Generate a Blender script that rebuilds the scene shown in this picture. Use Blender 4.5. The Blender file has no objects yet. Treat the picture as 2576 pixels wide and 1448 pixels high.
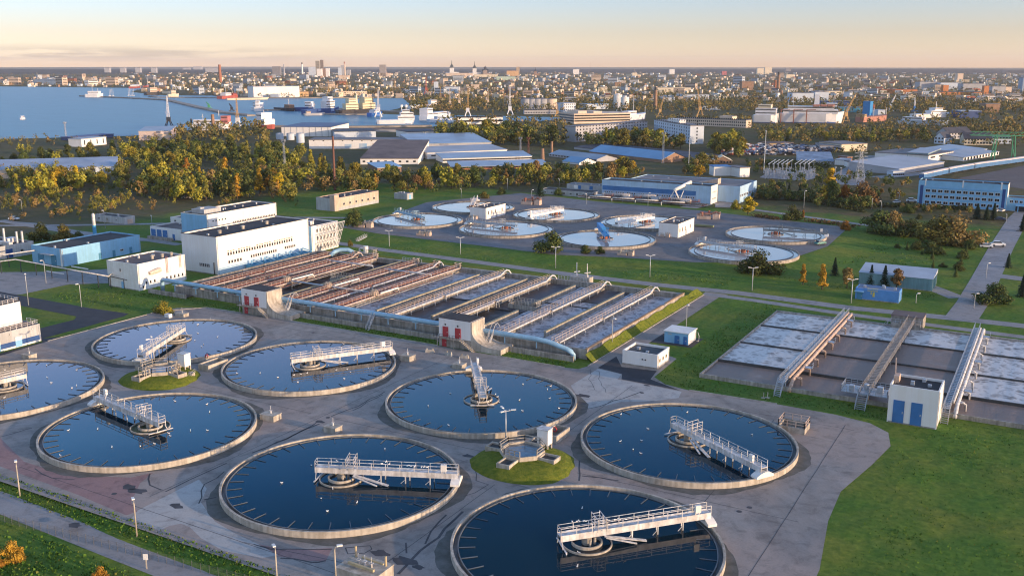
import bpy, math, random
import numpy as np
from mathutils import Vector, Matrix
random.seed(7)
RND = random.Random(11)
R = math.radians
S = bpy.context.scene
COL = S.collection
# ---------------------------------------------------------------- camera geometry
FPX, PIT, CZ, YAW = 2450.0, math.atan((724-163)/2450.0), 69.2, R(29.5)
def at(px, py, z=0.0):
    """photo pixel (2575 wide) to the point of the level z that it shows; world X runs along the tank rows"""
    cx = (px-1287.5)/FPX; cy = (724-py)/FPX
    d = (cx, math.cos(PIT)+cy*math.sin(PIT), -math.sin(PIT)+cy*math.cos(PIT))
    t = (z-CZ)/d[2]; x, y = d[0]*t, d[1]*t
    return Vector((x*math.cos(YAW)-y*math.sin(YAW), x*math.sin(YAW)+y*math.cos(YAW), z))
def pyof(x, y, z):
    yy = -x*math.sin(YAW)+y*math.cos(YAW); zz = z-CZ
    return 724-FPX*(yy*math.sin(PIT)+zz*math.cos(PIT))/(yy*math.cos(PIT)-zz*math.sin(PIT))
def hgt(px, py, ptop):
    p = at(px, py); lo, hi = 0, 250
    for _ in range(40):
        m = (lo+hi)/2
        if pyof(p.x, p.y, m) > ptop: lo = m
        else: hi = m
    return lo
VX0 = dict(a=(0,150), b=(950,150), c=(1900,150), d=(2840,150), e=(0,650), f=(950,650), g=(1900,650), h=(2840,650),
           i=(0,1150), j=(950,1150), k=(1900,1150), l=(2840,1050), m=(0,1600), n=(950,1600), o=(1900,1600))
def q(k, zx, zy):
    x0, y0 = VX0[k]
    return ((x0+zx/2.576)*.67057, (y0+zy/2.576)*.67057)
def qa(k, zx, zy, z=0.0):
    return at(*q(k, zx, zy), z)
# ---------------------------------------------------------------- mesh builder
class MB:
    def __init__(s): s.v = []; s.f = []; s.m = []
    def add(s, vs, fs, m=0):
        n = len(s.v); s.v += [tuple(v) for v in vs]; s.f += [tuple(i+n for i in f) for f in fs]
        s.m += [m]*len(fs); return s
    def box(s, x0, x1, y0, y1, z0, z1, m=0, top=None):
        vs = [(x0,y0,z0),(x1,y0,z0),(x1,y1,z0),(x0,y1,z0),(x0,y0,z1),(x1,y0,z1),(x1,y1,z1),(x0,y1,z1)]
        s.add(vs, [(0,3,2,1),(0,1,5,4),(1,2,6,5),(2,3,7,6),(3,0,4,7)], m)
        n = len(s.v)-8; s.f.append((n+4,n+5,n+6,n+7)); s.m.append(m if top is None else top); return s
    def bar(s, a, b, w, h=None, m=0):
        a, b = Vector(a), Vector(b); h = h or w; d = b-a
        if d.length < 1e-6: return s
        d.normalize(); up = Vector((0,0,1)) if abs(d.z) < .95 else Vector((1,0,0))
        x = d.cross(up).normalized()*w/2; y = x.cross(d).normalized()*h/2
        vs = [p+i*x+j*y for p in (a, b) for i, j in ((-1,-1),(1,-1),(1,1),(-1,1))]
        return s.add(vs, [(0,1,2,3),(7,6,5,4),(0,4,5,1),(1,5,6,2),(2,6,7,3),(3,7,4,0)], m)
    def tube(s, pts, r, n=8, m=0):
        pts = [Vector(p) for p in pts]; k = len(pts); n0 = len(s.v); rs = r if isinstance(r, (list, tuple)) else [r]*k
        for i, p in enumerate(pts):
            d = (pts[min(i+1,k-1)]-pts[max(i-1,0)]).normalized()
            up = Vector((0,0,1)) if abs(d.z) < .9 else Vector((0,1,0))
            x = d.cross(up).normalized(); y = x.cross(d)
            for j in range(n):
                t = 2*math.pi*j/n; s.v.append(tuple(p+(x*math.cos(t)+y*math.sin(t))*rs[i]))
        for i in range(k-1):
            for j in range(n):
                a = n0+i*n+j; b = n0+i*n+(j+1)%n
                s.f.append((a, b, b+n, a+n)); s.m.append(m)
        s.f.append(tuple(n0+j for j in range(n))[::-1]); s.f.append(tuple(n0+(k-1)*n+j for j in range(n))); s.m += [m, m]
        return s
    def cyl(s, x, y, z0, z1, r0, r1=None, n=16, m=0):
        return s.tube([(x,y,z0),(x,y,z1)], [r0, r0 if r1 is None else r1], n, m)
    def lathe(s, prof, n=48, m=0, cx=0, cy=0):
        n0 = len(s.v); k = len(prof)
        for j in range(n):
            t = 2*math.pi*j/n
            for r, z in prof: s.v.append((cx+r*math.cos(t), cy+r*math.sin(t), z))
        for j in range(n):
            for i in range(k-1):
                a = n0+j*k+i; b = n0+((j+1)%n)*k+i
                s.f.append((a, b, b+1, a+1)); s.m.append(m)
        return s
    def prism(s, poly, z0, z1, m=0, top=None):
        k = len(poly); vs = [(p[0],p[1],z0) for p in poly]+[(p[0],p[1],z1) for p in poly]
        s.add(vs, [(i,(i+1)%k,k+(i+1)%k,k+i) for i in range(k)], m)
        n = len(s.v)-2*k; s.f.append(tuple(n+k+i for i in range(k))); s.m.append(m if top is None else top); return s
    def poly(s, pts, m=0): return s.add(pts, [tuple(range(len(pts)))], m)
    def rail(s, pts, h=1.1, step=2.0, w=.09, m=0, mids=1):
        pts = [Vector(p) for p in pts]
        for a, b in zip(pts, pts[1:]):
            L = (b-a).length; n = max(1, round(L/step))
            for i in range(n+1):
                p = a.lerp(b, i/n); s.bar(p, p+Vector((0,0,h)), w, w, m)
            for t in range(mids+1):
                zz = Vector((0,0,h*(1-t/(mids+1)))); s.bar(a+zz, b+zz, w*.8, w*.8, m)
        return s
    def mesh(s, name, mats, smooth=False):
        me = bpy.data.meshes.new(name); me.from_pydata(s.v, [], s.f)
        for mt in (mats if isinstance(mats, (list, tuple)) else [mats]): me.materials.append(mt)
        if max(s.m or [0]) > 0: me.polygons.foreach_set('material_index', s.m)
        if smooth: me.polygons.foreach_set('use_smooth', [True]*len(s.f))
        me.update(); return me
    def build(s, name, mats, parent=None, loc=None, smooth=False, rz=0):
        return link(name, s.mesh(name, mats, smooth), parent, loc, rz)
def link(name, me, parent=None, loc=None, rz=0):
    o = bpy.data.objects.new(name, me); COL.objects.link(o)
    if parent: o.parent = parent
    if loc is not None: o.location = loc
    if rz: o.rotation_euler = (0,0,rz)
    return o
def tag(o, label=None, cat=None, group=None, kind=None):
    if label: o['label'] = label
    if cat: o['category'] = cat
    if group: o['group'] = group
    if kind: o['kind'] = kind
    return o
def T(name, label, cat, loc, rz=0, group=None):
    o = bpy.data.objects.new(name, None); COL.objects.link(o); o.location = loc; o.rotation_euler = (0,0,rz)
    o.empty_display_size = .5
    return tag(o, label, cat, group)
def dup(root, loc, rz=0, label=None, group=None, scale=None):
    r = root.copy(); COL.objects.link(r); r.location = loc; r.rotation_euler = (0,0,rz)
    if label: r['label'] = label
    if group: r['group'] = group
    if scale: r.scale = scale
    for ch in root.children:
        c = ch.copy(); COL.objects.link(c); c.parent = r
        for g in ch.children:
            d = g.copy(); COL.objects.link(d); d.parent = c
    return r
def struct(name, mb, m, smooth=False): return tag(mb.build(name, m, smooth=smooth), kind='structure')
# ---------------------------------------------------------------- materials
MC = {}
def M(name, c, rough=.75, var=.22, scale=.35, c2=None, streak=0, metal=0, spec=.35, bump=0, zs=1.0):
    if name in MC: return MC[name]
    m = bpy.data.materials.new(name); m.use_nodes = True; nt = m.node_tree; N = nt.nodes; L = nt.links
    b = N['Principled BSDF']; b.inputs['Roughness'].default_value = rough; b.inputs['Metallic'].default_value = metal
    b.inputs['Specular IOR Level'].default_value = spec
    g = N.new('ShaderNodeNewGeometry'); mp = N.new('ShaderNodeMapping'); mp.inputs['Scale'].default_value = (1,1,zs)
    L.new(g.outputs['Position'], mp.inputs['Vector'])
    n1 = N.new('ShaderNodeTexNoise'); n1.inputs['Scale'].default_value = scale; n1.inputs['Detail'].default_value = 7; n1.inputs['Roughness'].default_value = .65
    L.new(mp.outputs[0], n1.inputs['Vector'])
    r = N.new('ShaderNodeValToRGB'); r.color_ramp.elements[0].position = .32; r.color_ramp.elements[1].position = .68
    cc = c2 or tuple(x*(1-var*1.6) for x in c); r.color_ramp.elements[0].color = (*cc,1)
    r.color_ramp.elements[1].color = (*[min(1,x*(1+var*.35)) for x in c],1)
    L.new(n1.outputs['Fac'], r.inputs['Fac']); out = r.outputs[0]
    if streak:
        mp2 = N.new('ShaderNodeMapping'); mp2.inputs['Scale'].default_value = (1.1,1.1,.06); L.new(g.outputs['Position'], mp2.inputs['Vector'])
        n2 = N.new('ShaderNodeTexNoise'); n2.inputs['Scale'].default_value = 1.3; n2.inputs['Detail'].default_value = 6; L.new(mp2.outputs[0], n2.inputs['Vector'])
        r2 = N.new('ShaderNodeValToRGB'); r2.color_ramp.elements[0].position = .40; r2.color_ramp.elements[1].position = .58
        d = 1-streak; r2.color_ramp.elements[0].color = (d,d*.98,d*.95,1); r2.color_ramp.elements[1].color = (1,1,1,1)
        mx = N.new('ShaderNodeMixRGB'); mx.blend_type = 'MULTIPLY'; mx.inputs[0].default_value = 1
        L.new(n2.outputs['Fac'], r2.inputs['Fac']); L.new(out, mx.inputs[1]); L.new(r2.outputs[0], mx.inputs[2]); out = mx.outputs[0]
    L.new(out, b.inputs['Base Color'])
    if bump:
        bp = N.new('ShaderNodeBump'); bp.inputs['Strength'].default_value = bump; bp.inputs['Distance'].default_value = .1
        n3 = N.new('ShaderNodeTexNoise'); n3.inputs['Scale'].default_value = scale*8; n3.inputs['Detail'].default_value = 5
        L.new(g.outputs['Position'], n3.inputs['Vector']); L.new(n3.outputs['Fac'], bp.inputs['Height']); L.new(bp.outputs[0], b.inputs['Normal'])
    MC[name] = m; return m
def nodes(name):
    m = bpy.data.materials.new(name); m.use_nodes = True
    return m, m.node_tree.nodes, m.node_tree.links, m.node_tree.nodes['Principled BSDF']
def noise(N, L, vec, scale, detail=6, rough=.6, dist=0):
    n = N.new('ShaderNodeTexNoise'); n.inputs['Scale'].default_value = scale; n.inputs['Detail'].default_value = detail
    n.inputs['Roughness'].default_value = rough; n.inputs['Distortion'].default_value = dist; L.new(vec, n.inputs['Vector']); return n.outputs['Fac']
def ramp(N, L, fac, stops):
    r = N.new('ShaderNodeValToRGB'); e = r.color_ramp.elements
    while len(e) < len(stops): e.new(.5)
    for k, (p, c) in enumerate(stops): e[k].position = p; e[k].color = (*c,1)
    L.new(fac, r.inputs['Fac']); return r.outputs[0]
def mix(N, L, fac, a, b, mode='MIX'):
    x = N.new('ShaderNodeMixRGB'); x.blend_type = mode
    if isinstance(fac, (int,float)): x.inputs[0].default_value = fac
    else: L.new(fac, x.inputs[0])
    for s, i in ((a,1),(b,2)):
        if isinstance(s, tuple): x.inputs[i].default_value = (*s,1)
        else: L.new(s, x.inputs[i])
    return x.outputs[0]
def posmap(N, L, scale=(1,1,1), rot=0):
    g = N.new('ShaderNodeNewGeometry'); mp = N.new('ShaderNodeMapping'); mp.inputs['Scale'].default_value = scale
    mp.inputs['Rotation'].default_value = (0,0,rot); L.new(g.outputs['Position'], mp.inputs['Vector']); return mp.outputs[0]
def water_mat(name, c, bump, bscale, rough=.04, c2=None, aniso=(1,1,1), ior=1.33):
    m, N, L, b = nodes(name); p = posmap(N, L, aniso, R(20))
    b.inputs['Roughness'].default_value = rough; b.inputs['IOR'].default_value = ior
    if c2: L.new(ramp(N, L, noise(N, L, p, .02, 5), [(.35,c),(.7,c2)]), b.inputs['Base Color'])
    else: b.inputs['Base Color'].default_value = (*c,1)
    bp = N.new('ShaderNodeBump'); bp.inputs['Strength'].default_value = bump; bp.inputs['Distance'].default_value = .2
    L.new(noise(N, L, p, bscale, 4), bp.inputs['Height']); L.new(bp.outputs[0], b.inputs['Normal']); return m
def foam_mat(name, dark, white, scale, lo, hi):
    m, N, L, b = nodes(name); p = posmap(N, L)
    w = N.new('ShaderNodeTexNoise'); w.inputs['Scale'].default_value = .45; w.inputs['Detail'].default_value = 4; L.new(p, w.inputs['Vector'])
    va = N.new('ShaderNodeVectorMath'); va.operation = 'MULTIPLY_ADD'; L.new(w.outputs['Color'], va.inputs[0]); va.inputs[1].default_value = (3.5,3.5,0); L.new(p, va.inputs[2])
    v = N.new('ShaderNodeTexVoronoi'); v.feature = 'DISTANCE_TO_EDGE'; v.inputs['Scale'].default_value = scale; L.new(va.outputs[0], v.inputs['Vector'])
    v2 = N.new('ShaderNodeTexVoronoi'); v2.feature = 'DISTANCE_TO_EDGE'; v2.inputs['Scale'].default_value = scale*2.3; L.new(va.outputs[0], v2.inputs['Vector'])
    f1 = ramp(N, L, v.outputs['Distance'], [(0,(1,1,1)),(.16,(.35,.35,.35)),(.45,(0,0,0))])
    f2 = ramp(N, L, v2.outputs['Distance'], [(0,(.8,.8,.8)),(.25,(0,0,0))])
    s = mix(N, L, 1, f1, f2, 'ADD')
    big = ramp(N, L, noise(N, L, p, .12, 5), [(lo,(0,0,0)),(hi,(1,1,1))])
    fac = mix(N, L, 1, s, big, 'MULTIPLY')
    L.new(mix(N, L, fac, dark, white), b.inputs['Base Color']); b.inputs['Roughness'].default_value = .5; b.inputs['Specular IOR Level'].default_value = .18
    bp = N.new('ShaderNodeBump'); bp.inputs['Strength'].default_value = .35; bp.inputs['Distance'].default_value = .25
    L.new(noise(N, L, p, 1.1, 5), bp.inputs['Height']); L.new(bp.outputs[0], b.inputs['Normal']); return m

white = M('white paint', (.74,.74,.73), .55, .10, .25, streak=.05)
wall_white = M('white rendered wall', (.72,.72,.72), .8, .06, .08, streak=.03)
steel_white = M('white steel', (.68,.68,.69), .5, .22, .9, streak=.28)
galv = M('galvanised steel', (.46,.49,.53), .4, .18, .9, metal=.25)
concrete = M('weathered concrete', (.40,.37,.33), .85, .30, .5, streak=.30)
concrete_lt = M('pale concrete', (.50,.46,.40), .85, .25, .4, streak=.25)
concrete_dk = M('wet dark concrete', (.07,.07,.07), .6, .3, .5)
dark_steel = M('dark steel', (.035,.04,.05), .5, .2)
roof_dark = M('dark roofing felt', (.055,.048,.048), .85, .3, .12, c2=(.032,.03,.032))
roof_grey = M('grey roof sheet', (.20,.19,.20), .7, .3, .1)
roof_blue = M('pale blue sheet roof', (.28,.37,.48), .45, .18, .06)
roof_brown = M('brown grey roof', (.17,.13,.12), .8, .3, .08)
blue_lt = M('light blue wall paint', (.22,.46,.70), .65, .10, .2, streak=.04)
blue_mid = M('mid blue paint', (.045,.17,.42), .55, .15, .3)
blue_pipe = M('pale blue pipe paint', (.30,.50,.66), .4, .12, .5, streak=.05)
blue_dk = M('dark blue paint', (.02,.075,.24), .55, .15, .3)
red_door = M('red door paint', (.42,.045,.055), .5, .12)
rust = M('rust red painted steel', (.33,.10,.06), .65, .35, 1.4, c2=(.17,.085,.06))
tan = M('ochre concrete coping', (.46,.36,.20), .85, .3, .6, c2=(.30,.27,.20))
pink = M('pinkish render', (.58,.44,.36), .85, .14, .3, streak=.15)
brick = M('red brick', (.34,.14,.08), .85, .2, .4)
glass = M('dark window glass', (.02,.025,.035), .12, .2, 1, spec=.6)
grey_wall = M('grey wall', (.42,.44,.46), .8, .12, .2, streak=.15)
tealwall = M('blue green steel sheet', (.18,.33,.38), .5, .12, .2, streak=.1)
yellow = M('yellow paint', (.62,.50,.10), .6, .2)
asphalt_dk = M('dark fresh asphalt', (.045,.047,.055), .85, .2, .3)
bark = M('bark', (.09,.065,.045), .9, .3, 2)
birch = M('pale birch bark', (.45,.42,.38), .8, .3, 2)
# ---------------------------------------------------------------- camera, sun, sky
cam = bpy.data.cameras.new('camera'); co = bpy.data.objects.new('camera', cam); COL.objects.link(co)
cam.sensor_width = 36; cam.lens = 36*FPX/2575; cam.clip_start = 1; cam.clip_end = 60000
co.location = (0,0,CZ); co.rotation_euler = (math.pi/2-PIT, 0, YAW); S.camera = co
SUN_EL = R(6.0)
sun = bpy.data.lights.new('sun', 'SUN'); so = bpy.data.objects.new('sun', sun); COL.objects.link(so)
sun.energy = 2.1; sun.angle = R(.5); sun.color = (1.0,.69,.41)
so.rotation_euler = Vector((math.cos(SUN_EL), .02, math.sin(SUN_EL))).to_track_quat('Z', 'Y').to_euler(); so.location = (300,0,300)
w = bpy.data.worlds.new('World'); S.world = w; w.use_nodes = True; N = w.node_tree.nodes; L = w.node_tree.links
sky = N.new('ShaderNodeTexSky'); sky.sky_type = 'NISHITA'; sky.sun_disc = False; sky.sun_elevation = R(6); sky.sun_rotation = R(89)
sky.air_density = 1.0; sky.dust_density = .3; sky.ozone_density = 3.0; sky.altitude = 70
bg = N['Background']; bg.inputs['Strength'].default_value = .15
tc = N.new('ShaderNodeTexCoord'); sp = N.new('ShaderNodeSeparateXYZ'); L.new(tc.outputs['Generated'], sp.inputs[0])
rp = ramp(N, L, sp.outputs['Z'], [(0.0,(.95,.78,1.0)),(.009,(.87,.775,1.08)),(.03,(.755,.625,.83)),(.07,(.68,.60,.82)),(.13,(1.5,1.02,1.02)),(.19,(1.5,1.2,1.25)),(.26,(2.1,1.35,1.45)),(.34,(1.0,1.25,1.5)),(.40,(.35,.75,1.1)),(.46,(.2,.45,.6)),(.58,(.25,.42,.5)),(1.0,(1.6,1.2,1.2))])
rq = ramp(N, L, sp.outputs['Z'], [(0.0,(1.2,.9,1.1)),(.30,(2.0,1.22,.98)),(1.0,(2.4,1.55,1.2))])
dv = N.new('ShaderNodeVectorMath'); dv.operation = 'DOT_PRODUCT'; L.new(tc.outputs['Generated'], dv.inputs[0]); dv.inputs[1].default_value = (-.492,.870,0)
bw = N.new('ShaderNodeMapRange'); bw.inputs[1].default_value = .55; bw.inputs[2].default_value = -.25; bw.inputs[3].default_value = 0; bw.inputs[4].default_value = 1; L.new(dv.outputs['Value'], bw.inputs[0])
skyc = mix(N, L, 1, sky.outputs[0], mix(N, L, bw.outputs[0], rp, rq), 'MULTIPLY')  # sky tint shaped for added fill from behind and blue reflections ahead
# thin cloud banks low over the bay
mp = N.new('ShaderNodeMapping'); mp.inputs['Scale'].default_value = (9,9,150); L.new(tc.outputs['Generated'], mp.inputs[0])
cn = noise(N, L, mp.outputs[0], 1.5, 7, .62)
band = ramp(N, L, sp.outputs['Z'], [(.002,(0,0,0)),(.006,(1,1,1)),(.012,(1,1,1)),(.018,(0,0,0))])
azi = N.new('ShaderNodeMapRange'); azi.inputs[1].default_value = -.74; azi.inputs[2].default_value = -.62; azi.inputs[3].default_value = 1; azi.inputs[4].default_value = .0
L.new(sp.outputs['X'], azi.inputs[0])
cf = mix(N, L, 1, ramp(N, L, cn, [(.42,(0,0,0)),(.55,(.9,.9,.9))]), band, 'MULTIPLY'); cf = mix(N, L, 1, cf, azi.outputs[0], 'MULTIPLY')
dim = mix(N, L, 1, skyc, (.66,.66,.72), 'MULTIPLY')
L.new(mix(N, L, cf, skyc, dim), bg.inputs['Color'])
S.view_settings.view_transform = 'Standard'; S.view_settings.look = 'None'; S.view_settings.exposure = 1.7; S.view_settings.gamma = 1
S.cycles.filter_width = 1.15; S.cycles.max_bounces = 5; S.cycles.diffuse_bounces = 2; S.cycles.glossy_bounces = 3; S.cycles.transparent_max_bounces = 4
S.cycles.use_adaptive_sampling = True; S.cycles.caustics_reflective = False; S.cycles.caustics_refractive = False
# ---------------------------------------------------------------- ground materials
def ground_mat():
    m, N, L, b = nodes('grass and scrub ground'); p = posmap(N, L); b.inputs['Roughness'].default_value = .95; b.inputs['Specular IOR Level'].default_value = .1
    fine = noise(N, L, p, .9, 8, .7); mid = noise(N, L, p, .06, 6, .6); big = noise(N, L, p, .012, 5)
    g1 = ramp(N, L, fine, [(.3,(.048,.110,.016)),(.7,(.115,.200,.034))])
    g2 = ramp(N, L, fine, [(.3,(.085,.128,.020)),(.7,(.185,.215,.042))])
    gr = mix(N, L, ramp(N, L, mid, [(.42,(0,0,0)),(.62,(1,1,1))]), g1, g2)
    s1 = ramp(N, L, noise(N, L, p, .25, 8, .7), [(.3,(.060,.058,.028)),(.55,(.110,.092,.044)),(.75,(.175,.130,.072))])
    s2 = ramp(N, L, mid, [(.35,(.070,.095,.028)),(.6,(.130,.103,.058))])
    sc = mix(N, L, ramp(N, L, big, [(.4,(0,0,0)),(.6,(1,1,1))]), s1, s2)
    sx = N.new('ShaderNodeSeparateXYZ'); g = N.new('ShaderNodeNewGeometry'); L.new(g.outputs['Position'], sx.inputs[0])
    def edge(sock, a, c):
        r = N.new('ShaderNodeMapRange'); r.inputs[1].default_value = a; r.inputs[2].default_value = c; r.inputs[3].default_value = 0; r.inputs[4].default_value = 1
        ad = N.new('ShaderNodeMath'); ad.operation = 'MULTIPLY_ADD'; L.new(mid, ad.inputs[0]); ad.inputs[1].default_value = 60; L.new(sock, ad.inputs[2])
        L.new(ad.outputs[0], r.inputs[0]); return r.outputs[0]
    e1 = edge(sx.outputs['X'], -345, -330); e2 = edge(sx.outputs['Y'], 510, 490)
    k = mix(N, L, 1, e1, e2, 'MULTIPLY'); L.new(mix(N, L, k, sc, gr), b.inputs['Base Color'])
    b2 = N.new('ShaderNodeBump'); b2.inputs['Strength'].default_value = .9; b2.inputs['Distance'].default_value = 1.6
    L.new(noise(N, L, p, .07, 3, .55), b2.inputs['Height'])
    bp = N.new('ShaderNodeBump'); bp.inputs['Strength'].default_value = .5; bp.inputs['Distance'].default_value = .3; L.new(b2.outputs[0], bp.inputs['Normal'])
    L.new(fine, bp.inputs['Height']); L.new(bp.outputs[0], b.inputs['Normal']); return m
ground_m = ground_mat()
def grass_mat(name, a, c):
    m, N, L, b = nodes(name); p = posmap(N, L); b.inputs['Roughness'].default_value = .95; b.inputs['Specular IOR Level'].default_value = .1
    f = noise(N, L, p, 1.1, 8, .72); L.new(ramp(N, L, f, [(.3,a),(.7,c)]), b.inputs['Base Color'])
    bp = N.new('ShaderNodeBump'); bp.inputs['Strength'].default_value = .8; bp.inputs['Distance'].default_value = .4
    L.new(f, bp.inputs['Height']); L.new(bp.outputs[0], b.inputs['Normal']); return m
bank_m = grass_mat('rough bank grass', (.060,.105,.014), (.190,.200,.030))
def pave_mat(name, lo, hi, warm):
    m, N, L, b = nodes(name); p = posmap(N, L); b.inputs['Roughness'].default_value = .8; b.inputs['Specular IOR Level'].default_value = .3
    big = noise(N, L, p, .05, 7, .65, 1.2); med = noise(N, L, p, .35, 7, .7, .6); fine = noise(N, L, p, 3.0, 4)
    c = mix(N, L, ramp(N, L, big, [(.38,(0,0,0)),(.62,(1,1,1))]), lo, hi)
    c = mix(N, L, ramp(N, L, noise(N, L, p, .022, 4), [(.42,(0,0,0)),(.57,(.9,.9,.9))]), c, warm)
    c = mix(N, L, .75, c, ramp(N, L, med, [(.30,(.50,.50,.50)),(.50,(1,1,1)),(.75,(1.12,1.12,1.12))]), 'MULTIPLY')
    c = mix(N, L, .5, c, ramp(N, L, fine, [(.25,(.75,.75,.75)),(.75,(1.15,1.15,1.15))]), 'MULTIPLY')
    st = noise(N, L, posmap(N, L, (.10,.55,1), R(35)), .8, 6, .7); c = mix(N, L, ramp(N, L, st, [(.62,(0,0,0)),(.74,(.6,.6,.6))]), c, (.045,.042,.045))
    b2 = N.new('ShaderNodeBump'); b2.inputs['Strength'].default_value = .6; b2.inputs['Distance'].default_value = .5
    L.new(noise(N, L, p, .06, 3, .55), b2.inputs['Height'])
    L.new(b2.outputs[0], b.inputs['Normal'])
    L.new(c, b.inputs['Base Color']); return m
pave_m = pave_mat('worn yard asphalt', (.200,.188,.180), (.325,.308,.292), (.325,.268,.238))
road_m = pave_mat('grey road asphalt', (.23,.235,.25), (.29,.295,.31), (.27,.255,.25))
patch_pink = pave_mat('reddish asphalt', (.27,.165,.160), (.31,.205,.195), (.28,.175,.165))
patch_lt = pave_mat('pale concrete paving', (.34,.36,.375), (.42,.435,.44), (.40,.38,.36))
# ---------------------------------------------------------------- terrain
PLAT = [(-268,324),(-243,319),(-216,317.5),(-183,316),(-160,314),(-137,321),(-110,326),(-84,340),(-76,381),(-78,432),(-100,436),(-150,448),(-205,452),(-256,462),(-280,407),(-272,372)]
PH = 1.1
def sdist(px, py, poly):
    d = np.full(px.shape, 1e9); ins = np.zeros(px.shape, bool); k = len(poly)
    for i in range(k):
        ax, ay = poly[i]; bx, by = poly[(i+1)%k]; ex, ey = bx-ax, by-ay
        t = np.clip(((px-ax)*ex+(py-ay)*ey)/(ex*ex+ey*ey), 0, 1)
        d = np.minimum(d, np.hypot(px-ax-t*ex, py-ay-t*ey))
        if ey != 0:
            c = ((ay > py) != (by > py)) & (px < ex*(py-ay)/ey+ax); ins ^= c
    return np.where(ins, -d, d)
def zh(x, y):
    x = np.asarray(x, float); y = np.asarray(y, float)
    s = sdist(x, y, PLAT); z = PH*np.clip(1-(s-1)/15.0, 0, 1)
    ramp_ = np.clip((93.2-(y-(x+130)*-.03))/5.0, 0, 1)*(x < 80)*(y > -400); z = z-.8*ramp_*ramp_*(3-2*ramp_)
    return z
def zat(x, y): return float(zh(x, y))
def axis(a, b, st, lo, hi):
    mid = list(np.arange(a, b+.01, st)); L_, H_ = [], []
    v, d = a, st
    while v > lo: d *= 1.35; v -= d; L_.append(v)
    v, d = b, st
    while v < hi: d *= 1.35; v += d; H_.append(v)
    return np.array(L_[::-1]+mid+H_)
gx = axis(-345, 70, 2.5, -22000, 22000); gy = axis(72, 480, 2.5, -3000, 24000)
GX, GY = np.meshgrid(gx, gy); GZ = zh(GX, GY)
vs = np.stack([GX.ravel(), GY.ravel(), GZ.ravel()], 1); nx, ny = len(gx), len(gy)
fs = [(j*nx+i, j*nx+i+1, (j+1)*nx+i+1, (j+1)*nx+i) for j in range(ny-1) for i in range(nx-1)]
g = MB(); g.v = vs.tolist(); g.f = fs; g.m = [0]*len(fs); struct('ground', g, ground_m, True)
def sheet(name, pts, m, lift=.02, z=None):
    b = MB(); b.poly([(x, y, (zat(x,y) if z is None else z)+lift) for x, y in pts]); return struct(name, b, m)
def strip(b, pts, wd, lift, m=0, drape=True):
    pts = [Vector((p[0],p[1],0)) for p in pts]; n = len(pts); rows = []
    for i, p in enumerate(pts):
        d = (pts[min(i+1,n-1)]-pts[max(i-1,0)]).normalized(); s = Vector((-d.y,d.x,0))*wd/2
        rows.append([(c.x, c.y, (zat(c.x,c.y) if drape else 0)+lift) for c in (p-s, p+s)])
    for a, c in zip(rows, rows[1:]): b.poly([a[0], a[1], c[1], c[0]], m)
    return b
def road(name, pts, wd, m, lift=.03): return struct(name, strip(MB(), pts, wd, lift), m)
yard = [(-260,92.6),(-27,90.5),(-25,98),(-23.4,112),(-23.8,130),(-26,146),(-26.5,158),(-24,172),(-22.5,183),(-24,190),(-28,193.6),(-35,195.2),(-47,195.6),(-66,195),(-72,196.4),(-76,200),(-76.5,216),(-78,217),(-85,218),(-87.3,222),(-87.5,284),(-86,288),(-93.5,288),(-92.6,284),(-92.6,200),(-93.6,197),(-97,196.3),(-105,196.6),(-133,197),(-185,197.3),(-214,196.5),(-221,192),(-222.3,186),(-222.5,151),(-221,136),(-260,136)]
sheet('pavement', yard, pave_m, .02, 0)
sheet('pavement_apron', [(-87.45,226.5),(-76.5,226.5),(-76.5,236),(-87.45,236)], asphalt_dk, .025, 0)
sheet('pavement_path', [(-223,100),(-220.9,100),(-220.9,135.9),(-222.4,151),(-222.2,156.5),(-225.9,152),(-226.5,178),(-227.8,180.6),(-243,179.4),(-300,179.6),(-300,171.5),(-238,171.2),(-235.4,168.5),(-235.6,152),(-224,150.5),(-223,150)], asphalt_dk, .026, 0)
sheet('pavement_apron', [(-350,140),(-300,160),(-280,175),(-276.5,181),(-276,197),(-267,204),(-262,208),(-251,217.5),(-252,221),(-264,227),(-284,221),(-299,206.5),(-303,204),(-350,176)], road_m, .022, 0)
sheet('pavement', PLAT, pave_mat('dark upper yard asphalt', (.125,.130,.145), (.185,.190,.205), (.21,.18,.165)), .03, PH)
# roads
road('road', [(-420,268),(-330,260),(-262,300),(-227,295.8),(-188,293.6),(-147,290.8),(-112,290),(-84,291.6),(-50,289),(-20,291),(40,292),(120,296)], 5.2, road_m, .03)
road('road', [(-93.5,285.2),(-77,284.3),(-54,281.3),(-36,280.3),(0,278.5),(60,277)], 3.6, road_m, .034)
road('road', [(-20.6,290),(-19.5,312),(-18.8,350),(-18,417),(-16,500),(-12,560)], 8.5, road_m, .038)
road('road', [(-40,338),(-31,327),(-24,318)], 6, road_m, .042)
road('road', [(-18,360),(20,352),(80,345)], 7, road_m, .042)
road('road', [(-18,425),(-30,424),(-70,447),(-150,478),(-160,500)], 4.5, road_m, .04)
road('road', [(-268,345),(-285,352),(-306,342),(-330,330),(-345,300),(-380,275),(-420,250)], 4.5, road_m, .036)
road('road', [qa('e',0,465)[:2], qa('e',330,490)[:2], qa('e',700,560)[:2], qa('e',1000,600)[:2], qa('e',1400,640)[:2], qa('e',1740,690)[:2]], 4.5, road_m, .044)
road('road', [at(x,y,-.8)[:2] for x, y in ((-330,1140),(-100,1222),(0,1263),(300,1381),(475,1448),(700,1540))], 5.0, road_m, .03)
road('road', [qa('g',2100,330)[:2], qa('g',2090,240)[:2], qa('g',1900,300)[:2], qa('g',1750,345)[:2]], 9, road_m, .045)
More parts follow.
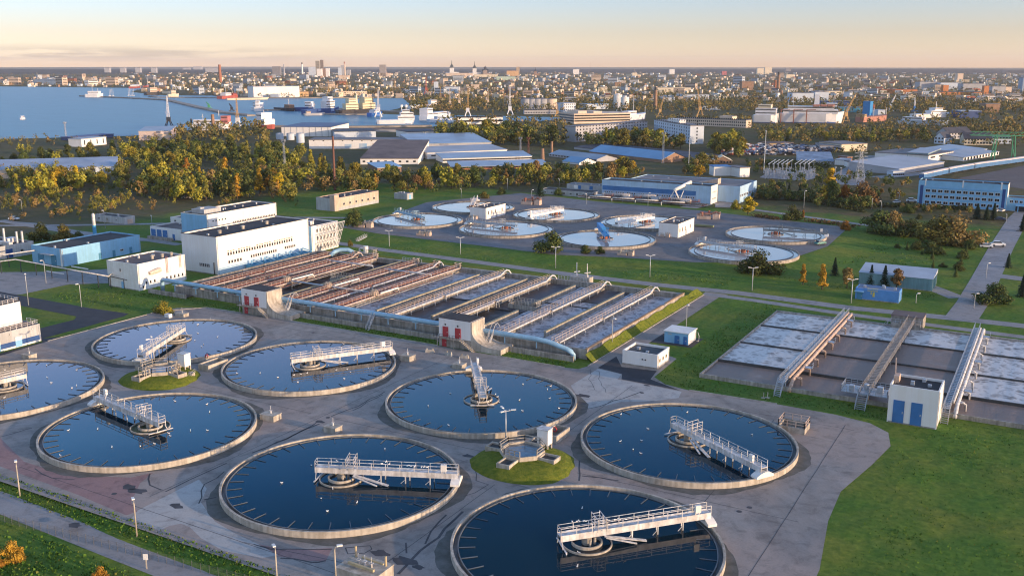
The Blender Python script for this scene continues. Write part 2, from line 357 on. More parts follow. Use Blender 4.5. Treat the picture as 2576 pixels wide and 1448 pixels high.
road('road', [qa('d',830,1400)[:2], qa('d',900,1300)[:2], qa('d',1100,1180)[:2], qa('d',1200,1120)[:2]], 20, road_m, .04)
road('road', [qa('d',1150,1330)[:2], qa('d',1600,1290)[:2], qa('d',2100,1210)[:2], qa('d',2700,1120)[:2]], 12, road_m, .05)
sheet('goods_yard', [qa('d',1900,1345)[:2], qa('d',2576,1440)[:2], qa('d',2900,1300)[:2], qa('d',2576,1215)[:2]], pave_mat('brown goods yard', (.10,.085,.08), (.15,.125,.115), (.13,.10,.09)), .03, 0)
# kerbs and the edging of the yard
kb = MB()
for a, b_ in (((-222.5,151),(-222.3,186)),((-222.3,186),(-214,196.6)),((-214,196.6),(-200.5,197.2)),((-186,197.3),(-133.2,197)),((-117,196.6),(-97,196.4)),((-66,195.1),(-47,195.7)),((-92.6,200),(-92.6,284))):
    kb.bar((*a,.06), (*b_,.06), .22, .2)
struct('kerb', kb, concrete_lt)
# yard repairs and cracks
sheet('pavement_patch', [at(x,y)[:2] for x, y in ((-60,1150),(0,1100),(60,1160),(170,1196),(330,1200),(385,1188),(352,1215),(330,1262),(345,1285),(318,1295),(200,1245),(0,1172))], patch_pink, .024, 0)
sheet('pavement_patch', [at(x,y)[:2] for x, y in ((348,1282),(500,1205),(520,1228),(505,1262),(540,1310),(590,1340),(650,1368),(700,1395),(660,1402),(560,1384),(505,1352),(478,1325),(455,1316),(425,1322),(400,1333),(330,1303))], patch_lt, .025, 0)
sheet('pavement_patch', [qa('k',*p)[:2] for p in ((620,760),(880,600),(1110,650),(1070,700),(1690,820),(1660,880),(1420,910),(1100,920),(800,990),(700,900))], patch_lt, .025, 0)
sheet('pavement_patch', [qa('n',*p)[:2] for p in ((-150,1090),(300,1185),(760,1170),(700,1300),(500,1290),(0,1210))], patch_pink, .024, 0)
sheet('pavement_patch', [qa('k',*p)[:2] for p in ((880,590),(1060,480),(1110,580),(1450,620),(1390,700),(1680,810),(1110,700),(1115,650))], asphalt_dk, .028, 0)
ck = MB()
def crack(k, pts, wd=.2):
    P_ = [qa(k, *p) for p in pts]; o = []
    for a, b_ in zip(P_, P_[1:]):
        n = max(1, int((b_-a).length/2.2))
        for i in range(n): o.append(a.lerp(b_, i/n)+Vector((RND.uniform(-.3,.3), RND.uniform(-.3,.3), 0)))
    strip(ck, o+[P_[-1]], wd*.75, .033, drape=False)
for a in (('n',[(2140,400),(2150,520),(2280,560),(2130,640),(2030,670)]), ('n',[(1880,850),(1720,1000),(1660,1130)],.4), ('n',[(2000,820),(1800,1060),(1540,1270),(1400,1420)],.6),
          ('n',[(1470,1120),(1480,1220)],.35), ('n',[(890,1165),(1100,1150),(1130,1180),(1090,1215),(930,1220),(890,1165)],.25), ('n',[(0,1130),(180,1180),(760,1180)],.3),
          ('n',[(250,1260),(560,1300),(640,1310),(700,1290)],.4), ('m',[(1430,450),(1470,560),(1560,610)],.35), ('m',[(1600,620),(2050,420),(2190,350)],.35), ('m',[(2180,430),(1970,560),(1920,740)],.3),
          ('m',[(330,410),(500,490),(720,510)],.3), ('m',[(1990,700),(2090,680)],.5), ('j',[(760,1060),(1000,960),(1270,820)],.35), ('j',[(0,1410),(230,1310),(640,1130)],.5),
          ('j',[(200,1330),(500,1190),(620,1110)],.35), ('j',[(960,1000),(1250,850)],.3), ('i',[(0,1260),(240,1190),(310,1170)],.3), ('i',[(2080,470),(2180,490)],.5), ('i',[(1900,600),(2050,610)],.4), ('k',[(820,600),(800,700),(850,800)],.12),('k',[(900,620),(880,700),(960,830)],.12), ('k',[(700,1000),(900,960),(1300,820)],.35), ('o',[(700,330),(720,470),(700,520)],.35),('o',[(730,470),(900,490),(1080,520)],.4)):
    crack(*a)
for k, x, y, rx in (('m',1250,580,1.1),('m',1320,620,1.3),('n',1470,1290,1.5),('n',1600,1355,.7),('n',1230,1220,1.0),('n',2080,280,.9),('k',740,860,1.2),('k',720,930,.9),('k',1350,760,.6),('j',640,1110,.8),('m',1700,765,1.0),('m',720,950,.9)):
    c = qa(k,x,y); n = 11; ck.poly([(c.x+rx*math.cos(t*2*math.pi/n)*RND.uniform(.6,1.3)*1.4, c.y+rx*math.sin(t*2*math.pi/n)*RND.uniform(.5,1.1), .035) for t in range(n)])
for i in range(16):
    u_, v_ = RND.choice((-172,-125,-78,-40))+RND.uniform(-7,7), RND.choice((143,189,99,194))+RND.uniform(-3,3); ck.poly([(u_+.45*math.cos(t*math.pi/6), v_+.45*math.sin(t*math.pi/6), .036) for t in range(12)])
def joint(a, b_):
    n = max(2, int(math.hypot(b_[0]-a[0],b_[1]-a[1])/4)); strip(ck, [(a[0]+(b_[0]-a[0])*i/n+RND.uniform(-.05,.05), a[1]+(b_[1]-a[1])*i/n+RND.uniform(-.05,.05)) for i in range(n+1)], .10, .034, drape=False)
for a in (((-218,191),(-95,191)),((-218,194.4),(-140,194.4)),((-172,148),(-172,190)),((-125,100),(-125,190)),((-78,155),(-78,192)),((-212,143.3),(-182,143.3)),((-164,143.3),(-128,143.3)),((-122,143.3),(-87,143.3)),((-68,143.3),(-30,143.3)),((-60,188),(-30,188)),((-45,186),(-45,143)),((-32,100),(-32,190)),((-155,97),(-80,95.5)),((-100,96),(-80,99)),((-78,100),(-78,132))): joint(*a)
struct('pavement_cracks', ck, M('bitumen seams and stains', (.075,.073,.08), .8, .3))
# banks of rough grass
bk = MB()
for i in range(28):
    y0, y1 = 203+i*2.9, 203+(i+1)*2.9
    h0, h1 = 1.75+.25*math.sin(i*1.7), 1.75+.25*math.sin((i+1)*1.7)
    bk.poly([(-94.75,y0,h0),(-92.75,y0,.0),(-92.75,y1,.0),(-94.75,y1,h1)])
for i in range(46):
    x0, x1 = -222+i*2.8, -222+(i+1)*2.8
    h0, h1 = .9+.25*math.sin(i*1.3), .9+.25*math.sin((i+1)*1.3)
    bk.poly([(x0,273.2,h0),(x1,273.2,h1),(x1,281,.6*h1),(x0,281,.6*h0)]); bk.poly([(x0,281,.6*h0),(x1,281,.6*h1),(x1,286.6,0),(x0,286.6,0)])
struct('grass_bank', bk, bank_m, True)
def mound(cx, cy, r, h):
    b = MB(); n = 56; rows = []
    for j, (f, hh) in enumerate(((1,0),(.93,.30),(.82,.62),(.66,.88),(.45,1),(0,1))):
        rows.append([(cx+math.cos(i*2*math.pi/n)*r*f*(1+.05*math.sin(3*i*2*math.pi/n+cx)+.02*math.sin(11*i)), cy+math.sin(i*2*math.pi/n)*r*f*(1+.06*math.cos(2*i*2*math.pi/n)), hh*h+(.03*math.sin(5*i+j*2) if 0 < j < 5 else .015)) for i in range(n)])
    for a, c in zip(rows, rows[1:]):
        for i in range(n): b.poly([a[i], a[(i+1)%n], c[(i+1)%n], c[i]])
    return struct('grass_mound', b, bank_m, True)
# ---------------------------------------------------------------- settling tanks
tank_water = water_mat('settled water', (.004,.016,.026), .03, .5, .03, (.006,.022,.034))
algae = M('green channel slime', (.045,.065,.03), .6, .3, .8)
NEARW = {}
def ring(prof, name, m, parent, n=96):
    return MB().lathe(prof, n).build(name, m, parent, smooth=False)
brk_me = MB().box(-2.4,0,-.06,.06,-.05,.05).mesh('baffle_bracket', M('tarnished bracket steel',(.085,.105,.13),.5,.25,.5))
wall_me = MB().lathe([(20,-.1),(20,1.08),(19.62,1.08),(19.62,.2)], 128).mesh('wall', concrete_lt)
laun_me = MB().lathe([(19.62,.3),(18.95,.3),(18.95,.88),(18.8,.88),(18.8,.3)], 128).mesh('launder', M('weir steel', (.16,.17,.18), .5, .25, .6))
wat_me = MB().poly([(18.8*math.cos(i*math.pi/48), 18.8*math.sin(i*math.pi/48), .74) for i in range(96)]).mesh('water', tank_water)
def well(parent, ctr_m):
    fwl = MB().lathe([(3.75,.25),(3.75,1.02),(3.58,1.02),(3.58,.3)], 48).lathe([(2.3,.5),(2.3,1.25),(2.1,1.25),(2.1,.5)], 36).build('feed_well', concrete_lt, parent)
    MB().lathe([(3.58,.80),(2.3,.80)], 48).lathe([(2.1,.78),(0,.78)], 36).build('well_water', ctr_m, fwl)
    MB().cyl(0,0,.4,2.05,.75,n=16).cyl(1.1,.4,.5,1.9,.22,n=8).cyl(.9,-.8,.5,1.9,.18,n=8).build('centre_column', concrete, parent)
def near_tank(label, x, y, ctr=None):
    t = T('settling_tank', label, 'tank', (x,y,0), 0, 'round settling tanks of the near yard')
    link('wall', wall_me, t); link('launder', laun_me, t); link('water', wat_me, t); well(t, ctr or tank_water)
    for i in range(36):
        a = i*math.pi/18+.06; link('baffle_bracket', brk_me, t, (18.75*math.cos(a), 18.75*math.sin(a), .80), a)
    return t
NT = [(-192.7,166.4), (-148.5,166.5), (-195.5,121.5), (-148.6,120.4), (-101,165.5), (-101,119.8), (-55.8,165.4), (-55,119.5)]
NL = ['settling tank below the yellow bush, farthest left of the back row', 'settling tank in front of the first white gatehouse and its grass strip', 'settling tank cut by the left edge, beside the blue striped building',
      'blue settling tank above the lower left lamp posts, its bridge reaching up left', 'settling tank in front of the gatehouse by the pipe end, its bridge pointing away', 'large dark blue settling tank in the foreground, its bridge reaching right lined with gulls',
      'settling tank right of the grassy mound, with brown grey reflections', 'navy black settling tank cut by the bottom edge, nearest the camera']
NB = [((455,852),(395,892)), ((780,912),(993,884)), ((24,965),(-130,1000)), ((380,1062),(238,1003)), ((1212,998),(1187,905)), ((855,1198),(1142,1212)), ((1725,1092),(1840,1150)), ((1470,1355),(1700,1318))]
BL = ['sunlit white bridge on the back left tank, pointing to the camera', 'white bridge on the tank in front of the first gatehouse, pointing right', 'white bridge on the tank cut by the left edge', 'pale blue shaded bridge reaching up left over a blue tank',
      'narrow white bridge seen end on, pointing away to the yard', 'long white bridge with gulls along its railing over dark blue water', 'white bridge on the tank right of the mound', 'white bridge with gulls on the navy tank at the bottom edge']
whl_me = MB().tube([(0,-.18,0),(0,.18,0)], .38, 14).mesh('wheel', dark_steel)
def bridge(label, x, y, z, ang, inner=-4.4, outer=20.1, m=None, wide=1.5, deep=.95, group='scraper bridges of the near tanks', near=True):
    m = m or steel_white; hw = wide/2
    t = T('scraper_bridge', label, 'bridge', (x,y,z), ang, group)
    b = MB().box(inner,outer,-hw,-hw+.1,2.0,2.0+deep).box(inner,outer,hw-.1,hw,2.0,2.0+deep).box(inner,outer,-hw+.1,hw-.1,2.0+deep-.22,2.0+deep-.12)
    xx = inner+2
    while xx < outer-.3: b.box(xx,xx+.08,-hw+.1,hw-.1,2.1,2.0+deep-.22); xx += 2.4
    b.build('girder', m, t)
    zz = 2.0+deep; rw = .09 if near else .11
    for s in (-1,1): MB().rail([(inner+.05,s*(hw-.05),zz),(outer-.05,s*(hw-.05),zz)], 1.1, 2.45, rw).build('railing', m, t)
    MB().rail([(inner+.05,-hw+.05,zz),(inner+.05,hw-.05,zz)], 1.1, 1.4, rw).build('end_railing', m, t)
    c = MB(); prof = [(-1.9,1.15)]+[(-1.9+3.8*i/10, 1.15+1.0*math.sin(math.pi*(.12+.76*i/10))) for i in range(11)]+[(1.9,1.15)]
    k = len(prof); vs = [(xe,p[0],p[1]) for xe in (19.0,20.5) for p in prof]
    c.add(vs, [tuple(range(k)), tuple(range(2*k-1,k-1,-1))]+[(i+k,i+1+k,i+1,i) for i in range(k-1)]); cg = c.build('carriage', white, t)
    for s in (-1.1,1.1): link('wheel', whl_me, cg, (19.8,s,1.40), math.pi/2)
    MB().box(17.3,18.2,-hw-.25,-hw+.2,zz+.35,zz+1.55).bar((17.4,-hw+.05,zz),(17.4,-hw+.05,zz+.4),.08).bar((18.1,-hw+.05,zz),(18.1,-hw+.05,zz+.4),.08).build('control_cabinet', white, t)
    for xl in (7.0,11.2,15.4):
        MB().bar((xl,-hw+.1,2.0),(xl,-hw+.1,.4),.16).bar((xl-.9,-hw+.1,.65),(xl,-hw+.1,1.5),.08).build('scraper_leg', m, t); MB().bar((xl+.45,hw-.1,2.0),(xl+.45,hw-.1,.4),.16).build('scraper_leg', m, t)
    MB().bar((2.4,-hw-.15,1.95),(8.6,-hw-1.4,.9),.55,.16).bar((2.4,-hw-.75,2.0),(6.8,-hw-2.0,1.0),.30,.14).build('scum_trough', m, t)
    f = MB()
    for xa in (1.2,2.5): f.rail([(xa,-hw-.5,zz-.1),(xa,hw+.5,zz+.1)], 2.0, 1.2, rw, mids=2)
    f.rail([(1.2,-hw-.5,zz-.1),(2.5,-hw-.5,zz-.1)], 1.9, 1.3, rw, mids=3).rail([(1.2,hw+.5,zz-.1),(2.5,hw+.5,zz-.1)], 1.9, 1.3, rw, mids=3).build('access_frame', m, t)
    MB().bar((inner+.2,-hw+.05,2.0),(inner+.2,-1.2,.95),.1).bar((inner+.2,hw-.05,2.0),(inner+.2,1.2,.95),.1).bar((inner+.3,-2.3,1.0),(inner+.7,2.6,1.0),.22,.14).build('skimmer_arm', m, t)
    return t
for i, (x, y) in enumerate(NT):
    near_tank(NL[i], x, y, algae if i in (3,) else None)
    a, b = at(*NB[i][0],2.2), at(*NB[i][1],2.2); bridge(BL[i], x, y, 0, math.atan2(b.y-a.y, b.x-a.x))
sd = MB()
for x, y in NT:
    n = 90; ro = [21.2+.9*math.sin(i*.35+x)+.5*RND.random() for i in range(n)]
    for i in range(n):
        a, c = i*2*math.pi/n, (i+1)*2*math.pi/n; sd.poly([(x+math.cos(a)*19.9,y+math.sin(a)*19.9,.031),(x+math.cos(a)*ro[i],y+math.sin(a)*ro[i],.031),(x+math.cos(c)*ro[(i+1)%n],y+math.sin(c)*ro[(i+1)%n],.031),(x+math.cos(c)*19.9,y+math.sin(c)*19.9,.031)])
struct('pavement_dirt', sd, M('mossy dirt on asphalt',(.135,.132,.128),.95,.35,.5,c2=(.075,.078,.068)))
# upper group
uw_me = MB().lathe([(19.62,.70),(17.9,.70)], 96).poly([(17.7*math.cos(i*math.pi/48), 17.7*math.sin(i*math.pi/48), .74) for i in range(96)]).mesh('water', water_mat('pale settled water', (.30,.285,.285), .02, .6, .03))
uwall_me = MB().lathe([(20,-.1),(20,1.08),(19.62,1.08),(19.62,.2)], 96).mesh('wall', concrete)
uweir_me = MB().lathe([(17.9,.3),(17.9,.95),(17.7,.95),(17.7,.3)], 96).mesh('weir_ring', M('weir plate', (.10,.11,.13), .5, .3))
UT = [(-247.8,353.0), (-247.6,399.3), (-201.8,351.8), (-201.6,397.6), (-155.6,350.2), (-157,397), (-99.6,349.2), (-99.5,394)]
UL = ['pale settling tank nearest the leaning fin wing, with a blue grey bridge', 'pale settling tank behind the small white hut with dark roof, farthest back left', 'pale settling tank in front of the left white hut, with machinery mirrored in it', 'settling tank of the upper yard between the two huts, far row, with white bridge',
      'settling tank of the upper yard with a blue covered bridge', 'settling tank half hidden behind the right white hut', 'settling tank nearest the road and round dark bush on the right', 'settling tank at the far right of the upper yard, by the reeds']
UB = [((1054,551),(980,532)), ((1185,528),(1203,494)), ((1275,572),(1160,560)), ((1400,528),(1325,542)), ((1517,602),(1490,566)), ((1600,548),(1515,562)), ((1868,630),(1752,612)), ((1950,583),(2075,590))]
UBL = ['blue grey bridge on the pale tank by the fin wing', 'thin white bridge rising behind the left white hut', 'bridge on the pale tank in front of the left white hut', 'wide white bridge on the far middle tank of the upper yard', 'bright blue bridge with a covered top', 'white bridge running in behind the right white hut',
       'railed bridge over the tank nearest the road', 'dark railed bridge on the tank by the reeds']
UM = [M('blue grey steel', (.22,.38,.50), .5, .15), steel_white, M('grey steel', (.40,.45,.50), .5, .15), white, M('bright blue steel', (.05,.27,.62), .45, .15), white, galv, M('slate steel', (.16,.20,.24), .5, .2)]
for i, (x, y) in enumerate(UT):
    t = T('settling_tank', UL[i], 'tank', (x,y,PH), 0, 'round settling tanks of the upper yard')
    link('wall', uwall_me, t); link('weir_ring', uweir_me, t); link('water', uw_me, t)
    MB().lathe([(3.2,.25),(3.2,1.0),(3.05,1.0),(3.05,.3)], 36).build('feed_well', concrete, t); MB().cyl(0,0,.4,2.05,.9,n=12).cyl(1.4,.8,.5,1.9,.3,n=8).cyl(-1.3,-.9,.5,1.8,.3,n=8).build('centre_column', rust, t)
    a, b = at(*UB[i][0],3), at(*UB[i][1],3)
    bridge(UBL[i], x, y, PH, math.atan2(b.y-a.y, b.x-a.x), -5, 20.1, UM[i], 1.7, 1.05 if i in (3,5,4) else .7, 'scraper bridges of the upper tanks', False)
br = [o for o in COL.objects if o.get('label') == UBL[4]][0]
MB().prism([(6,-1.0),(19.5,-1.0),(19.5,1.0),(6,1.0)], 3.2, 4.3).build('cover', UM[4], br)
# ---------------------------------------------------------------- generic pieces
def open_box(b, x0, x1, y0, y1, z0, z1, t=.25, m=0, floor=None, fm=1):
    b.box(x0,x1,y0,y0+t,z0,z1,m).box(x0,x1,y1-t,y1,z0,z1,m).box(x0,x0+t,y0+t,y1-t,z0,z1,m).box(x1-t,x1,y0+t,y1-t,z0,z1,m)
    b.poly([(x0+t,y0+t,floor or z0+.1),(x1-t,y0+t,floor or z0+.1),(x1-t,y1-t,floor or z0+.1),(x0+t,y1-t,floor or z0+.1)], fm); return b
WIN = {}
def win_mesh(w_, h_, fm, gm, bars=1):
    key = (round(w_,2), round(h_,2), fm.name, gm.name, bars)
    if key not in WIN:
        t = min(.12, w_*.12); b = MB().box(-w_/2,-w_/2+t,-.05,.03,0,h_).box(w_/2-t,w_/2,-.05,.03,0,h_).box(-w_/2+t,w_/2-t,-.05,.03,0,t).box(-w_/2+t,w_/2-t,-.05,.03,h_-t,h_)
        for i in range(bars): xx = -w_/2+w_*(i+1)/(bars+1); b.box(xx-t*.35,xx+t*.35,-.04,.03,t,h_-t)
        pn = MB().poly([(-w_/2+t,-.012,t),(w_/2-t,-.012,t),(w_/2-t,-.012,h_-t),(-w_/2+t,-.012,h_-t)])
        WIN[key] = (b.mesh('window', fm), pn.mesh('pane', gm))
    return WIN[key]
DOOR = {}; HANDLE = {}
def door_mesh(w_, h_, m):
    key = (w_, h_, m.name)
    if key not in DOOR: DOOR[key] = MB().box(-w_/2,w_/2,-.07,.03,0,h_).box(-w_/2-.08,-w_/2,-.09,.03,0,h_+.08).box(w_/2,w_/2+.08,-.09,.03,0,h_+.08).box(-w_/2,w_/2,-.09,.03,h_,h_+.08).mesh('door', m)
    return DOOR[key]
def add_door(name, w_, h_, m, parent, p, r=0):
    o = link(name, door_mesh(w_, h_, m), parent, p, r); hk = (w_, h_)
    if hk not in HANDLE: HANDLE[hk] = MB().box(w_/2-.27,w_/2-.13,-.14,-.072,h_*.43,h_*.53).mesh('handle', steel_white)
    link('handle', HANDLE[hk], o); return o
class Bld:
    """a flat roofed block: local x runs along the tank rows, local y away from the camera; faces S (near) and E (right)"""
    def __init__(s, name, label, cat, x0, x1, y0, y1, h, wm, rm=None, par=.45, z=0, rz=0, group=None, over=None, eave=None):
        s.L, s.D, s.h = x1-x0, y1-y0, h
        s.t = T(name, label, cat, (x0,y0,z), rz, group); L_, D_ = s.L, s.D
        b = MB().add([(0,0,-.5),(L_,0,-.5),(L_,D_,-.5),(0,D_,-.5),(0,0,h),(L_,0,h),(L_,D_,h),(0,D_,h)], [(0,1,5,4),(1,2,6,5),(2,3,7,6),(3,0,4,7)])
        p = .28; zi = h-par
        b.add([(0,0,h),(L_,0,h),(L_,D_,h),(0,D_,h),(p,p,h),(L_-p,p,h),(L_-p,D_-p,h),(p,D_-p,h),(p,p,zi),(L_-p,p,zi),(L_-p,D_-p,zi),(p,D_-p,zi)],
              [(0,1,5,4),(1,2,6,5),(2,3,7,6),(3,0,4,7),(4,5,9,8),(5,6,10,9),(6,7,11,10),(7,4,8,11)])
        b.build('wall', wm, s.t)
        MB().box(p+.003,L_-p-.003,p+.003,D_-p-.003,zi-.12,zi).build('roof', rm or roof_dark, s.t)
        vt = MB(); k_ = 0
        if L_ > 7 and h > 3:
            for i in range(RND.randrange(2,5)): xx, yy = RND.uniform(1.5,L_-1.5), RND.uniform(1.5,D_-1.5); MB().box(xx-.35,xx+.35,yy-.3,yy+.3,zi+.002,zi+RND.uniform(.4,.9)).build('roof_box', galv, s.t)
            for yy in (.35, D_-.35): MB().box(L_+.01,L_+.13,yy-.07,yy+.07,.05,h-.3).build('downpipe', galv, s.t)
            MB().box(.2,L_-.2,-.025,.01,-.1,.28).build('plinth', concrete, s.t)
        if eave: MB().box(-.08,L_+.08,-.08,.20,h+.003,h+.16).box(-.08,L_+.08,D_-.2,D_+.08,h+.003,h+.16).box(-.08,.2,.2,D_-.2,h+.003,h+.16).box(L_-.2,L_+.08,.2,D_-.2,h+.003,h+.16).build('parapet_cap', eave, s.t)
    def pt(s, f, a, z, o=0):
        return ((a,-o,z),0) if f == 'S' else ((s.L+o,a,z),math.pi/2)
    def win(s, f, a0, a1, n, z, w_, h_, fm=None, gm=None, bars=1, skip=()):
        me = win_mesh(w_, h_, fm or steel_white, gm or glass, bars)
        for i in range(n):
            if i in skip: continue
            a = a0 if n == 1 else a0+(a1-a0)*i/(n-1); p, r = s.pt(f, a, z, .032); link('pane', me[1], link('window', me[0], s.t, p, r))
    def door(s, f, a, z, w_, h_, m, name='door'):
        p, r = s.pt(f, a, z, .035); return add_door(name, w_, h_, m, s.t, p, r)
    def band(s, name, f, a0, a1, z0, z1, m, o=.04):
        b = MB().box(a0,a1,-o,.02,z0,z1) if f == 'S' else MB().box(s.L-.02,s.L+o,a0,a1,z0,z1); return b.build(name, m, s.t)
    def part(s, name, b, m): return b.build(name, m, s.t)
def vent(b, x, y, z, r=.35, h=.9, m=0): return b.cyl(x,y,z,z+h,r,n=10,m=m).cyl(x,y,z+h,z+h+.3,r*1.5,r*.7,n=10,m=m)
# ---------------------------------------------------------------- mounds with distribution chambers
def chamber(label, x, y, group, extra):
    t = T('distribution_chamber', label, 'concrete chamber', (x,y,1.0), 0, group)
    n = 8; rr = 4.1; P8 = [(rr*math.cos(R(22.5+45*i)), rr*math.sin(R(22.5+45*i))) for i in range(n)]; Q8 = [(p[0]*.93,p[1]*.93) for p in P8]
    b = MB(); 
    for i in range(n):
        j = (i+1)%n; b.add([(*P8[i],-1),(*P8[j],-1),(*P8[j],1.3),(*P8[i],1.3),(*Q8[i],1.3),(*Q8[j],1.3),(*Q8[j],.6),(*Q8[i],.6)], [(0,1,2,3),(3,2,5,4),(4,5,6,7)])
    b.build('octagon_wall', concrete_lt, t); MB().poly([(*p,.85) for p in Q8]).build('chamber_water', M('grey settled water', (.22,.24,.26), .12, .3, .5), t)
    for i in range(n):
        j = (i+1)%n
        if extra or i not in (6,): MB().rail([(*P8[i],1.3),(*P8[j],1.3)], 1.1, 1.1 if i in (4,5) else 3.2, .13).build('railing', concrete_lt, t)
    for i, (dx, dy) in enumerate(((0,-1),(-1,0),(0,1),(1,0))):
        b = MB(); c0, c1 = 3.8, 7.0
        if dx: open_box(b, min(dx*c0,dx*c1), max(dx*c0,dx*c1), -1.3, 1.3, -1.0, .95, floor=.58)
        else: open_box(b, -1.3, 1.3, min(dy*c0,dy*c1), max(dy*c0,dy*c1), -1.0, .95, floor=.58)
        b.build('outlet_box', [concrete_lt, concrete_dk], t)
    if extra:
        for dx, dy in ((0,-1),(1,0),(-1,0)):
            MB().rail([(dx*5-1.2*dy,dy*5-1.2*dx,.75),(dx*5+1.2*dy,dy*5+1.2*dx,.75)], 1.9, 1.2, .13, mids=2).rail([(dx*4-1.2*dy,dy*4-1.2*dx,.75),(dx*6.9-1.2*dy,dy*6.9-1.2*dx,.75)], 1.5, 1.4, .13).build('outlet_railing', concrete_lt, t)
    return t
def cabin(label, p):
    t = T('sampling_cabin', label, 'cabin', p, 0, 'white sampling cabins on the mounds')
    MB().box(-1.1,1.1,-.9,.9,.75,3.6).build('body', white, t); MB().box(-1.2,1.2,-1.0,1.0,3.6,3.72).build('roof', steel_white, t)
    for sx in (-.95,.95):
        for sy in (-.75,.75): MB().box(sx-.13,sx+.13,sy-.13,sy+.13,-1.1,.75).build('leg', concrete_lt, t)
    return t
def bin_(label, p, lx, ly):
    return tag(open_box(MB(), 0, lx, 0, ly, -.9, 1.25, .28).build('concrete_bin', [concrete_lt, concrete_dk], None, p), label, 'concrete bin', 'open concrete bins beside the mounds')
def buoy(label, p):
    b = MB(); n = 20
    b.tube([(.42*math.cos(i*2*math.pi/n), 0, .42*math.sin(i*2*math.pi/n)) for i in range(n+1)], .13, 8)
    return tag(b.build('lifebuoy', red_door, None, p), label, 'lifebuoy', 'red lifebuoys by the tanks')
def s6(x0, y0, zx, zy, z): return at((x0+zx/4.293)*.67057, (y0+zy/4.293)*.67057, z)
c1 = s6(450,1180,650,850,2.3); c2 = s6(1700,1550,1110,570,2.3)
mound(c1.x+.5, c1.y-.6, 8.8, 1.5); mound(c2.x+.8, c2.y-.8, 9.3, 1.5)
chamber('octagonal concrete chamber crowded with railings on the left mound', c1.x, c1.y, 'distribution chambers on grass mounds', True)
chamber('octagonal railed chamber with grey water on the mound left of the brown tank', c2.x, c2.y, 'distribution chambers on grass mounds', False)
p = s6(450,1180,1040,830,1.8); p.z = 1.3; cabin('white sampling cabin on the left mound', p)
p = s6(1700,1550,1470,500,1.8); p.z = 1.3; cabin('white sampling cabin on the right mound, above the octagonal grey pool', p)
p = s6(450,1180,1265,890,0); bin_('open concrete bin holding dark soil behind the left mound', (p.x,p.y,.3), 3.2, 6.2)
p = s6(1700,1550,1660,495,0); bin_('open concrete bin between the right mound and the tank behind it', (p.x-3.2,p.y,.3), 3.2, 5.6)
p = s6(450,1180,1395,665,1.4); buoy('red lifebuoy on the back left tank wall', p)
p = s6(1700,1550,1630,255,1.4); buoy('red lifebuoy beside the cabin of the right mound', p)
st = MB(); p = s6(450,1180,1030,1050,.1)
for i in range(6): st.box(-.8,.8,i*.42,i*.42+.46,-.3,.25+i*.22)
t = T('garden_steps', 'short concrete steps climbing the left mound', 'steps', (p.x,p.y,0)); st.build('flight', concrete_lt, t); MB().rail([(.85,0,.2),(.85,2.6,1.3)], .9, 1.2, .06).build('handrail', galv, t)
# ---------------------------------------------------------------- valve boxes
def valve_box(label, p, lx, ly, h, n=1, m=None, cap=False):
    t = T('valve_box', label, 'valve box', (p.x,p.y,p.z), RND.uniform(-.06,.06), 'concrete valve boxes with spindle posts')
    MB().box(-lx/2,lx/2,-ly/2,ly/2,-.2,h).box(-lx/2-.08,lx/2+.08,-ly/2-.08,ly/2+.08,h,h+.14).build('box', m or concrete_lt, t)
    for i in range(n):
        xx = (i-(n-1)/2)*1.1; MB().cyl(xx,.1,h+.14,h+.75,.16,.12,10).cyl(xx,.1,h+.75,h+1.7,.05,n=6).lathe([(.28,h+.72),(.34,h+.76),(.28,h+.80),(.22,h+.76),(.28,h+.72)],14,cx=xx,cy=.1).build('spindle_post', steel_white, t)
    MB().box(-lx/2-.9,-lx/2-.1,-.5,.5,-.2,.35).build('side_block', concrete, t)
    return t
for l, k, x, y, lx, ly, h, n in (('valve box beside the outer end of the right pointing bridge','j',1490,515,2.9,2.4,1.2,1), ('valve box behind the bridge that points away','j',1990,590,2.6,2.2,1.0,1), ('valve box at the top edge of the gull lined tank','j',770,1205,2.8,2.2,1.1,1),
                                 ('grey valve box at the right edge of the lower left blue tank','j',170,1085,3.4,2.4,1.1,1), ('valve box between the striped building and the cut off tank','i',285,500,2.6,2.2,1.1,1), ('low valve box under the yellow bush at the back of the far left tank','i',1760,90,3.2,2.0,.8,1)):
    valve_box(l, qa(k,x,y), lx, ly, h, n)
p = at(918,1450); t = valve_box('large valve chamber with several spindles cut by the bottom edge', p, 6.5, 4.5, 1.6, 3)
MB().bar((-2,-1,2.2),(2.5,-1.2,2.2),.35).bar((-1,.8,2.4),(2.8,.6,2.4),.25).cyl(2.6,1.4,1.7,3.2,.16,n=8).cyl(-2.6,1.4,1.7,3.4,.16,n=8).build('valve_gear', tan, t)
for i, (x, y, a) in enumerate(((1705,440,.3),(1890,470,-.2),(2040,495,.15))):
    p = qa('j',x,y); b = MB().add([(-1.1,-.45,0),(1.1,-.45,0),(1.1,.45,0),(-1.1,.45,0),(-1.0,-.22,.7),(1.0,-.22,.7),(1.0,.22,.7),(-1.0,.22,.7)], [(0,1,5,4),(1,2,6,5),(2,3,7,6),(3,0,4,7),(4,5,6,7)]).box(-.9,-.6,-.12,.12,.7,1.0).box(.6,.9,-.12,.12,.7,1.0)
    tag(b.build('concrete_block', concrete_lt, None, p, rz=a), ('left','middle','right')[i]+' of three loose white blocks on the yard below a gatehouse', 'concrete block', 'loose white concrete blocks')
tag(MB().box(-.9,.9,-.6,.6,.12,1.1).box(-.8,-.6,-.5,.5,-.02,.12).box(.6,.8,-.5,.5,-.02,.12).build('white_crate', white, None, qa('i',1627,105)), 'small white crate on the yard below the yellow bush', 'crate')
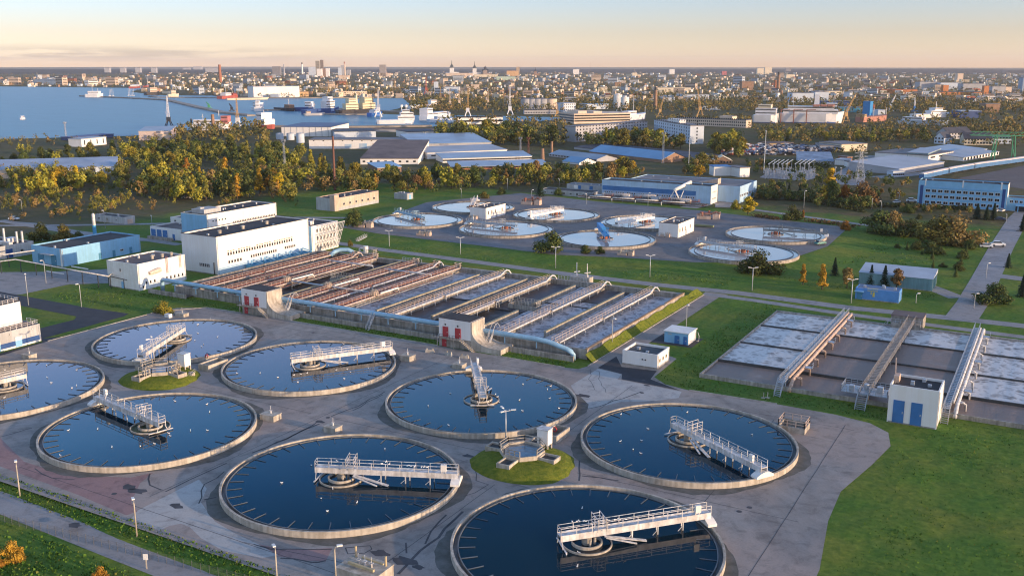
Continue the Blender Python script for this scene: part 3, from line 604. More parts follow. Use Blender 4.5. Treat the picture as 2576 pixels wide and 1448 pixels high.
t = T('railed_pit', 'railed concrete pit on the yard beyond the brown tank', 'pit', qa('l',350,1440))
open_box(MB(), -2.6,2.6,-2.2,2.2,-.2,1.2).build('wall', [concrete, concrete_dk], t); MB().rail([(-2.5,-2.1,1.2),(2.5,-2.1,1.2),(2.5,2.1,1.2),(-2.5,2.1,1.2),(-2.5,-2.1,1.2)], 1.2, 1.6, .13).build('railing', pink, t)
# ---------------------------------------------------------------- gatehouses with chutes
def gatehouse(label, x0, y0, W=9.4, D=6.2, H=7.2):
    t = T('gatehouse', label, 'gatehouse', (x0,y0,0), 0, 'white gatehouses with concrete chutes')
    MB().box(0,W,0,D,-.2,2.5).build('base', concrete, t)
    MB().box(0,W,0,D,2.502,H).build('wall', wall_white, t)
    MB().box(.15,W-.15,.15,D-.15,H+.002,H+.12).build('roof', roof_dark, t)
    prof = [(0,H-.02),(.35,H-.02)]+[(.35+5.6*(1-math.cos(a)), 5.0-3.6*math.sin(a)) for a in [i*math.pi/2/9 for i in range(10)]]
    prof = [(W+.002+p[0], p[1]) for p in prof]+[(W+8.6,1.3),(W+8.6,-.2),(W+.002,-.2)]
    k = len(prof); vs = [(p[0],yy,p[1]) for yy in (.02,D-.02) for p in prof]
    MB().add(vs, [tuple(range(k))[::-1], tuple(range(k,2*k))]+[(i,i+1,i+1+k,i+k) for i in range(k-1)]+[(k-1,0,k,2*k-1)]).build('chute', concrete_lt, t)
    for xx, z, h_ in ((2.0,2.65,2.5),(5.7,2.65,2.5),(1.6,.05,2.2)): add_door('door', 1.5 if z > 1 else 1.1, h_, red_door, t, (xx,-.04,z))
    for xx in (2.0,5.7): MB().box(xx-.12,xx+.12,-.22,-.02,5.6,6.0).build('wall_lamp', dark_steel, t)
    MB().box(-.9,6.9,-1.3,-.02,2.36,2.5).bar((.2,-1.1,0),(.2,-1.1,2.36),.15).bar((5,-1.1,0),(5,-1.1,2.36),.15).build('balcony', concrete, t)
    MB().rail([(-.9,-1.25,2.5),(6.9,-1.25,2.5)], 1.0, 1.0, .06).build('balcony_railing', dark_steel, t)
    b = MB()
    for i in range(9): b.box(6.95+i*.42,7.40+i*.42,-1.3,-.05,max(0,2.2-i*.27-.25),2.3-i*.27)
    b.build('stair', concrete, t); MB().rail([(6.9,-1.28,2.4),(10.7,-1.28,.1)], 1.0, 1.2, .06).build('stair_railing', galv, t)
gatehouse('white gatehouse with red doors and chute beside the small white building, farther of the two', -200.2, 197.2)
gatehouse('white gatehouse with red doors and chute in the middle of the front basin wall', -132.8, 197.3)
# ---------------------------------------------------------------- pale blue pipe along the front of the basin
t = T('blue_pipe', 'long pale blue pipe running along the front of the aeration basin', 'pipe', (-240,204,0))
o = Vector((-240,204,0))
pp = [(-241.9,205.2,0),(-241.9,205.2,2.6),(-241.7,205,3.4),(-241,204.8,3.9),(-239.5,204.4,4.0),(-206,203.2,4.0),(-190,203.4,4.0),(-137,203.0,3.9),(-120,202.9,3.85),(-108,202.9,3.8),(-104.6,202.9,3.55),(-99.4,202.9,2.35),(-98.4,202.9,1.95),(-97.9,202.9,1.3),(-97.8,202.9,0)]
MB().tube([Vector(p)-o for p in pp], .62, 14).build('pipe_run', blue_pipe, t, smooth=True)
for i, xx in enumerate(range(-234,-104,9)):
    if not (-201 < xx < -190 or -134 < xx < -122): MB().bar((xx+240,-.9,1.4),(xx+240,-.9,3.4),.22).box(xx+239.2,xx+240.8,-1.3,-.4,3.2,3.42).build('pipe_saddle', blue_pipe, t)
def stairs(label, x, y, L_=3.0, h=3.2, hook=True):
    t = T('access_stair', label, 'stair', (x,y,0), 0, 'steel access stairs onto the basins'); b = MB()
    for s in (-.45,.45): b.bar((s,0,.1),(s,L_,h),.12,.3)
    for i in range(9): b.box(-.4,.4,L_*i/9-.02,L_*i/9+.22,h*i/9+.12,h*i/9+.17)
    b.build('flight', galv, t); r = MB()
    for s in (-.5,.5): r.rail([(s,0,.1),(s,L_,h)], 1.0, 1.3, .08)
    if hook:
        for s in (-.5,.5): r.tube([(s,L_,h+1.0),(s,L_+1.0,h+2.2),(s,L_+2.2,h+2.3),(s,L_+3.2,h+1.2)], .06, 6)
    r.build('handrail', steel_white, t)
stairs('curved access stair over the pipe beside the farther gatehouse', -187, 200.3, 2.4, 3.6); stairs('access stair over the pipe, midway between the two gatehouses', -157.5, 199.8, 2.6, 3.4, False)
stairs('access stair squeezed against the left wall of the nearer gatehouse', -134.6, 200, 2.6, 4.0, False); stairs('access stair over the pipe right of the nearer gatehouse', -120.3, 199.5, 2.8, 3.6)
# ---------------------------------------------------------------- aeration basin of long lanes
BX0, BX1, BY0, BY1, BT, BW = -236.0, -95.0, 204.6, 272.8, 2.5, 1.0
t = T('aeration_basin', 'large walled aeration basin of long parallel lanes with pipes', 'basin', (BX0,BY0,0)); W_, D_ = BX1-BX0, BY1-BY0
b = MB(); b.box(0,W_,0,.45,-.2,BT).box(0,W_,D_-1.6,D_,-.2,BT).box(0,.45,.452,D_-1.602,-.2,BT).box(W_-.55,W_,.452,D_-1.602,-.2,BT)
b.build('outer_wall', concrete, t)
MB().box(W_-.62,W_+.12,0,D_-18,BT+.003,BT+.18).box(W_-.62,W_+.12,D_-15,D_,BT+.003,BT+.18).build('wall_coping', M('sun bleached timber coping', (.42,.27,.16), .8, .3, .6), t)
for x0, x1 in ((-8,8.5),(46,101),(118,W_-2)): MB().box(x0,x1,-3.4,-3.0,-.2,1.35).build('front_channel_wall', concrete, t)
MB().poly([(46,-3,.35),(101,-3,.35),(101,0,.35),(46,0,.35)]).poly([(118,-3,.35),(W_-2,-3,.35),(W_-2,0,.35),(118,0,.35)]).poly([(-8,-3,.35),(8.5,-3,.35),(8.5,0,.35),(-8,0,.35)]).build('channel_floor', concrete_dk, t)
foamw = foam_mat('foaming grey water', (.085,.083,.100), (.50,.50,.54), .30, .24, .54)
darkw = foam_mat('dark basin water', (.020,.017,.016), (.16,.15,.16), .25, .50, .75)
calmw = foam_mat('calm grey basin water', (.075,.070,.078), (.30,.30,.33), .20, .55, .80)
def lane(x0, x1, y0, y1, m): MB().poly([(x0-BX0,y0-BY0,BW),(x1-BX0,y0-BY0,BW),(x1-BX0,y1-BY0,BW),(x0-BX0,y1-BY0,BW)]).build('lane_water', m, t)
lane(-235.6,-198.3,205.1,271.1,darkw); lane(-197.9,-182.7,205.1,271.1,darkw); lane(-182.3,-163.3,205.1,271.1,foamw); lane(-162.9,-146.3,205.1,238,calmw); lane(-162.9,-146.3,238.1,271.1,foamw)
lane(-145.9,-128.8,205.1,233,darkw); lane(-145.9,-128.8,233.1,271.1,calmw); lane(-128.4,-120.7,205.1,271.1,foamw); lane(-120.3,-111.8,205.1,253,foamw); lane(-120.3,-111.8,253.1,271.1,calmw); lane(-111.4,-95.6,205.1,271.1,foamw)
for xx, y0, y1, mt in ((-198,205.1,271,tan),(-163,211,266,tan),(-146,213.5,268,tan),(-128.6,205.1,230.5,tan),(-128.6,239.5,267,tan),(-111.6,214.5,265.5,tan),(-217,206,271,concrete),(-182.5,205.1,271,concrete),(-104.6,206,271,concrete),(-120.5,206,271,concrete),(-139.4,206,271,concrete),(-156.2,206,271,concrete),(-226.6,206,271,concrete),(-208.6,206,271,concrete),(-191,206,271,concrete),(-174,206,271,concrete)):
    mt2 = [concrete, mt]; MB().box(xx-.3-BX0,xx+.3-BX0,y0-BY0,y1-BY0,-.1,2.35,0,1).box(xx-.36-BX0,xx+.36-BX0,y0-BY0,y1-BY0,2.352,2.5,1).build('partition_wall', mt2, t)
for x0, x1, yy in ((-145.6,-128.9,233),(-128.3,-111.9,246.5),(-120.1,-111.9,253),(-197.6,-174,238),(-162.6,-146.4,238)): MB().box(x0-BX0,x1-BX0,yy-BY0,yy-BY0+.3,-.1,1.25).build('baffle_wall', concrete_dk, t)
# chambers in the lanes
for l, k, zx, zy, lx, ly in (('railed concrete chamber between the red pipes','B',140,510,7.5,3.2), ('railed concrete chamber platform between the white walkways','C',720,760,9.0,3.6)):
    p = s6(*((1250,920) if k == 'B' else (1800,960)), zx, zy, 2.5); c = T('basin_chamber', l, 'chamber', (p.x,p.y,0), 0, 'railed chambers in the basin')
    open_box(MB(), -lx/2,lx/2,-ly/2,ly/2,-.1,2.3).build('wall', [concrete, concrete_dk], c); MB().rail([(-lx/2,-ly/2,2.3),(lx/2,-ly/2,2.3),(lx/2,ly/2,2.3),(-lx/2,ly/2,2.3),(-lx/2,-ly/2,2.3)], 1.2, 1.1, .12).build('railing', concrete_lt, c)
# walkways
def walkway(label, x, y0, y1, m, deck=1.2, pipe=.24, pm=None, red=False, neck=True, group='white railed walkways over the basin lanes', z=2.55):
    L_ = y1-y0; t = T('basin_walkway', label, 'walkway', (x,y0,0), 0, group)
    MB().box(-deck/2,deck/2,0,L_,z,z+.16).build('deck', m, t); rw = .10
    for s in (-1,1): MB().rail([(s*(deck/2-.05),0,z+.16),(s*(deck/2-.05),L_,z+.16)], 1.15, 2.0, .075).build('railing', (pinkw if s > 0 else rust) if red else m, t)
    px_ = deck/2+pipe+.18; pm = pm or steel_white
    pts = [(px_,L_*.42,z-.3)]+[(px_,L_*.42+.5,z+.05),(px_,L_-6.5,z+.05)]
    pts += [(px_,L_-5,z+.05),(px_,L_-2.2,z+1.0),(px_+.1,L_-1.0,z+1.25),(px_+.5,L_-.2,z+1.0),(px_+.9,L_+.2,z+.1),(px_+1,L_+.2,z-1)] if neck else [(px_,L_-1,z+.05)]
    MB().tube([(px_,L_*.42,z-1.6)]+pts, pipe, 10).build('air_pipe', pm, t, smooth=True)
    MB().tube([(px_,1.5,z-.05),(px_,L_*.40,z-.05)], pipe*.95, 10).build('lower_air_pipe', pm, t, smooth=True)
    d = MB().tube([(.05,0,-.1),(pipe+.25,0,-.2),(pipe+.35,0,-1.7)], .09, 6).mesh('drop_pipe', pm)
    for i in range(int(L_/6)): link('drop_pipe', d, t, (px_,3+i*6,z))
    return t
pinkw = M('peach painted steel', (.60,.50,.44), .6, .22, .7, streak=.2)
for l, x, y0 in (('first white walkway, left of the four, with a gooseneck pipe end',-156.2,207),('second of the four white walkways, ending at the rear railing',-139.4,209),('third of the four white walkways, its stair crossing the blue pipe end',-120.5,206),('fourth white walkway, nearest the right wall of the basin',-104.6,205.5)):
    walkway(l, x, y0, 271.6, pinkw)
reds = [(-226.6,'red pipe walkway nearest the big white hall'),(-217,'second red pipe walkway from the hall'),(-208.6,'third red pipe walkway, left of the ochre wall'),(-191,'fourth red pipe walkway, right of the ochre wall'),(-182.5,'fifth red pipe walkway, with the long pale pipe'),(-174,'red pipe walkway farthest from the hall, beside the foaming water')]
for i, (x, l) in enumerate(reds):
    t = walkway(l, x, 206, 271.6, rust, .8, .26, pinkw if i != 4 else steel_white, neck=(i in (1,4)), red=True, group='red pipe walkways of the basin')
    MB().tube([(-.95,2,2.7),(-.95,64,2.7)], .24, 8).build('red_pipe', rust, t, smooth=True)
    for dx, mm, nm, rr in ((2.6,rust,'thin_red_pipe',.13),(3.6,concrete_lt,'thin_grey_pipe',.16),(-3.0,concrete_lt,'thin_grey_pipe',.14),(-2.4,rust,'thin_red_pipe',.10)):
        y0_, y1_ = RND.uniform(2,20), RND.uniform(40,63); MB().tube([(dx,y0_,1.2),(dx,y0_,2.3),(dx,y1_,2.3),(dx,y1_,1.2)], rr, 6).build(nm, mm, t)
    MB().tube([(-1.7,2,2.15),(-1.7,63,2.15)], .22, 8).build('grey_pipe', concrete_lt, t, smooth=True)
    MB().rail([(-1.0,65.4,2.6),(1.0,65.4,2.6),(1.0,63.6,2.6),(-1.0,63.6,2.6),(-1.0,65.4,2.6)], 1.6, .9, .13).build('end_cage', pinkw, t)
    for yy in range(5, 62, 9): MB().bar((-1.9,yy,1.0),(-1.9,yy,2.5),.12).bar((-1.9,yy,2.45),(.6,yy,2.45),.12).build('pipe_support', concrete, t)
for x, y, l in ((-209.3,225.8,'round ribbed drum on the red pipes nearest the hall'),(-192.3,225.3,'round ribbed drum on the red pipes, middle of three'),(-173.8,224.2,'round ribbed drum on the red pipes beside the foaming water')):
    t = T('ribbed_drum', l, 'pipe drum', (x,y,2.4), .4, 'round ribbed drums on the red pipes'); n = 14
    MB().lathe([(.05,0),(.9,.05),(1.25,.5),(1.3,1.0),(1.05,1.6),(.5,1.95),(.02,2.0)], 18).build('drum', M('peach drum', (.50,.38,.30), .7, .3, 2), t)
    r = MB()
    for i in range(n): a = i*2*math.pi/n; r.tube([(math.cos(a)*q_, math.sin(a)*q_, zz) for q_, zz in ((1.0,.05),(1.38,.55),(1.42,1.05),(1.12,1.7),(.5,2.05))], .07, 5)
    r.build('ribs', concrete_lt, t)
for l, pts in (('grey cross pipe joining the ribbed drums', [(-207.5,225.8,3.1),(-175.5,225.3,3.1)]), ('grey cross pipe high over the far end of the left red pipes', [(-218,256,2.6),(-218,256,3.4),(-198.5,256,3.4),(-198.5,256,2.6)]), ('grey cross pipe over the far end of the right red pipes', [(-192,254,2.6),(-192,254,3.4),(-173.5,254,3.4),(-173.5,254,2.6)]),
               ('white feed pipe with a bent down end beside the first drum', [(-207.8,226.5,3.3),(-207.5,236,3.3),(-207.4,236.6,2.2)]), ('white feed pipe with a bent down end beside the middle drum', [(-190.6,226.5,3.3),(-190.3,238,3.3),(-190.2,238.6,1.0)]), ('white feed pipe with a bent down end beside the last drum', [(-172.4,225.5,3.2),(-172.2,234,3.2),(-172.1,234.6,1.0)])):
    tag(MB().tube(pts, .27, 8).build('cross_pipe', galv if 'grey' in l else white, smooth=True), l, 'pipe', 'cross pipes over the red pipes')
tag(MB().tube([(-226,267,2.4),(-225.5,269,3.6),(-224,270.5,4.1),(-221,271.2,4.2),(-219.5,271.5,3.6),(-219.3,271.5,2.2)], .8, 12).build('pipe_elbow', blue_pipe, smooth=True), 'thick pale blue pipe bend behind the red pipes', 'pipe')
for l, x0, x1 in (('white railing along the rear basin wall by the red pipes',-198,-190),('white railing along the rear basin wall beside the spindle tower',-137,-126)):
    t = T('wall_railing', l, 'railing', (x0,272.3,2.5), 0, 'railings on the rear basin wall'); MB().rail([(0,0,0),(x1-x0,0,0)], 1.15, 1.1, .12).build('railing_panel', galv, t)
t = T('spindle_tower', 'concrete gate block with two tall spindles behind the basin', 'sluice', (-131,277,0))
MB().box(-3.3,3.3,-1.6,1.6,-.2,3.0).build('block', concrete_lt, t)
for xx in (-1.8,1.9): MB().cyl(xx,0,3.0,3.9,.45,.35,10).cyl(xx,0,3.9,7.4,.14,n=8).bar((xx-.7,-.5,4.3),(xx+.9,.6,4.5),.3).build('spindle', steel_white, t)
MB().rail([(-3.2,-1.5,3),(3.2,-1.5,3)], 1.0, 1.3, .08).bar((-4.2,-1.4,0),(-3.4,-1.4,3),.15).bar((-4.2,-.8,0),(-3.4,-.8,3),.15).build('railing', galv, t)
t = T('pump_plinth', 'concrete pump plinth with white motor behind the left end of the basin', 'pump', (-221,281.5,.4)); MB().box(-4,4,-1.7,1.7,-.6,1.0).build('plinth', concrete, t)
MB().cyl(-.3,0,1.0,3.6,.9,n=14).tube([(-3.2,0,1.0),(-3.2,0,2.2),(-2.6,0,2.6),(-1,0,2.6)], .35, 8).build('motor', white, t); MB().rail([(1.2,-1.6,1),(3.9,-1.6,1),(3.9,1.6,1),(1.2,1.6,1)], 1.6, .9, .12, mids=2).build('cage', concrete_lt, t)
# ---------------------------------------------------------------- right basin with wide cells
RX0, RX1, RY0, RY1 = -67.0, 52.0, 204.8, 272.0
t = T('aeration_basin', 'low square aeration basin with foam cells on the right', 'basin', (RX0,RY0,0)); W_, D_ = RX1-RX0, RY1-RY0
MB().box(0,W_,0,.5,-.2,.95).box(0,W_,D_-.9,D_,-.2,.95).box(0,.4,.502,D_-.902,-.2,.95).box(W_-.4,W_,.502,D_-.902,-.2,.95).build('outer_wall', concrete, t)
foam2 = foam_mat('white foaming water', (.17,.145,.130), (.64,.61,.59), .22, .20, .52); brownw = foam_mat('calm brown water', (.235,.175,.145), (.34,.28,.25), .12, .55, .85)
cols = [RX0+.4,-48.2,-31.2,-15.2,RX1-.4]
yl = []
for i, (a, c) in enumerate((((40,430),(1960,685)),((0,620),(1900,880)),((0,815),(1300,1040)))): yl.append((qa('l',*a,.8).y+qa('l',*c,.8).y)/2)
yr = [RY1-.9]+yl+[RY0+.5]
for ci in range(4):
    for ri in range(4):
        fo = (ri == 0) or (ci == 0 and ri < 3) or (ci == 3 and ri < 3)
        x0, x1, y1, y0 = cols[ci], cols[ci+1], yr[ri], yr[ri+1]
        MB().poly([(x0-RX0,y0-RY0,.55),(x1-RX0,y0-RY0,.55),(x1-RX0,y1-RY0,.55),(x0-RX0,y1-RY0,.55)]).build('cell_water', foam2 if fo else brownw, t)
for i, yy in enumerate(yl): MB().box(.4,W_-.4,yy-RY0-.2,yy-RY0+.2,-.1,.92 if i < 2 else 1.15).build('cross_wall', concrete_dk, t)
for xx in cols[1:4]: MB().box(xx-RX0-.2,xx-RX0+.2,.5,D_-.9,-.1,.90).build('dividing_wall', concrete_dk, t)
tanw = M('peach pipe paint', (.62,.46,.36), .6, .25, .8, streak=.2)
def foot(label, x, m, wide, extras):
    t = T('basin_footbridge', label, 'footbridge', (x,RY0-2,0), 0, 'footbridges over the right basin'); L_ = 71.0; z = 2.3
    dk = MB()
    for i in range(int(L_/1.2)): dk.box(-wide/2+.05,wide/2-.05,i*1.2,i*1.2+.75,z+.05,z+.12)
    dk.box(-wide/2,-wide/2+.1,0,L_,z,z+.14).box(wide/2-.1,wide/2,0,L_,z,z+.14).build('deck', m, t)
    for s in (-1,1): MB().rail([(s*(wide/2-.05),0,z+.14),(s*(wide/2-.05),L_,z+.14)], 1.15, 2.2, .09, mids=2).build('railing', m, t)
    b = MB()
    for i in range(10): b.bar((-wide*.35,2.6+i*7.2,.2),(-wide*.35,2.6+i*7.2,z),.2).bar((wide*.35,2.6+i*7.2,.2),(wide*.35,2.6+i*7.2,z),.2)
    b.build('support', m, t); s = MB()
    for i in range(7): s.box(-wide/2+.1,wide/2-.1,-2.4+i*.34,-2.1+i*.34,.15+i*.31,.2+i*.31)
    for sx in (-wide/2,wide/2): s.bar((sx,-2.6,0),(sx,0,z),.1,.2).rail([(sx,-2.6,.0),(sx,0,z)], 1.1, 1.3, .08)
    s.build('stair', galv, t)
    if extras:
        px_ = wide/2+.9
        MB().tube([(px_,1.5,.3),(px_,2.6,.8),(px_,4.5,2.1),(px_,L_-1.2,2.2),(px_,L_-.5,1.6),(px_,L_-.4,.6)], .42, 12).tube([(px_-.75,4,2.6),(px_-.75,L_-2,2.7)], .3, 8).build('air_main', extras, t, smooth=True)
        for i in range(8):
            yy = 6+i*8; MB().tube([(px_,yy,2.0),(px_+.9,yy,2.2),(px_+1.5,yy,1.9),(px_+1.5,yy,.4)], .22, 8).build('drop_pipe', extras, t, smooth=True); MB().tube([(px_,yy+2,2.0),(px_+1.1,yy+2,1.6),(px_+1.2,yy+2,.4)], .14, 6).build('drop_pipe', extras, t, smooth=True)
            MB().rail([(px_+.5,yy-.6,2.4),(px_+2,yy-.6,2.4),(px_+2,yy+1,2.4)], 1.0, 1.2, .08).box(px_+.5,px_+2,yy-.6,yy+1,2.3,2.4).build('valve_platform', galv, t) if i%3 == 1 else None
    return t
foot('footbridge with sunlit peach air main on the right basin', -48.2, galv, 1.3, tanw); t = foot('twin railed footbridge leading to the concrete block', -31.2, M('weathered grey timber', (.36,.33,.30), .8, .3, .7), 2.0, None)
MB().box(-4.6,4.6,1.0,6.2,2.32,2.44).rail([(-4.6,1,2.44),(-1.2,1,2.44)],1.3,1.0,.1,mids=2).rail([(1.2,1,2.44),(4.6,1,2.44),(4.6,6.2,2.44),(1.2,6.2,2.44)],1.3,1.1,.1,mids=2).rail([(-4.6,1,2.44),(-4.6,6.2,2.44),(-1.2,6.2,2.44)],1.3,1.1,.1,mids=2).build('platform', galv, t)
MB().box(-3.2,-2.2,2,3,2.45,3.6).box(2.2,3.4,3,4.2,2.45,3.7).cyl(0,4,2.4,3.8,.5,n=10).build('gate_drive', galv, t)
foot('footbridge with pale grey air main at the right edge of the view', -15.2, galv, 1.3, steel_white)
foot('footbridge hidden mostly past the right edge', 20, galv, 1.3, steel_white)
t = T('concrete_gate_block', 'grey concrete block at the head of the twin railed footbridge', 'concrete block', (-36.3,271.8,0)); MB().box(0,8,0.2,6.5,-.2,3.4).box(.3,7.7,-1.8,.19,-.2,1.9).build('block', concrete, t)
MB().box(-.1,8.1,.1,6.6,3.402,3.55).build('top_slab', roof_brown, t); MB().rail([(.3,-1.8,1.9),(7.7,-1.8,1.9)],1.1,1.2,.09).rail([(-1.4,-1,.2),(.2,-1,1.9)],1.1,1.2,.09).build('railing', galv, t)
t = T('weir_pit', 'railed weir pit in the foam near the right edge', 'pit', (3,206,0)); MB().rail([(0,0,.9),(6,0,.9),(6,5,.9)],1.3,1.2,.1,mids=2).box(-.2,6.3,5,5.3,.2,1.3).build('railing', galv, t)
# ---------------------------------------------------------------- buildings of the works
G = glass
h = Bld('process_hall', 'tall white process hall with a long strip of windows', 'hall', -261,-244.5,231,277,13.0, wall_white, eave=roof_dark)
h.win('E', 5.0,36.5,26, 5.9,.82,1.15,bars=0); h.win('E', 5.0,36.5,26, 7.25,.82,.30,tan,bars=0,skip=(3,9,10,17)); h.win('E', 5.2,10.6,5, 3.1,.95,1.1,bars=0); h.win('E', 15.8,28,12, 3.3,.8,1.1,bars=0); h.win('E', 33,38,6, 3.6,.75,1.0,bars=0); h.win('S', 8.2,12.4,6, 2.3,.6,1.2,bars=0)
h.band('wall_foot','E',.1,45.9,0,3.0,M('blue shade on wall foot',(.42,.58,.72),.7,.1,.3)); h.part('drain_pipe', MB().bar((14.9,-.12,.1),(14.9,-.12,4.2),.4,.2), dark_steel)  # shade along the foot of the hall, put into the colour as a bluish band
for y in (8,19,31): h.part('roof_vent', vent(MB(), 10, y, 12.5, .6, 1.0), concrete_lt)
for i in range(5):
    y = 12+i*6.4; t = T('blue_inlet_box', ['blue steel inlet box at the foot of the hall, nearest the camera','second blue inlet box at the foot of the hall','middle blue inlet box at the foot of the hall','fourth blue inlet box at the foot of the hall','blue inlet box at the foot of the hall nearest the fin wing'][i], 'inlet box', (-243.6,231+y,0), 0, 'blue inlet boxes at the foot of the hall')
    open_box(MB(), 0,3.4,0,4.2,0,1.7,.15).build('box', [M('cyan blue steel',(.10,.36,.60),.5,.12), blue_dk], t); MB().add([(-.6,4.25,2.4),(3.6,4.25,1.6),(3.6,4.6,1.6),(-.6,4.6,2.4),(-.6,4.25,2.6),(3.6,4.25,1.8),(3.6,4.6,1.8),(-.6,4.6,2.6)],[(0,1,5,4),(1,2,6,5),(2,3,7,6),(3,0,4,7),(4,5,6,7)]).build('chute', blue_lt, t)
    MB().cyl(.8,2.0,1.5,2.9,.3,n=8).build('motor', blue_lt, t)
h = Bld('control_wing', 'white control wing with leaning ribbed glass front', 'wing', -258,-243.2,277.05,292.5,10.2, wall_white)
for z, hh in ((1.0,1.8),(4.3,1.8),(7.4,1.4)): h.win('E', 3.2,13.0,6, z,1.1,hh)
fr = MB()
for i in range(15): y = 1.6+i*.95; fr.bar((14.95,y,.4),(17.6,y+1.2,10.3),.16,.22)
for zz, xx, yo in ((10.2,17.5,1.2),(6.8,16.6,.8),(3.4,15.8,.4)): fr.bar((xx,1.4+yo,zz),(xx,15.2+yo,zz),.2,.25)
h.part('fin_screen', fr, steel_white); h.band('end_panel','S',12.2,14.7,.2,10.0,blue_lt); h.part('roof_unit', MB().box(9,11,4,6,9.7,11.2), steel_white)
h = Bld('rear_hall', 'white hall behind the tall hall, with small square windows', 'hall', -305.5,-291,271,310,11.8, wall_white, eave=roof_dark)
h.win('E', 3.0,9.6,5, 8.6,.75,.7,bars=0); h.win('E', 14,37.5,26, 6.0,.6,1.4,bars=0); h.part('roof_hut', MB().box(4,11,2,11,11.4,13.2).box(6,8,3,5,13.2,13.8), grey_wall)
h.band('blue_panel','S',.1,14.3,.1,11.4,blue_lt,.03)
for y in (15,26,34): h.part('roof_vent', vent(MB(), 8, y, 11.3, .3, .5), steel_white)
h = Bld('garage', 'low white garage with three blue doors behind the tall hall', 'garage', -323.5,-305.6,270.5,284,4.8, wall_white, roof_brown)
for x in (1.9,5.3,8.7): h.door('S', x, .1, 2.4, 3.6, blue_mid, 'garage_door')
h.door('S', 13.6, .1, 1.1, 2.4, blue_mid); h.part('side_tanks', MB().box(.5,14,-2.2,-.6,0,1.1), concrete)
h = Bld('canopy_shed', 'low white shed with flat roof behind the garage', 'shed', -345,-318,300,306,3.0, wall_white, roof_grey)
h.win('S', 3,24,6,1.0,1.2,1.0)
h = Bld('white_block', 'small white building with ventilators beside the pipe end', 'building', -262.8,-248.6,201.7,220.8,8.5, white, roof_brown)
h.win('E', 3.0,17.6,10, 1.6,.75,1.0,bars=0,skip=(3,)); h.win('E',1.7,1.7,1,.5,.7,.9,bars=0); h.win('S', 6.2,6.2,1, 5.4,.6,1.0,bars=0); h.band('band','E',.05,19.0,0,3.4,M('pale wall base',(.62,.68,.74),.7,.1,.3))
for x, y in ((9.5,10),(10.5,13.2),(11,16.5)): h.part('ventilator', vent(MB(), x, y, 8.0, .45, 1.1), concrete_lt)
h.part('duct', MB().tube([(14.6,4.2,4.9),(15.0,6.6,5.3),(14.9,8.2,5.5)], [.55,.75,.7], 12), M('peach duct',(.62,.50,.42),.6,.2,1))
for y, z0 in ((11.4,3.7),(16.9,4.6)): h.part('ladder', MB().bar((14.45,y-.25,z0),(14.45,y-.25,9.2),.1).bar((14.45,y+.25,z0),(14.45,y+.25,9.2),.1), rust if y < 15 else tan)
h.part('drain_pipe', MB().bar((.3,-.12,.0),(.3,-.12,3.6),.16).bar((.3,-.12,3.4),(9,-.12,3.0),.16).bar((7.5,-.12,0),(7.5,-.12,2.9),.12), dark_steel); h.door('S', 6.8, .1, .9, 2.0, blue_lt)
h = Bld('blue_hall', 'long light blue hall with dark roof at the left', 'hall', -318.8,-302.2,214,247.6,6.4, blue_lt)
h.band('white_corner','S',15.7,16.6,0,6.4,white); h.door('S', 5, .1, 3.0, 3.4, M('teal door',(.06,.22,.36),.6,.1)); h.door('S', 12, .1, 2.6, 3.6, M('teal door',(.06,.22,.36),.6,.1)); h.part('canopy', MB().box(7,12.5,-1.8,0,4.0,4.15), galv)
for y in (15.5,21.5,29): h.door('E', y, .1, 1.0, 2.3, M('teal door',(.06,.22,.36),.6,.1))
h.win('E', 25,25,1,1.6,1.6,.8)
h = Bld('boiler_house', 'pale boiler house with three flue stacks at the left edge', 'building', -356,-333.5,211,225,4.8, grey_wall)
h.door('E', 4, .1, 2.4, 3.2, blue_dk); h.win('E', 9,9,1,1.5,1.4,1.2)
for i, (x, y) in enumerate(((16.5,6.5),(19.5,9.5),(20.5,11))): h.part('flue_stack', MB().cyl(x,y,4.3,10.2 if i == 0 else 8.8,.42,n=12), galv)
h.part('roof_duct', MB().box(15,22,4.5,6,4.4,5.6).box(13,16,8,12,4.4,6.0), steel_white)
h = Bld('grey_cabin', 'long grey cabin with dark roof by the birch trees', 'cabin', -379.5,-360.4,287.6,293.5,3.3, grey_wall)
h.win('S', 2.5,2.5,1,1.2,1.4,1.0); h.win('S', 14,14,1,1.2,1.0,1.0); h.door('S', 8, .05, 1.0, 2.1, concrete); h.door('E', 3.2, .05, 2.6, 1.9, pink)
h = Bld('pump_house', 'small white pump house with sunken mossy roof beside the path', 'pump house', -86.3,-77.5,205.7,213.4,3.5, wall_white, M('mossy roof felt',(.09,.10,.11),.8,.5,.3,c2=(.035,.04,.045)), .55, eave=None)
h.win('S', 5.1,5.8,2,1.7,.5,.4,bars=0); h.win('E', 1.5,5.6,3,1.4,.7,.8,tan,bars=0); h.part('wall_foot', MB().box(-.06,8.86,-.06,7.76,-.1,.35), concrete)
h = Bld('blue_kiosk', 'small blue kiosk with white roof and gable beside the path', 'kiosk', -84.4,-78.0,228.4,234.2,2.9, blue_lt, white, .02)
h.part('roof_slab', MB().box(-.25,6.65,-.25,6.05,2.902,3.12), white); h.band('white_side','E',.02,5.78,.05,2.85,white,.03); h.door('S', 3.4, .05, 1.1, 2.0, blue_mid); h.door('S', 5.6, .05, .8, 2.0, blue_mid); h.part('hook', MB().tube([(6.5,5.0,0),(6.5,5.0,2.0),(7.2,5.0,2.3),(7.5,5.0,1.4),(7.5,5,0)],.07,6).box(1.0,1.9,-.04,0,2.2,2.5), galv)
h = Bld('blue_kiosk', 'blue flat roofed kiosk with graffiti beside the far road', 'kiosk', -51,-38.6,301.4,307.2,3.5, M('bright blue wall',(.10,.28,.62),.6,.12,.4), M('blue grey roof',(.17,.22,.32),.7,.2,.2), .12)
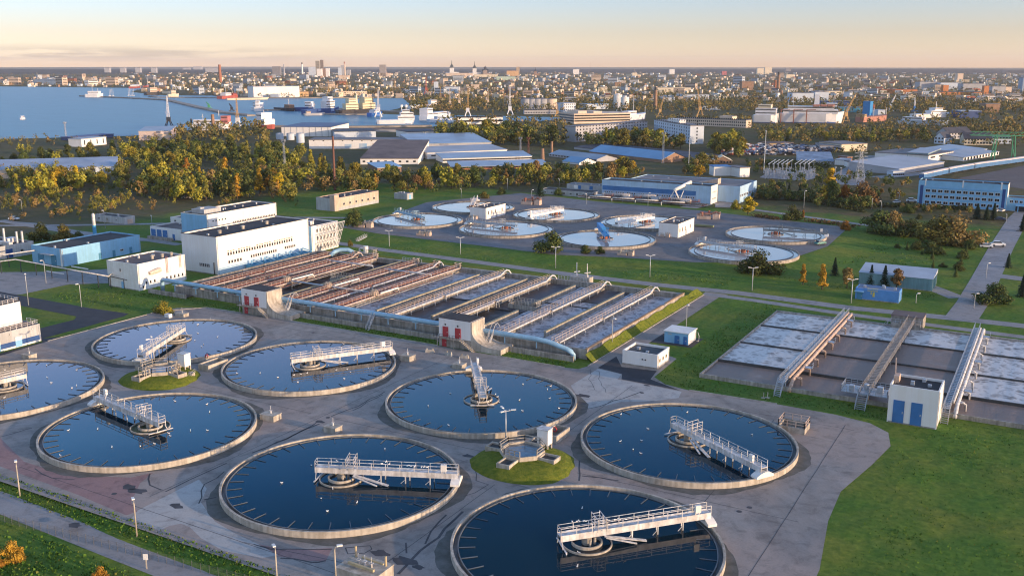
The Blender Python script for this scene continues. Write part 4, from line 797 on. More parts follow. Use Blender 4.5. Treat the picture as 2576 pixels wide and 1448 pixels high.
h.door('S', 1.3, .05, 1.4, 2.2, M('teal door',(.06,.22,.36),.6,.1)); h.part('graffiti', MB().box(3.4,6.4,-.02,.02,2.9,3.1).box(5.0,5.6,-.02,.0,1.2,2.6).box(4.4,4.7,-.02,0,1.9,2.7), yellow); h.part('entrance_hood', MB().box(-.1,2.4,-1.3,0,2.55,2.7), blue_lt)
h.part('roof_paint', MB().box(3.2,6.3,.5,1.6,3.385,3.40).box(3.2,3.5,.2,1.8,3.385,3.402), yellow)
h = Bld('steel_store', 'long ribbed steel store with pale roof behind spruce trees', 'store', -54,-32,323.5,334.6,3.9, tealwall, M('pale sheet roof',(.42,.47,.54),.5,.15,.1), .02)
rb = MB()
for i in range(45): rb.box(.2+i*.48,.26+i*.48,-.06,0,0,3.8)
for i in range(22): rb.box(22,22.06,.2+i*.5,.26+i*.5,0,3.8)
h.part('ribs', rb, M('dark sheet rib',(.12,.24,.30),.5,.1)); h.part('roof_sheet', MB().add([(-.2,-.3,3.905),(22.2,-.3,3.905),(22.2,11.4,5.2),(-.2,11.4,5.2),(-.2,11.4,3.9),(22.2,11.4,3.9)],[(0,1,2,3),(3,2,5,4),(1,5,2),(0,3,4)]), M('pale sheet roof',(.42,.47,.54),.5,.15,.1))
yb = at(2246,1062).y
h = Bld('blower_house', 'small white house with two blue doors in front of the right basin', 'building', -25.3,-16.2,yb,204.3,hgt(2246,1062,968), wall_white, roof_dark, .5)
for x in (2.0,5.3): h.door('S', x, .2, 1.9, h.h-3.3, blue_mid)
h.part('flue', MB().bar((.6,3,h.h-.6),(-.2,7.5,h.h+3.4),.22).box(.2,1.2,3.2,5.5,h.h-.5,h.h+.9), tanw)
h = Bld('striped_building', 'lower block of the white building at the left edge with blue plinth stripe', 'building', -252,-224.2,96,150.4,4.6, grey_wall, roof_brown, .15)
h.band('blue_stripe','E',.05,54.3,.5,1.75,blue_dk); h.band('white_skirt','E',.05,54.3,0,.48,white,.05)
for y in (36.5,41.5,47.3): h.part('door', MB().box(27.8,27.92,y,y+1.8,.1,2.7), blue_lt); h.part('door_head', MB().box(27.925,27.96,y,y+1.8,1.75,2.7), white)
h.part('roof_railing', MB().rail([(27.6,1,4.6),(27.6,54.2,4.6),(23,54.2,4.6)], 1.0, 1.5, .1), steel_white)
for y in (30,38,46,52): h.part('wall_lamp', MB().box(27.8,28.0,y,y+.2,3.6,3.9), steel_white)
lo, hi = 4.0, 14.0
for _ in range(30):
    m_ = (lo+hi)/2
    if pyof(-229.4,149.4,m_) > 757: lo = m_
    else: hi = m_
h.part('upper_storey', MB().box(1,22.6,1,53.2,4.452,lo), wall_white); h.part('upper_roof', MB().box(1.2,22.4,1.2,53,lo+.002,lo+.1), roof_dark)
h.part('upper_railing', MB().rail([(22.4,2,lo),(22.4,53,lo),(12,53,lo)], 1.0, 1.5, .1), steel_white)
h = Bld('pink_workshop', 'long low peach workshop beside the lawn at the edge of the wood', 'workshop', -316.5,-305,365,400,6.2, pink, roof_dark, .3)
h.part('corner_tower', MB().box(8.6,11.55,-.05,3.2,0,7.8), pink); h.win('E', 7,31,6, 2.2,1.6,1.3); h.band('plinth','E',.1,34.9,0,1.5,grey_wall,.03); h.band('grey_end','S',.05,8.5,.05,6.1,grey_wall,.03)
for y in (6,12): h.part('roof_pipe', vent(MB(), 8, y, 5.9, .35, .7), steel_white)
h = Bld('grey_kiosk', 'tiny grey kiosk on the lawn beyond the peach workshop', 'kiosk', -307,-298.7,416,421.5,3.2, grey_wall, roof_grey, .1); h.door('E', 2.8, .05, 1.6, 2.3, blue_lt)
for l, x0, x1, y0, y1, hh in (('white hut with dark roof among the upper tanks, left','a',0,0,0,0),('white hut with dark roof among the upper tanks, right','b',0,0,0,0)):
    x0, x1, y0, y1, hh = (-233,-224.6,373,391,5.2) if x0 == 'a' else (-140.8,-132.6,370,389.5,5.7)
    h = Bld('pump_hut', l, 'hut', x0, x1, y0, y1, hh, wall_white, roof_brown, .25, z=PH, group='white huts of the upper yard', eave=roof_dark)
    h.win('E', 2.2,14.6,5, 2.0,.8,1.6,tan,bars=0,skip=(3,)); h.door('E', 9.6, .05, 1.0, 2.2, galv); h.part('roof_vent', vent(MB(), 4, 6, hh-.3, .35, .6), steel_white)
h = Bld('blue_works_hall', 'light blue works hall with dark blue band and pipe yard in front', 'hall', -215,-154.6,478,489,9.3, M('pale blue hall wall',(.36,.54,.72),.65,.1,.2,streak=.04), roof_dark, .5, eave=roof_dark)
h.band('dark_band','S',.4,52.5,3.9,6.2,blue_mid); h.band('window_strip','S',.4,52.5,1.9,3.88,M('pale strip',(.30,.42,.62),.6,.1))
for i in range(8): h.win('S', 2+i*6.5,5.9+i*6.5,4,2.3,.8,1.0,white,bars=0)
h.band('white_end','E',.02,10.98,.05,9.2,white); h.win('E',3,8,4,5.4,.9,.9); h.win('E',3,8,4,2.0,.9,.9)
h = Bld('blue_rear_hall', 'rear part of the blue works hall with sloping light roof', 'hall', -206,-143,489.1,520,8.6, M('pale blue hall wall',(.36,.54,.72),.65,.1,.2,streak=.04), roof_grey, .3)
h.win('E',2,20,7,3.0,2.0,1.4,white); h.part('roof_monitor', MB().add([(38,4,8.5),(50,4,8.5),(50,9,8.5),(38,9,8.5),(50,4,11.4),(50,9,11.4)],[(0,1,4),(1,2,5,4),(2,3,5),(0,4,5,3)]), pink)
h = Bld('grey_annex', 'grey annex with a white sign left of the blue works hall', 'annex', -240,-216,486,496,4.6, grey_wall, roof_grey, .2); h.part('sign_panel', MB().box(4.5,6.8,-.1,0,2.2,4.2), white); h.part('panel', MB().box(7.2,8.8,-.1,0,1.4,4.2).box(14,16,-.1,0,1.2,4.2), blue_mid)
h = Bld('dark_annex', 'low dark roofed annex in front of the grey annex', 'annex', -248,-217,470,480,3.0, grey_wall, roof_dark, .2); h.win('S',3,26,7,.9,1.4,1.2,white)
h = Bld('blue_office', 'three storey light blue office with rows of windows', 'office', -62.8,-22.6,525.5,538,12.9, M('sky blue wall',(.20,.44,.67),.65,.1,.3), roof_dark, .5, eave=roof_dark)
for z in (1.4,4.3,7.1): h.win('S', 4.6,36,12, z,2.2,1.5,white); h.band('sill_band','S',3.2,37.2,z-.35,z-.06,M('sky blue band',(.16,.42,.70),.6,.1))
h.band('stair_glass','S',.9,2.4,1.0,10.5,blue_dk); h.band('stair_glass','S',38,39.4,1.0,10.5,blue_dk); h.band('cornice','S',3.2,37.2,9.3,9.6,M('sky blue band',(.16,.42,.70),.6,.1),.25); h.band('white_end','E',.05,12.4,.05,12.8,white)
for x in (3.2,37.4,20.3): h.part('chimney', MB().box(x-.3,x+.3,-.12,.9,10.2,13.5), white)
h = Bld('blue_wing', 'low blue wing with canopy right of the blue office', 'wing', -22.5,40,527,537,6.6, M('sky blue wall',(.20,.44,.67),.65,.1,.3), roof_dark, .4)
h.win('S',2,58,28,4.0,1.5,1.4,white); h.part('canopy', MB().box(4,30,-3,0,2.9,3.2).box(5,5.4,-2.8,-2.4,0,2.9).box(28,28.4,-2.8,-2.4,0,2.9), M('sky blue wall',(.20,.44,.67),.65,.1,.3)); h.band('glazing','S',4,30,.2,2.8,glass,.03)
# blue stack, pipe racks
t = T('stack', 'slim stack with blue lower half behind the blue hall', 'stack', qa('e',920,622)); MB().cyl(0,0,0,5.2,.75,.68,14).build('blue_base', M('stack blue',(.06,.30,.55),.5,.1), t); MB().cyl(0,0,5.202,9.6,.68,.62,14).lathe([(.62,9.6),(.45,10.0),(.1,10.15),(0,10.15)],14).build('shaft', steel_white, t)
def rack(label, pts, z, step=7):
    t = T('pipe_rack', label, 'pipe', (pts[0][0],pts[0][1],0), 0, 'overhead pipes at the left'); o = Vector((pts[0][0],pts[0][1],0)); V = [Vector((p[0],p[1],z))-o for p in pts]
    MB().tube(V, .22, 8).build('pipe_run', steel_white, t, smooth=True)
    for a, b_ in zip(V, V[1:]):
        n = max(1, int((b_-a).length/step))
        for i in range(n): p = a.lerp(b_, (i+.3)/n); MB().bar((p.x,p.y,0),(p.x,p.y,z),.22).build('post', dark_steel, t)
def qz(k, x, y, z): return qa(k, x, y, z)[:2]
rack('long overhead pipe crossing to the small white building', [qz('e',-60,858,4.2),qz('e',150,832,4.2),qz('e',600,915,4.2),qz('e',1050,995,4.2),(-262,203)], 4.2)
rack('overhead pipe from the boiler house to the blue hall', [qz('e',-60,800,4.6),qz('e',380,738,4.6)], 4.6, 12)
tag(MB().bar(qa('e',450,945,1.6),qa('e',615,970,1.6),.3).bar(qa('e',615,970,1.6),qa('e',615,970,0),.2).bar(qa('e',455,945,1.6),qa('e',455,945,0),.2).build('barrier', white), 'white road barrier in front of the blue hall, nearer', 'barrier', 'white road barriers')
tag(MB().bar(qa('e',690,898,1.6),qa('e',850,925,1.6),.3).bar(qa('e',845,925,1.6),qa('e',845,925,0),.2).bar(qa('e',690,898,1.6),qa('e',690,898,0),.2).build('barrier', white), 'white road barrier beside the long wall of the blue hall', 'barrier', 'white road barriers')
# machinery between upper tanks and blue hall
t = T('pipe_yard', 'tangle of insulated pipes and vessels in front of the blue works hall', 'pipework', (-218,462,0)); a0 = Vector((-218,462,0))
ins = M('silver lagging', (.50,.47,.45), .45, .25, .8, metal=.2)
for x0, x1, y, z, r in ((6,22,10,2.2,1.3),(24,36,11,2.3,1.4),(34,56,8,2.0,1.3)): MB().tube([(x0,y,z),(x0+.4,y,z),(x1-.4,y,z),(x1,y,z)], [r*.5,r,r,r*.5], 12).bar((x0+2,y,0),(x0+2,y,z),.8).bar((x1-2,y,0),(x1-2,y,z),.8).build('vessel', ins, t, smooth=True)
for i in range(9): y = 1.5+i*.9; MB().tube([(RND.uniform(-8,4),y,1+.2*(i%4)),(RND.uniform(30,64),y,1+.2*(i%4)),(RND.uniform(62,66),y-2,1.2)], .2+.1*(i%2), 6).build('pipe', [ins,dark_steel,rust,concrete][i%4], t)
for i in range(12): x = i*5.2; MB().rail([(x,3,2.6),(x+4,3,2.6),(x+4,6,2.6)], 1.0, 1.4, .12).box(x,x+4,3,6,2.4,2.6).bar((x,3,0),(x,3,2.4),.2).bar((x+4,6,0),(x+4,6,2.4),.2).build('platform', [dark_steel,galv,rust][i%3], t)
for x in (4,17,30,44): MB().tube([(x,-2.5,0),(x,-2.5,2.0),(x+.7,-2.3,2.6),(x+12,-1.5,2.6)], .3, 8).build('white_pipe', steel_white, t, smooth=True)
t = T('slanted_gantry', 'white slanted gantry frame in front of the blue works hall', 'gantry', qa('g',1690,300)); B0 = t.location; X = lambda k,x,y,z=0: qa(k,x,y,z)-B0
hA, hB = hgt(*q('g',1550,290),q('g',1590,140)[1]), hgt(*q('g',1740,290),q('g',1755,92)[1])
pA = Vector((X('g',1620,300).x, X('g',1620,300).y, hA*.92)); pB = Vector((X('g',1770,270).x, X('g',1770,270).y, hB*.95))
MB().tube([pA,pB], .9, 12).build('boom_tube', white, t, smooth=True)
MB().bar(pA,X('g',1550,290),.45).bar(pA,X('g',1690,300),.6).bar(pB,X('g',1805,275),.45).bar(pB.lerp(pA,.3),X('g',1660,290),.3).build('leg', white, t)
# digester like machine clumps on the upper yard
for l, k, x, y, s in (('rusty machine cluster by the far end of the upper yard beside the turning road','g',1950,440,1.0),('rusty machine cluster left of the far white bridge','g',240,300,1.0),('small concrete pump cluster beside the right white hut','g',1520,610,.6),('concrete headwall with railings above the lawn near the fin wing','f',1070,520,.8),('small peach headwall with red valve above the lawn','f',1650,600,.6),('headwall with red buoy at the lawn edge below the blue covered bridge','g',1150,790,.6),('small clump of valves beside the upper left hut','f',2120,440,.5)):
    p = qa(k,x,y,PH); t = T('pump_cluster', l, 'machinery', (p.x,p.y,PH), RND.uniform(-.2,.2), 'small pump installations of the upper yard'); t.scale = (s,s,s)
    MB().box(-5,1,-2,2,-.2,1.4).box(2,5,-1.5,1.5,-.2,2.3).build('plinth', pink, t); MB().tube([(-5,0,1.8),(-2,0,2.2),(1,.5,2.2),(3,.5,3.2),(5,0,2.6)], .5, 8).cyl(-3,-1,1.4,3.2,.7,n=10).cyl(0,1,1.4,3.6,.5,n=10).build('pump', rust if s == 1 else concrete_lt, t)
    MB().rail([(-5,-2,1.4),(1,-2,1.4)], 1.1, 1.5, .12).rail([(2,-1.5,2.3),(5,-1.5,2.3),(5,1.5,2.3)], 1.1, 1.5, .12).build('railing', concrete_lt, t)
p = qa('g',1910,520,PH); tag(MB().prism([(-4,-1.2),(4,-.8),(4,.8),(-4,1.2)],.3,1.0).bar((-3,0,0),(-3,0,.3),.3).bar((3,0,0),(3,0,.3),.3).build('trailer', M('olive tarpaulin',(.20,.22,.12),.8,.2), None, p), 'flat trailer with pale green cover on the upper yard', 'trailer')
p = qa('f',1000,660); stairs('stair running down the lawn from the headwall near the fin wing', p.x, p.y, 6.0, 1.2, False)
# ---------------------------------------------------------------- lamps
def lamp(label, base, h, kind, ang=0, m=None):
    m = m or galv; t = T('street_lamp', label, 'street lamp', base, ang, {1:'single headed street lamps',2:'double headed street lamps',3:'triple headed floodlights'}[kind])
    z = max(0, h)
    if kind == 1:
        MB().tube([(0,0,-.3),(0,0,z-.5),(.08,0,z-.15),(.4,0,z)], [.13,.09,.07,.06], 8).build('pole', m, t, smooth=True)
        MB().box(.3,1.1,-.2,.2,z-.04,z+.16).build('lamp_head', white, t)
    else:
        MB().tube([(0,0,-.3),(0,0,z)], [.15,.09], 8).build('pole', m, t, smooth=True)
        for i in range(kind):
            a = i*2*math.pi/kind+.5; dx, dy = math.cos(a), math.sin(a); r_ = 1.0 if kind == 2 else 1.6
            MB().bar((0,0,z-.3),(dx*r_*.8,dy*r_*.8,z),.1).bar((dx*r_*.6,dy*r_*.6,z+.02),(dx*(r_*.6+.95),dy*(r_*.6+.95),z+.1),.36,.18).build('lamp_head', white, t)
def lamp_px(label, bx, by, ty, kind, z=0, ang=0, m=None):
    lamp(label, at(bx,by,z), hgt(bx,by,ty) if z == 0 else hgt(bx,by,ty)+z*0, kind, ang, m)
for i, (x, y) in enumerate(((40,1163),(336,1258),(692,1377),(841,1373))):
    p = at(x,y,5.4); lamp(['leftmost','second','third','rightmost'][i]+' of the cream lamp posts on the front grass strip', (p.x,p.y,-.6), 6.0, 1, [2.6,2.6,2.6,.8][i], concrete_lt)
for l, a in (('double lamp by the lawn stair near the fin wing',(979,620,580)),('second double lamp along the far road from the left',(1158,640,597)),('double lamp in front of the round dark bush on the far road',(1397,674,621)),('double lamp right of the spindle tower by the far road',(1634,697,642)),('double lamp in front of the big dark bush by the far road',(1891,731,673)),('double lamp beside the graffiti kiosk',(2140,762,702))): lamp_px(l, *a, 2)
lamp_px('triple floodlight on the mound left of the brown tank', 1272, 1112, 1030, 3); lamp_px('triple floodlight on the left mound with crowded railings', 390, 932, 850, 3)
for l, a in (('lamp on the lawn right of the striped building',(205,772,714)),('lamp at the corner of the dark road behind the striped building',(72,768,690)),('tall lamp in front of the blue hall door',(116,712,655)),('lamp at the pump house end of the right grass bank',(1539,872,800)),('tall lamp behind the blue kiosk with white roof',(1725,832,766)),('lamp on the crossroads at the far right',(2449,775,738)),
             ('lamp on the lawn behind the blue hall',(265,574,529)),('lamp by the garage doors',(383,572,543)),('lamp by the bend of the road at the left edge',(56,532,502)),('lamp at the edge of the wood behind the far left upper tank',(1276,477,450)),('lamp in the belt of trees left of the blue works hall',(1406,470,450)),('lamp on the meadow beside the tiny grey kiosk',(1160,500,475)),
             ('lamp beside the spruce left of the far white bridge',(1337,500,478)),('lamp at the turning road right of the blue works hall',(1853,496,463)),('lamp in front of the pipe yard, left',(1475,520,487)),('lamp in front of the pipe yard, right',(1629,526,485)),('tall lamp post by the hedge near the substation',(2021,524,480)),('lamp on the verge left of the blue office, nearer',(2192,527,500)),
             ('lamp on the verge left of the blue office, middle',(2215,530,506)),('lamp on the verge left of the blue office, farthest',(2260,510,486)),('short lamp on the lawn right of the graffiti kiosk',(2303,762,738)),('lamp beside the main street at the right',(2479,700,662)),('lamp at the back of the main street near the office',(2530,560,540))): lamp_px(l, *a, 1, 0, RND.uniform(0,6))
# sign, fence
p = at(369,1430,-.8); t = T('road_sign', 'small white road sign on a post beside the front road', 'sign', p, .4); MB().bar((0,0,-.2),(0,0,1.6),.14).build('post', concrete_lt, t); MB().box(-.35,.35,-.09,-.04,1.5,2.4).build('panel', white, t)
A_, B_ = at(-40,1300,-.8), at(640,1475,-.8); t = T('wire_fence', 'thin wire fence along the lower edge of the front road', 'fence', A_); d = B_-A_; n = 34; f = MB()
for i in range(n+1): link('post', f.mesh('post', M('weathered fence steel',(.13,.13,.13),.7,.2,1)), t, d*(i/n)) if i else f.bar((0,0,-.1),(0,0,1.6),.05)
w_ = MB()
for z in (.3,.6,.9,1.2,1.5): w_.bar((0,0,z),(d.x,d.y,z),.014)
for i in range(n*9): p = d*(i/(n*9)); w_.bar((p.x,p.y,.1),(p.x,p.y,1.5),.008)
w_.build('wire', M('weathered fence steel',(.13,.13,.13),.7,.2,1), t)
tag(MB().bar(qa('k',1830,330),qa('k',1845,170+160,3.2),.12).bar(qa('k',1845,330,3.2),qa('k',1850,330,3.4),.3).build('vent_pipe', concrete_lt), 'slim vent pipe beside the blue kiosk with white roof', 'pipe')
for l, x, y in (('white marker post on the lawn in front of the right basin, left',2520,880),('white marker post on the lawn by the yard end',60,1140)):
    p = qa('k' if x > 1000 else 'l', x, y); t = T('marker_post', l, 'marker', (p.x,p.y,0), 0, 'white marker posts on the lawn'); MB().bar((0,0,-.1),(0,0,1.3),.12).box(-.5,.5,-.3,.3,.0,.12).build('post', concrete_lt, t)
tag(strip(MB(), [qa('l',190,1030)[:2], qa('l',1290,1205)[:2]], .35, .10).build('cable_duct', concrete_lt), 'pale concrete cable duct on the lawn in front of the right basin', 'duct')
# ---------------------------------------------------------------- cars
car_paint = {}
def car_proto():
    prof = [(-2.1,.35),(-2.15,.75),(-1.95,.92),(-1.2,.98),(-.75,1.0),(.9,1.0),(1.6,.95),(2.1,.82),(2.15,.4)]
    b = MB(); k = len(prof); b.add([(x,y,z) for y in (-.85,.85) for x, z in prof], [tuple(range(k))[::-1], tuple(range(k,2*k))]+[(i,i+1,i+1+k,i+k) for i in range(k-1)]+[(k-1,0,k,2*k-1)])
    body = b.mesh('body', white)
    c = MB().add([(-1.7,-.78,.96),(1.15,-.78,.98),(1.15,.78,.98),(-1.7,.78,.96),(-1.25,-.66,1.45),(.45,-.66,1.45),(.45,.66,1.45),(-1.25,.66,1.45)],[(0,1,5,4),(1,2,6,5),(2,3,7,6),(3,0,4,7)]).mesh('cabin', glass)
    r = MB().box(-1.27,.47,-.68,.68,1.452,1.49).mesh('roof', white); wh = MB().tube([(0,-.12,0),(0,.12,0)], .32, 12).mesh('wheel', dark_steel); return body, c, r, wh
cb, cc, crf, cw = car_proto()
def car(label, p, ang, col, van=False):
    m = M('car paint %.2f %.2f %.2f' % col, col, .3, .05, .5, spec=.6); t = T('parked_van' if van else 'parked_car', label, 'van' if van else 'car', p, ang, 'parked cars and vans'); t.scale = (1.25,1.25,1.5) if van else (1.1,1.1,1.1)
    for nm, me in (('body',cb),('cabin',cc),('roof',crf)):
        o = link(nm, me, t)
        if me is not cc: o.material_slots[0].link = 'OBJECT'; o.material_slots[0].material = m
    for x in (-1.3,1.35):
        for y in (-.8,.8): link('wheel', cw, t, (x,y,.32))
W3 = (.72,.72,.72)
for l, k, x, y, a, c, v in (('white car on the bend of the road at the left edge','e',135,452,.3,W3,0),('white car parked by the wood behind the hall','e',1800,246,.2,W3,0),('white car beside the white end of the blue works hall','g',2055,250,.1,(.6,.56,.52),0),('teal green car at the corner of the upper yard by the lawn','h',605,715,1.0,(.10,.28,.26),0),
                            ('white car on the verge left of the office','h',1345,288,1.2,W3,0),('white van beside the left end of the office','h',1490,280,.1,W3,1),('white car under the left part of the office windows','h',1755,328,.2,W3,0),('white car under the middle of the office windows','h',1975,338,.2,W3,0),('white car near the right end of the office','h',2310,372,1.3,W3,0),
                            ('white car at the corner of the blue wing','h',2362,372,1.3,W3,0),('dark blue car on the street near the spruces','h',2345,455,.1,(.03,.04,.08),0),('white car at the kerb of the side street, left','h',2210,718,.2,W3,0),('white van crossing the main street','h',2322,708,.3,W3,1),('white car at the lawn behind the substation hedge','h',540,200,.5,W3,0)):
    p = qa(k,x,y); car(l, (p.x,p.y,zat(p.x,p.y)+.04), a, c, v)
# ---------------------------------------------------------------- gulls
gb = MB().lathe([(0,-.26),(.05,-.24),(.10,-.12),(.12,.02),(.09,.16),(.05,.24),(0,.27)], 8)
gv = [(v[2], v[0], v[1]*.85+.10) for v in gb.v]; gm = MB().add(gv, gb.f, 0)
gm.tube([(.20,0,.14),(.25,0,.24),(.30,0,.29),(.38,0,.29)], [.05,.055,.07,.015], 6); gm.add([(-.2,.11,.17),(.1,.12,.2),(-.34,.03,.17),(-.2,-.11,.17),(.1,-.12,.2),(-.34,-.03,.17)],[(0,1,2),(5,4,3)],1)
gull_me = gm.mesh('gull', [M('white plumage',(.80,.80,.79),.8,.04,2), M('grey wing',(.45,.47,.50),.8,.05,2)])
def gulls(label, k, pts, z, g_):
    for x, y in pts:
        p = qa(k,x,y,z); o = link('gull', gull_me, None, p, RND.uniform(0,6.28)); o.scale = (.85,)*3; tag(o, label, 'gull', g_)
FL = 'gulls floating on the near tanks'
gulls('white gull floating on the back left tank','i',[(1337,200),(1445,204),(1357,387),(1025,358),(1524,330),(1911,256),(1883,326),(1818,298),(1965,360),(1948,387),(2098,292),(1905,180),(2032,120),(1915,170)],.78,FL)
gulls('white gull floating on the tank cut by the left edge','i',[(449,566),(458,686),(497,735),(738,764),(697,785),(738,610),(48,612),(40,880)],.78,FL)
gulls('white gull floating on the lower left blue tank','i',[(1691,912),(1997,943),(2024,1018),(657,1196),(943,1183),(1632,1223),(1644,1248),(1840,1199),(2005,1196),(1357,1347),(1080,1357),(1493,1324),(584,1440)],.78,FL)
gulls('white gull floating on the tank before the farther gatehouse','j',[(387,446),(64,645),(239,683),(392,662),(520,643),(432,728),(461,653),(797,616),(904,607),(937,632),(1110,597),(880,696),(728,571),(872,360),(-155,646)],.78,FL)
gulls('white gull floating on the tank whose bridge points away','j',[(1902,837),(1687,957),(1887,1148),(2371,922),(2570,903)],.78,FL); gulls('white gull floating on the tank whose bridge points away','k',[(158,748),(423,768),(393,802),(122,902),(412,886),(507,981),(35,1003),(153,1006)],.78,FL)
gulls('white gull sitting on the feed ring of the tank whose bridge points away','j',[(2165,922),(2200,922),(2230,921),(2255,917),(2290,912),(2355,872),(2340,845)],1.02,'gulls perched on feed rings')
gulls('white gull floating on the brown grey tank right of the mound','k',[(1103,1041),(1743,1020),(1366,1180),(1303,1293),(1095,1301),(1222,1378),(1298,1417),(2366,1235)],.78,FL)
gulls('white gull floating on the dark blue foreground tank','n',[(560,373),(276,541),(767,600),(653,692),(718,815),(1000,733),(1270,213)],.78,FL)
gulls('white gull perched on the bridge railing over the dark blue foreground tank','n',[(1243,358),(1280,341),(1311,362),(1485,378),(1521,382),(1557,386),(1624,394),(1648,392),(1676,394),(810,333)],4.05,'gulls perched on bridge railings')
gulls('white gull floating on the navy tank at the bottom edge','o',[(728,788),(578,1235),(683,1348),(700,1216)],.78,FL)
gulls('white gull perched on the bridge railing over the navy bottom tank','o',[(632,916),(680,914),(702,914),(740,912),(764,912),(985,904),(1046,899),(1090,897),(1155,894)],4.05,'gulls perched on bridge railings')
# ---------------------------------------------------------------- trees
def leaf_mat(name, a, c):
    m, N, L, b = nodes(name); oi = N.new('ShaderNodeObjectInfo'); p = posmap(N, L)
    f = noise(N, L, p, .55, 3, .6); col = ramp(N, L, f, [(.32,a),(.66,c)])
    hs = N.new('ShaderNodeHueSaturation'); L.new(col, hs.inputs['Color'])
    mr = N.new('ShaderNodeMapRange'); mr.inputs[3].default_value = .72; mr.inputs[4].default_value = 1.28; L.new(oi.outputs['Random'], mr.inputs[0]); L.new(mr.outputs[0], hs.inputs['Value'])
    mh = N.new('ShaderNodeMapRange'); mh.inputs[3].default_value = .485; mh.inputs[4].default_value = .515; L.new(oi.outputs['Random'], mh.inputs[0]); L.new(mh.outputs[0], hs.inputs['Hue'])
    L.new(hs.outputs[0], b.inputs['Base Color']); b.inputs['Roughness'].default_value = .8; b.inputs['Specular IOR Level'].default_value = .15; return m
LM = dict(olive=leaf_mat('olive leaves',(0.077,0.082,0.020),(0.211,0.186,0.041)), green=leaf_mat('dark green leaves',(0.033,0.054,0.015),(0.096,0.113,0.031)), yellow=leaf_mat('yellow leaves',(0.205,0.147,0.015),(0.461,0.307,0.026)),
          orange=leaf_mat('orange leaves',(0.192,0.096,0.018),(0.410,0.205,0.028)), brown=leaf_mat('brown leaves',(0.122,0.084,0.036),(0.269,0.173,0.064)), lime=leaf_mat('yellow green leaves',(0.141,0.134,0.020),(0.333,0.282,0.041)), spruce=leaf_mat('spruce needles',(0.010,0.023,0.013),(0.028,0.051,0.026)))
LM['far'] = leaf_mat('far olive foliage',(.10,.085,.030),(.21,.165,.050)); LM['farbrown'] = leaf_mat('far brown foliage',(.13,.090,.040),(.27,.18,.070)); LM['fardark'] = leaf_mat('far dark foliage',(.050,.058,.022),(.12,.115,.040))
LW = dict(olive='olive', green='dark green', yellow='bright yellow', orange='orange', brown='brown', lime='yellow green', spruce='dark spruce green')
def leafquad(b, c, nrm, s, rnd, m=0):
    n = Vector(nrm).normalized(); u = n.cross(Vector((rnd.uniform(-1,1),rnd.uniform(-1,1),rnd.uniform(-1,1)))).normalized(); v = n.cross(u); c = Vector(c); u *= s*rnd.uniform(.6,1.2); v *= s*rnd.uniform(.5,1.0)
    b.add([c-u, c-v*.8, c+u, c+v], [(0,1,2,3)], m)
def crown_mesh(kind, seed, n):
    """crown of a tree ten metres tall"""
    rnd = random.Random(seed); b = MB(); lobes = []
    if kind == 'round':
        for i in range(18): a = rnd.uniform(0,6.28); r_ = rnd.uniform(.3,3.6); z = rnd.uniform(2.4,8.8); k = 1-abs(z-5.2)/5.5; lobes.append((r_*k*math.cos(a), r_*k*math.sin(a), z, rnd.uniform(.8,1.6)))
        lobes += [(0,0,8.9,.9),(0,0,5.5,2.0)]
    elif kind == 'tall':
        for i in range(15): a = rnd.uniform(0,6.28); z = 1.8+i*.5; r_ = rnd.uniform(.3,1.6)*(1-(z-2)/9.5); lobes.append((r_*math.cos(a), r_*math.sin(a), z, rnd.uniform(.7,1.2)*(1.1-(z-2)/14)))
        lobes.append((0,0,9.2,.7))
    elif kind == 'bush':
        for i in range(12): a = rnd.uniform(0,6.28); r_ = rnd.uniform(.5,4.2); lobes.append((r_*math.cos(a), r_*math.sin(a), rnd.uniform(1.5,6.8)*(1-r_/9), rnd.uniform(1.6,2.6)))
        lobes.append((0,0,6.5,2.4))
    if kind == 'spruce':
        for i in range(n):
            z = .8+9.0*(i/n); r_ = (1-(z-.8)/9.3)*2.5; tier = .78+.22*math.cos(z*2*math.pi/.95); a = rnd.uniform(0,6.28); rr = r_*tier*rnd.uniform(.45,1.05)
            leafquad(b, (rr*math.cos(a), rr*math.sin(a), z-rr*.22), (math.cos(a)*.6,math.sin(a)*.6,.8), rnd.uniform(.28,.5), rnd)
    else:
        tot = sum(l[3]**2 for l in lobes)
        for lx, ly, lz, lr in lobes:
            for _ in range(int(n*lr*lr/tot)):
                d = Vector((rnd.gauss(0,1),rnd.gauss(0,1),rnd.gauss(0,1))).normalized(); rr = lr*rnd.uniform(.55,1.18); c = (lx+d.x*rr, ly+d.y*rr, lz+d.z*rr*.85)
                if c[2] < (1.4 if kind != 'bush' else .1): continue
                leafquad(b, c, d+Vector((rnd.gauss(0,.5),rnd.gauss(0,.5),rnd.gauss(0,.5))), rnd.uniform(.24,.52), rnd)
    return b.mesh('crown', LM['olive'])
CROWN = {k: [crown_mesh(k, 100*j+i, {'round':1900,'tall':1500,'bush':2600,'spruce':1200}[k]) for i in range({'round':6,'tall':4,'bush':3,'spruce':2}[k])] for j, k in enumerate(('round','tall','bush','spruce'))}
def trunk_mesh(kind, seed):
    rnd = random.Random(seed); b = MB(); b.tube([(0,0,-.3),(.05,.03,2.5),(-.05,.1,5.2),(.02,0,8.2)], [.30,.22,.14,.04], 7)
    if kind != 'spruce':
        for i in range(6): a = i*1.1+rnd.uniform(0,.5); z = 2.2+i*.7; b.tube([(0,0,z),(math.cos(a)*1.1,math.sin(a)*1.1,z+1.1),(math.cos(a)*1.9,math.sin(a)*1.9,z+2.2)], [.12,.08,.03], 5)
    return b.mesh('trunk', bark)
TRUNK = {k: trunk_mesh(k, i) for i, k in enumerate(('round','tall','bush','spruce'))}
NAME = dict(round=('deciduous_tree','tree'), tall=('slender_tree','tree'), bush=('bush','bush'), spruce=('spruce_tree','spruce'))
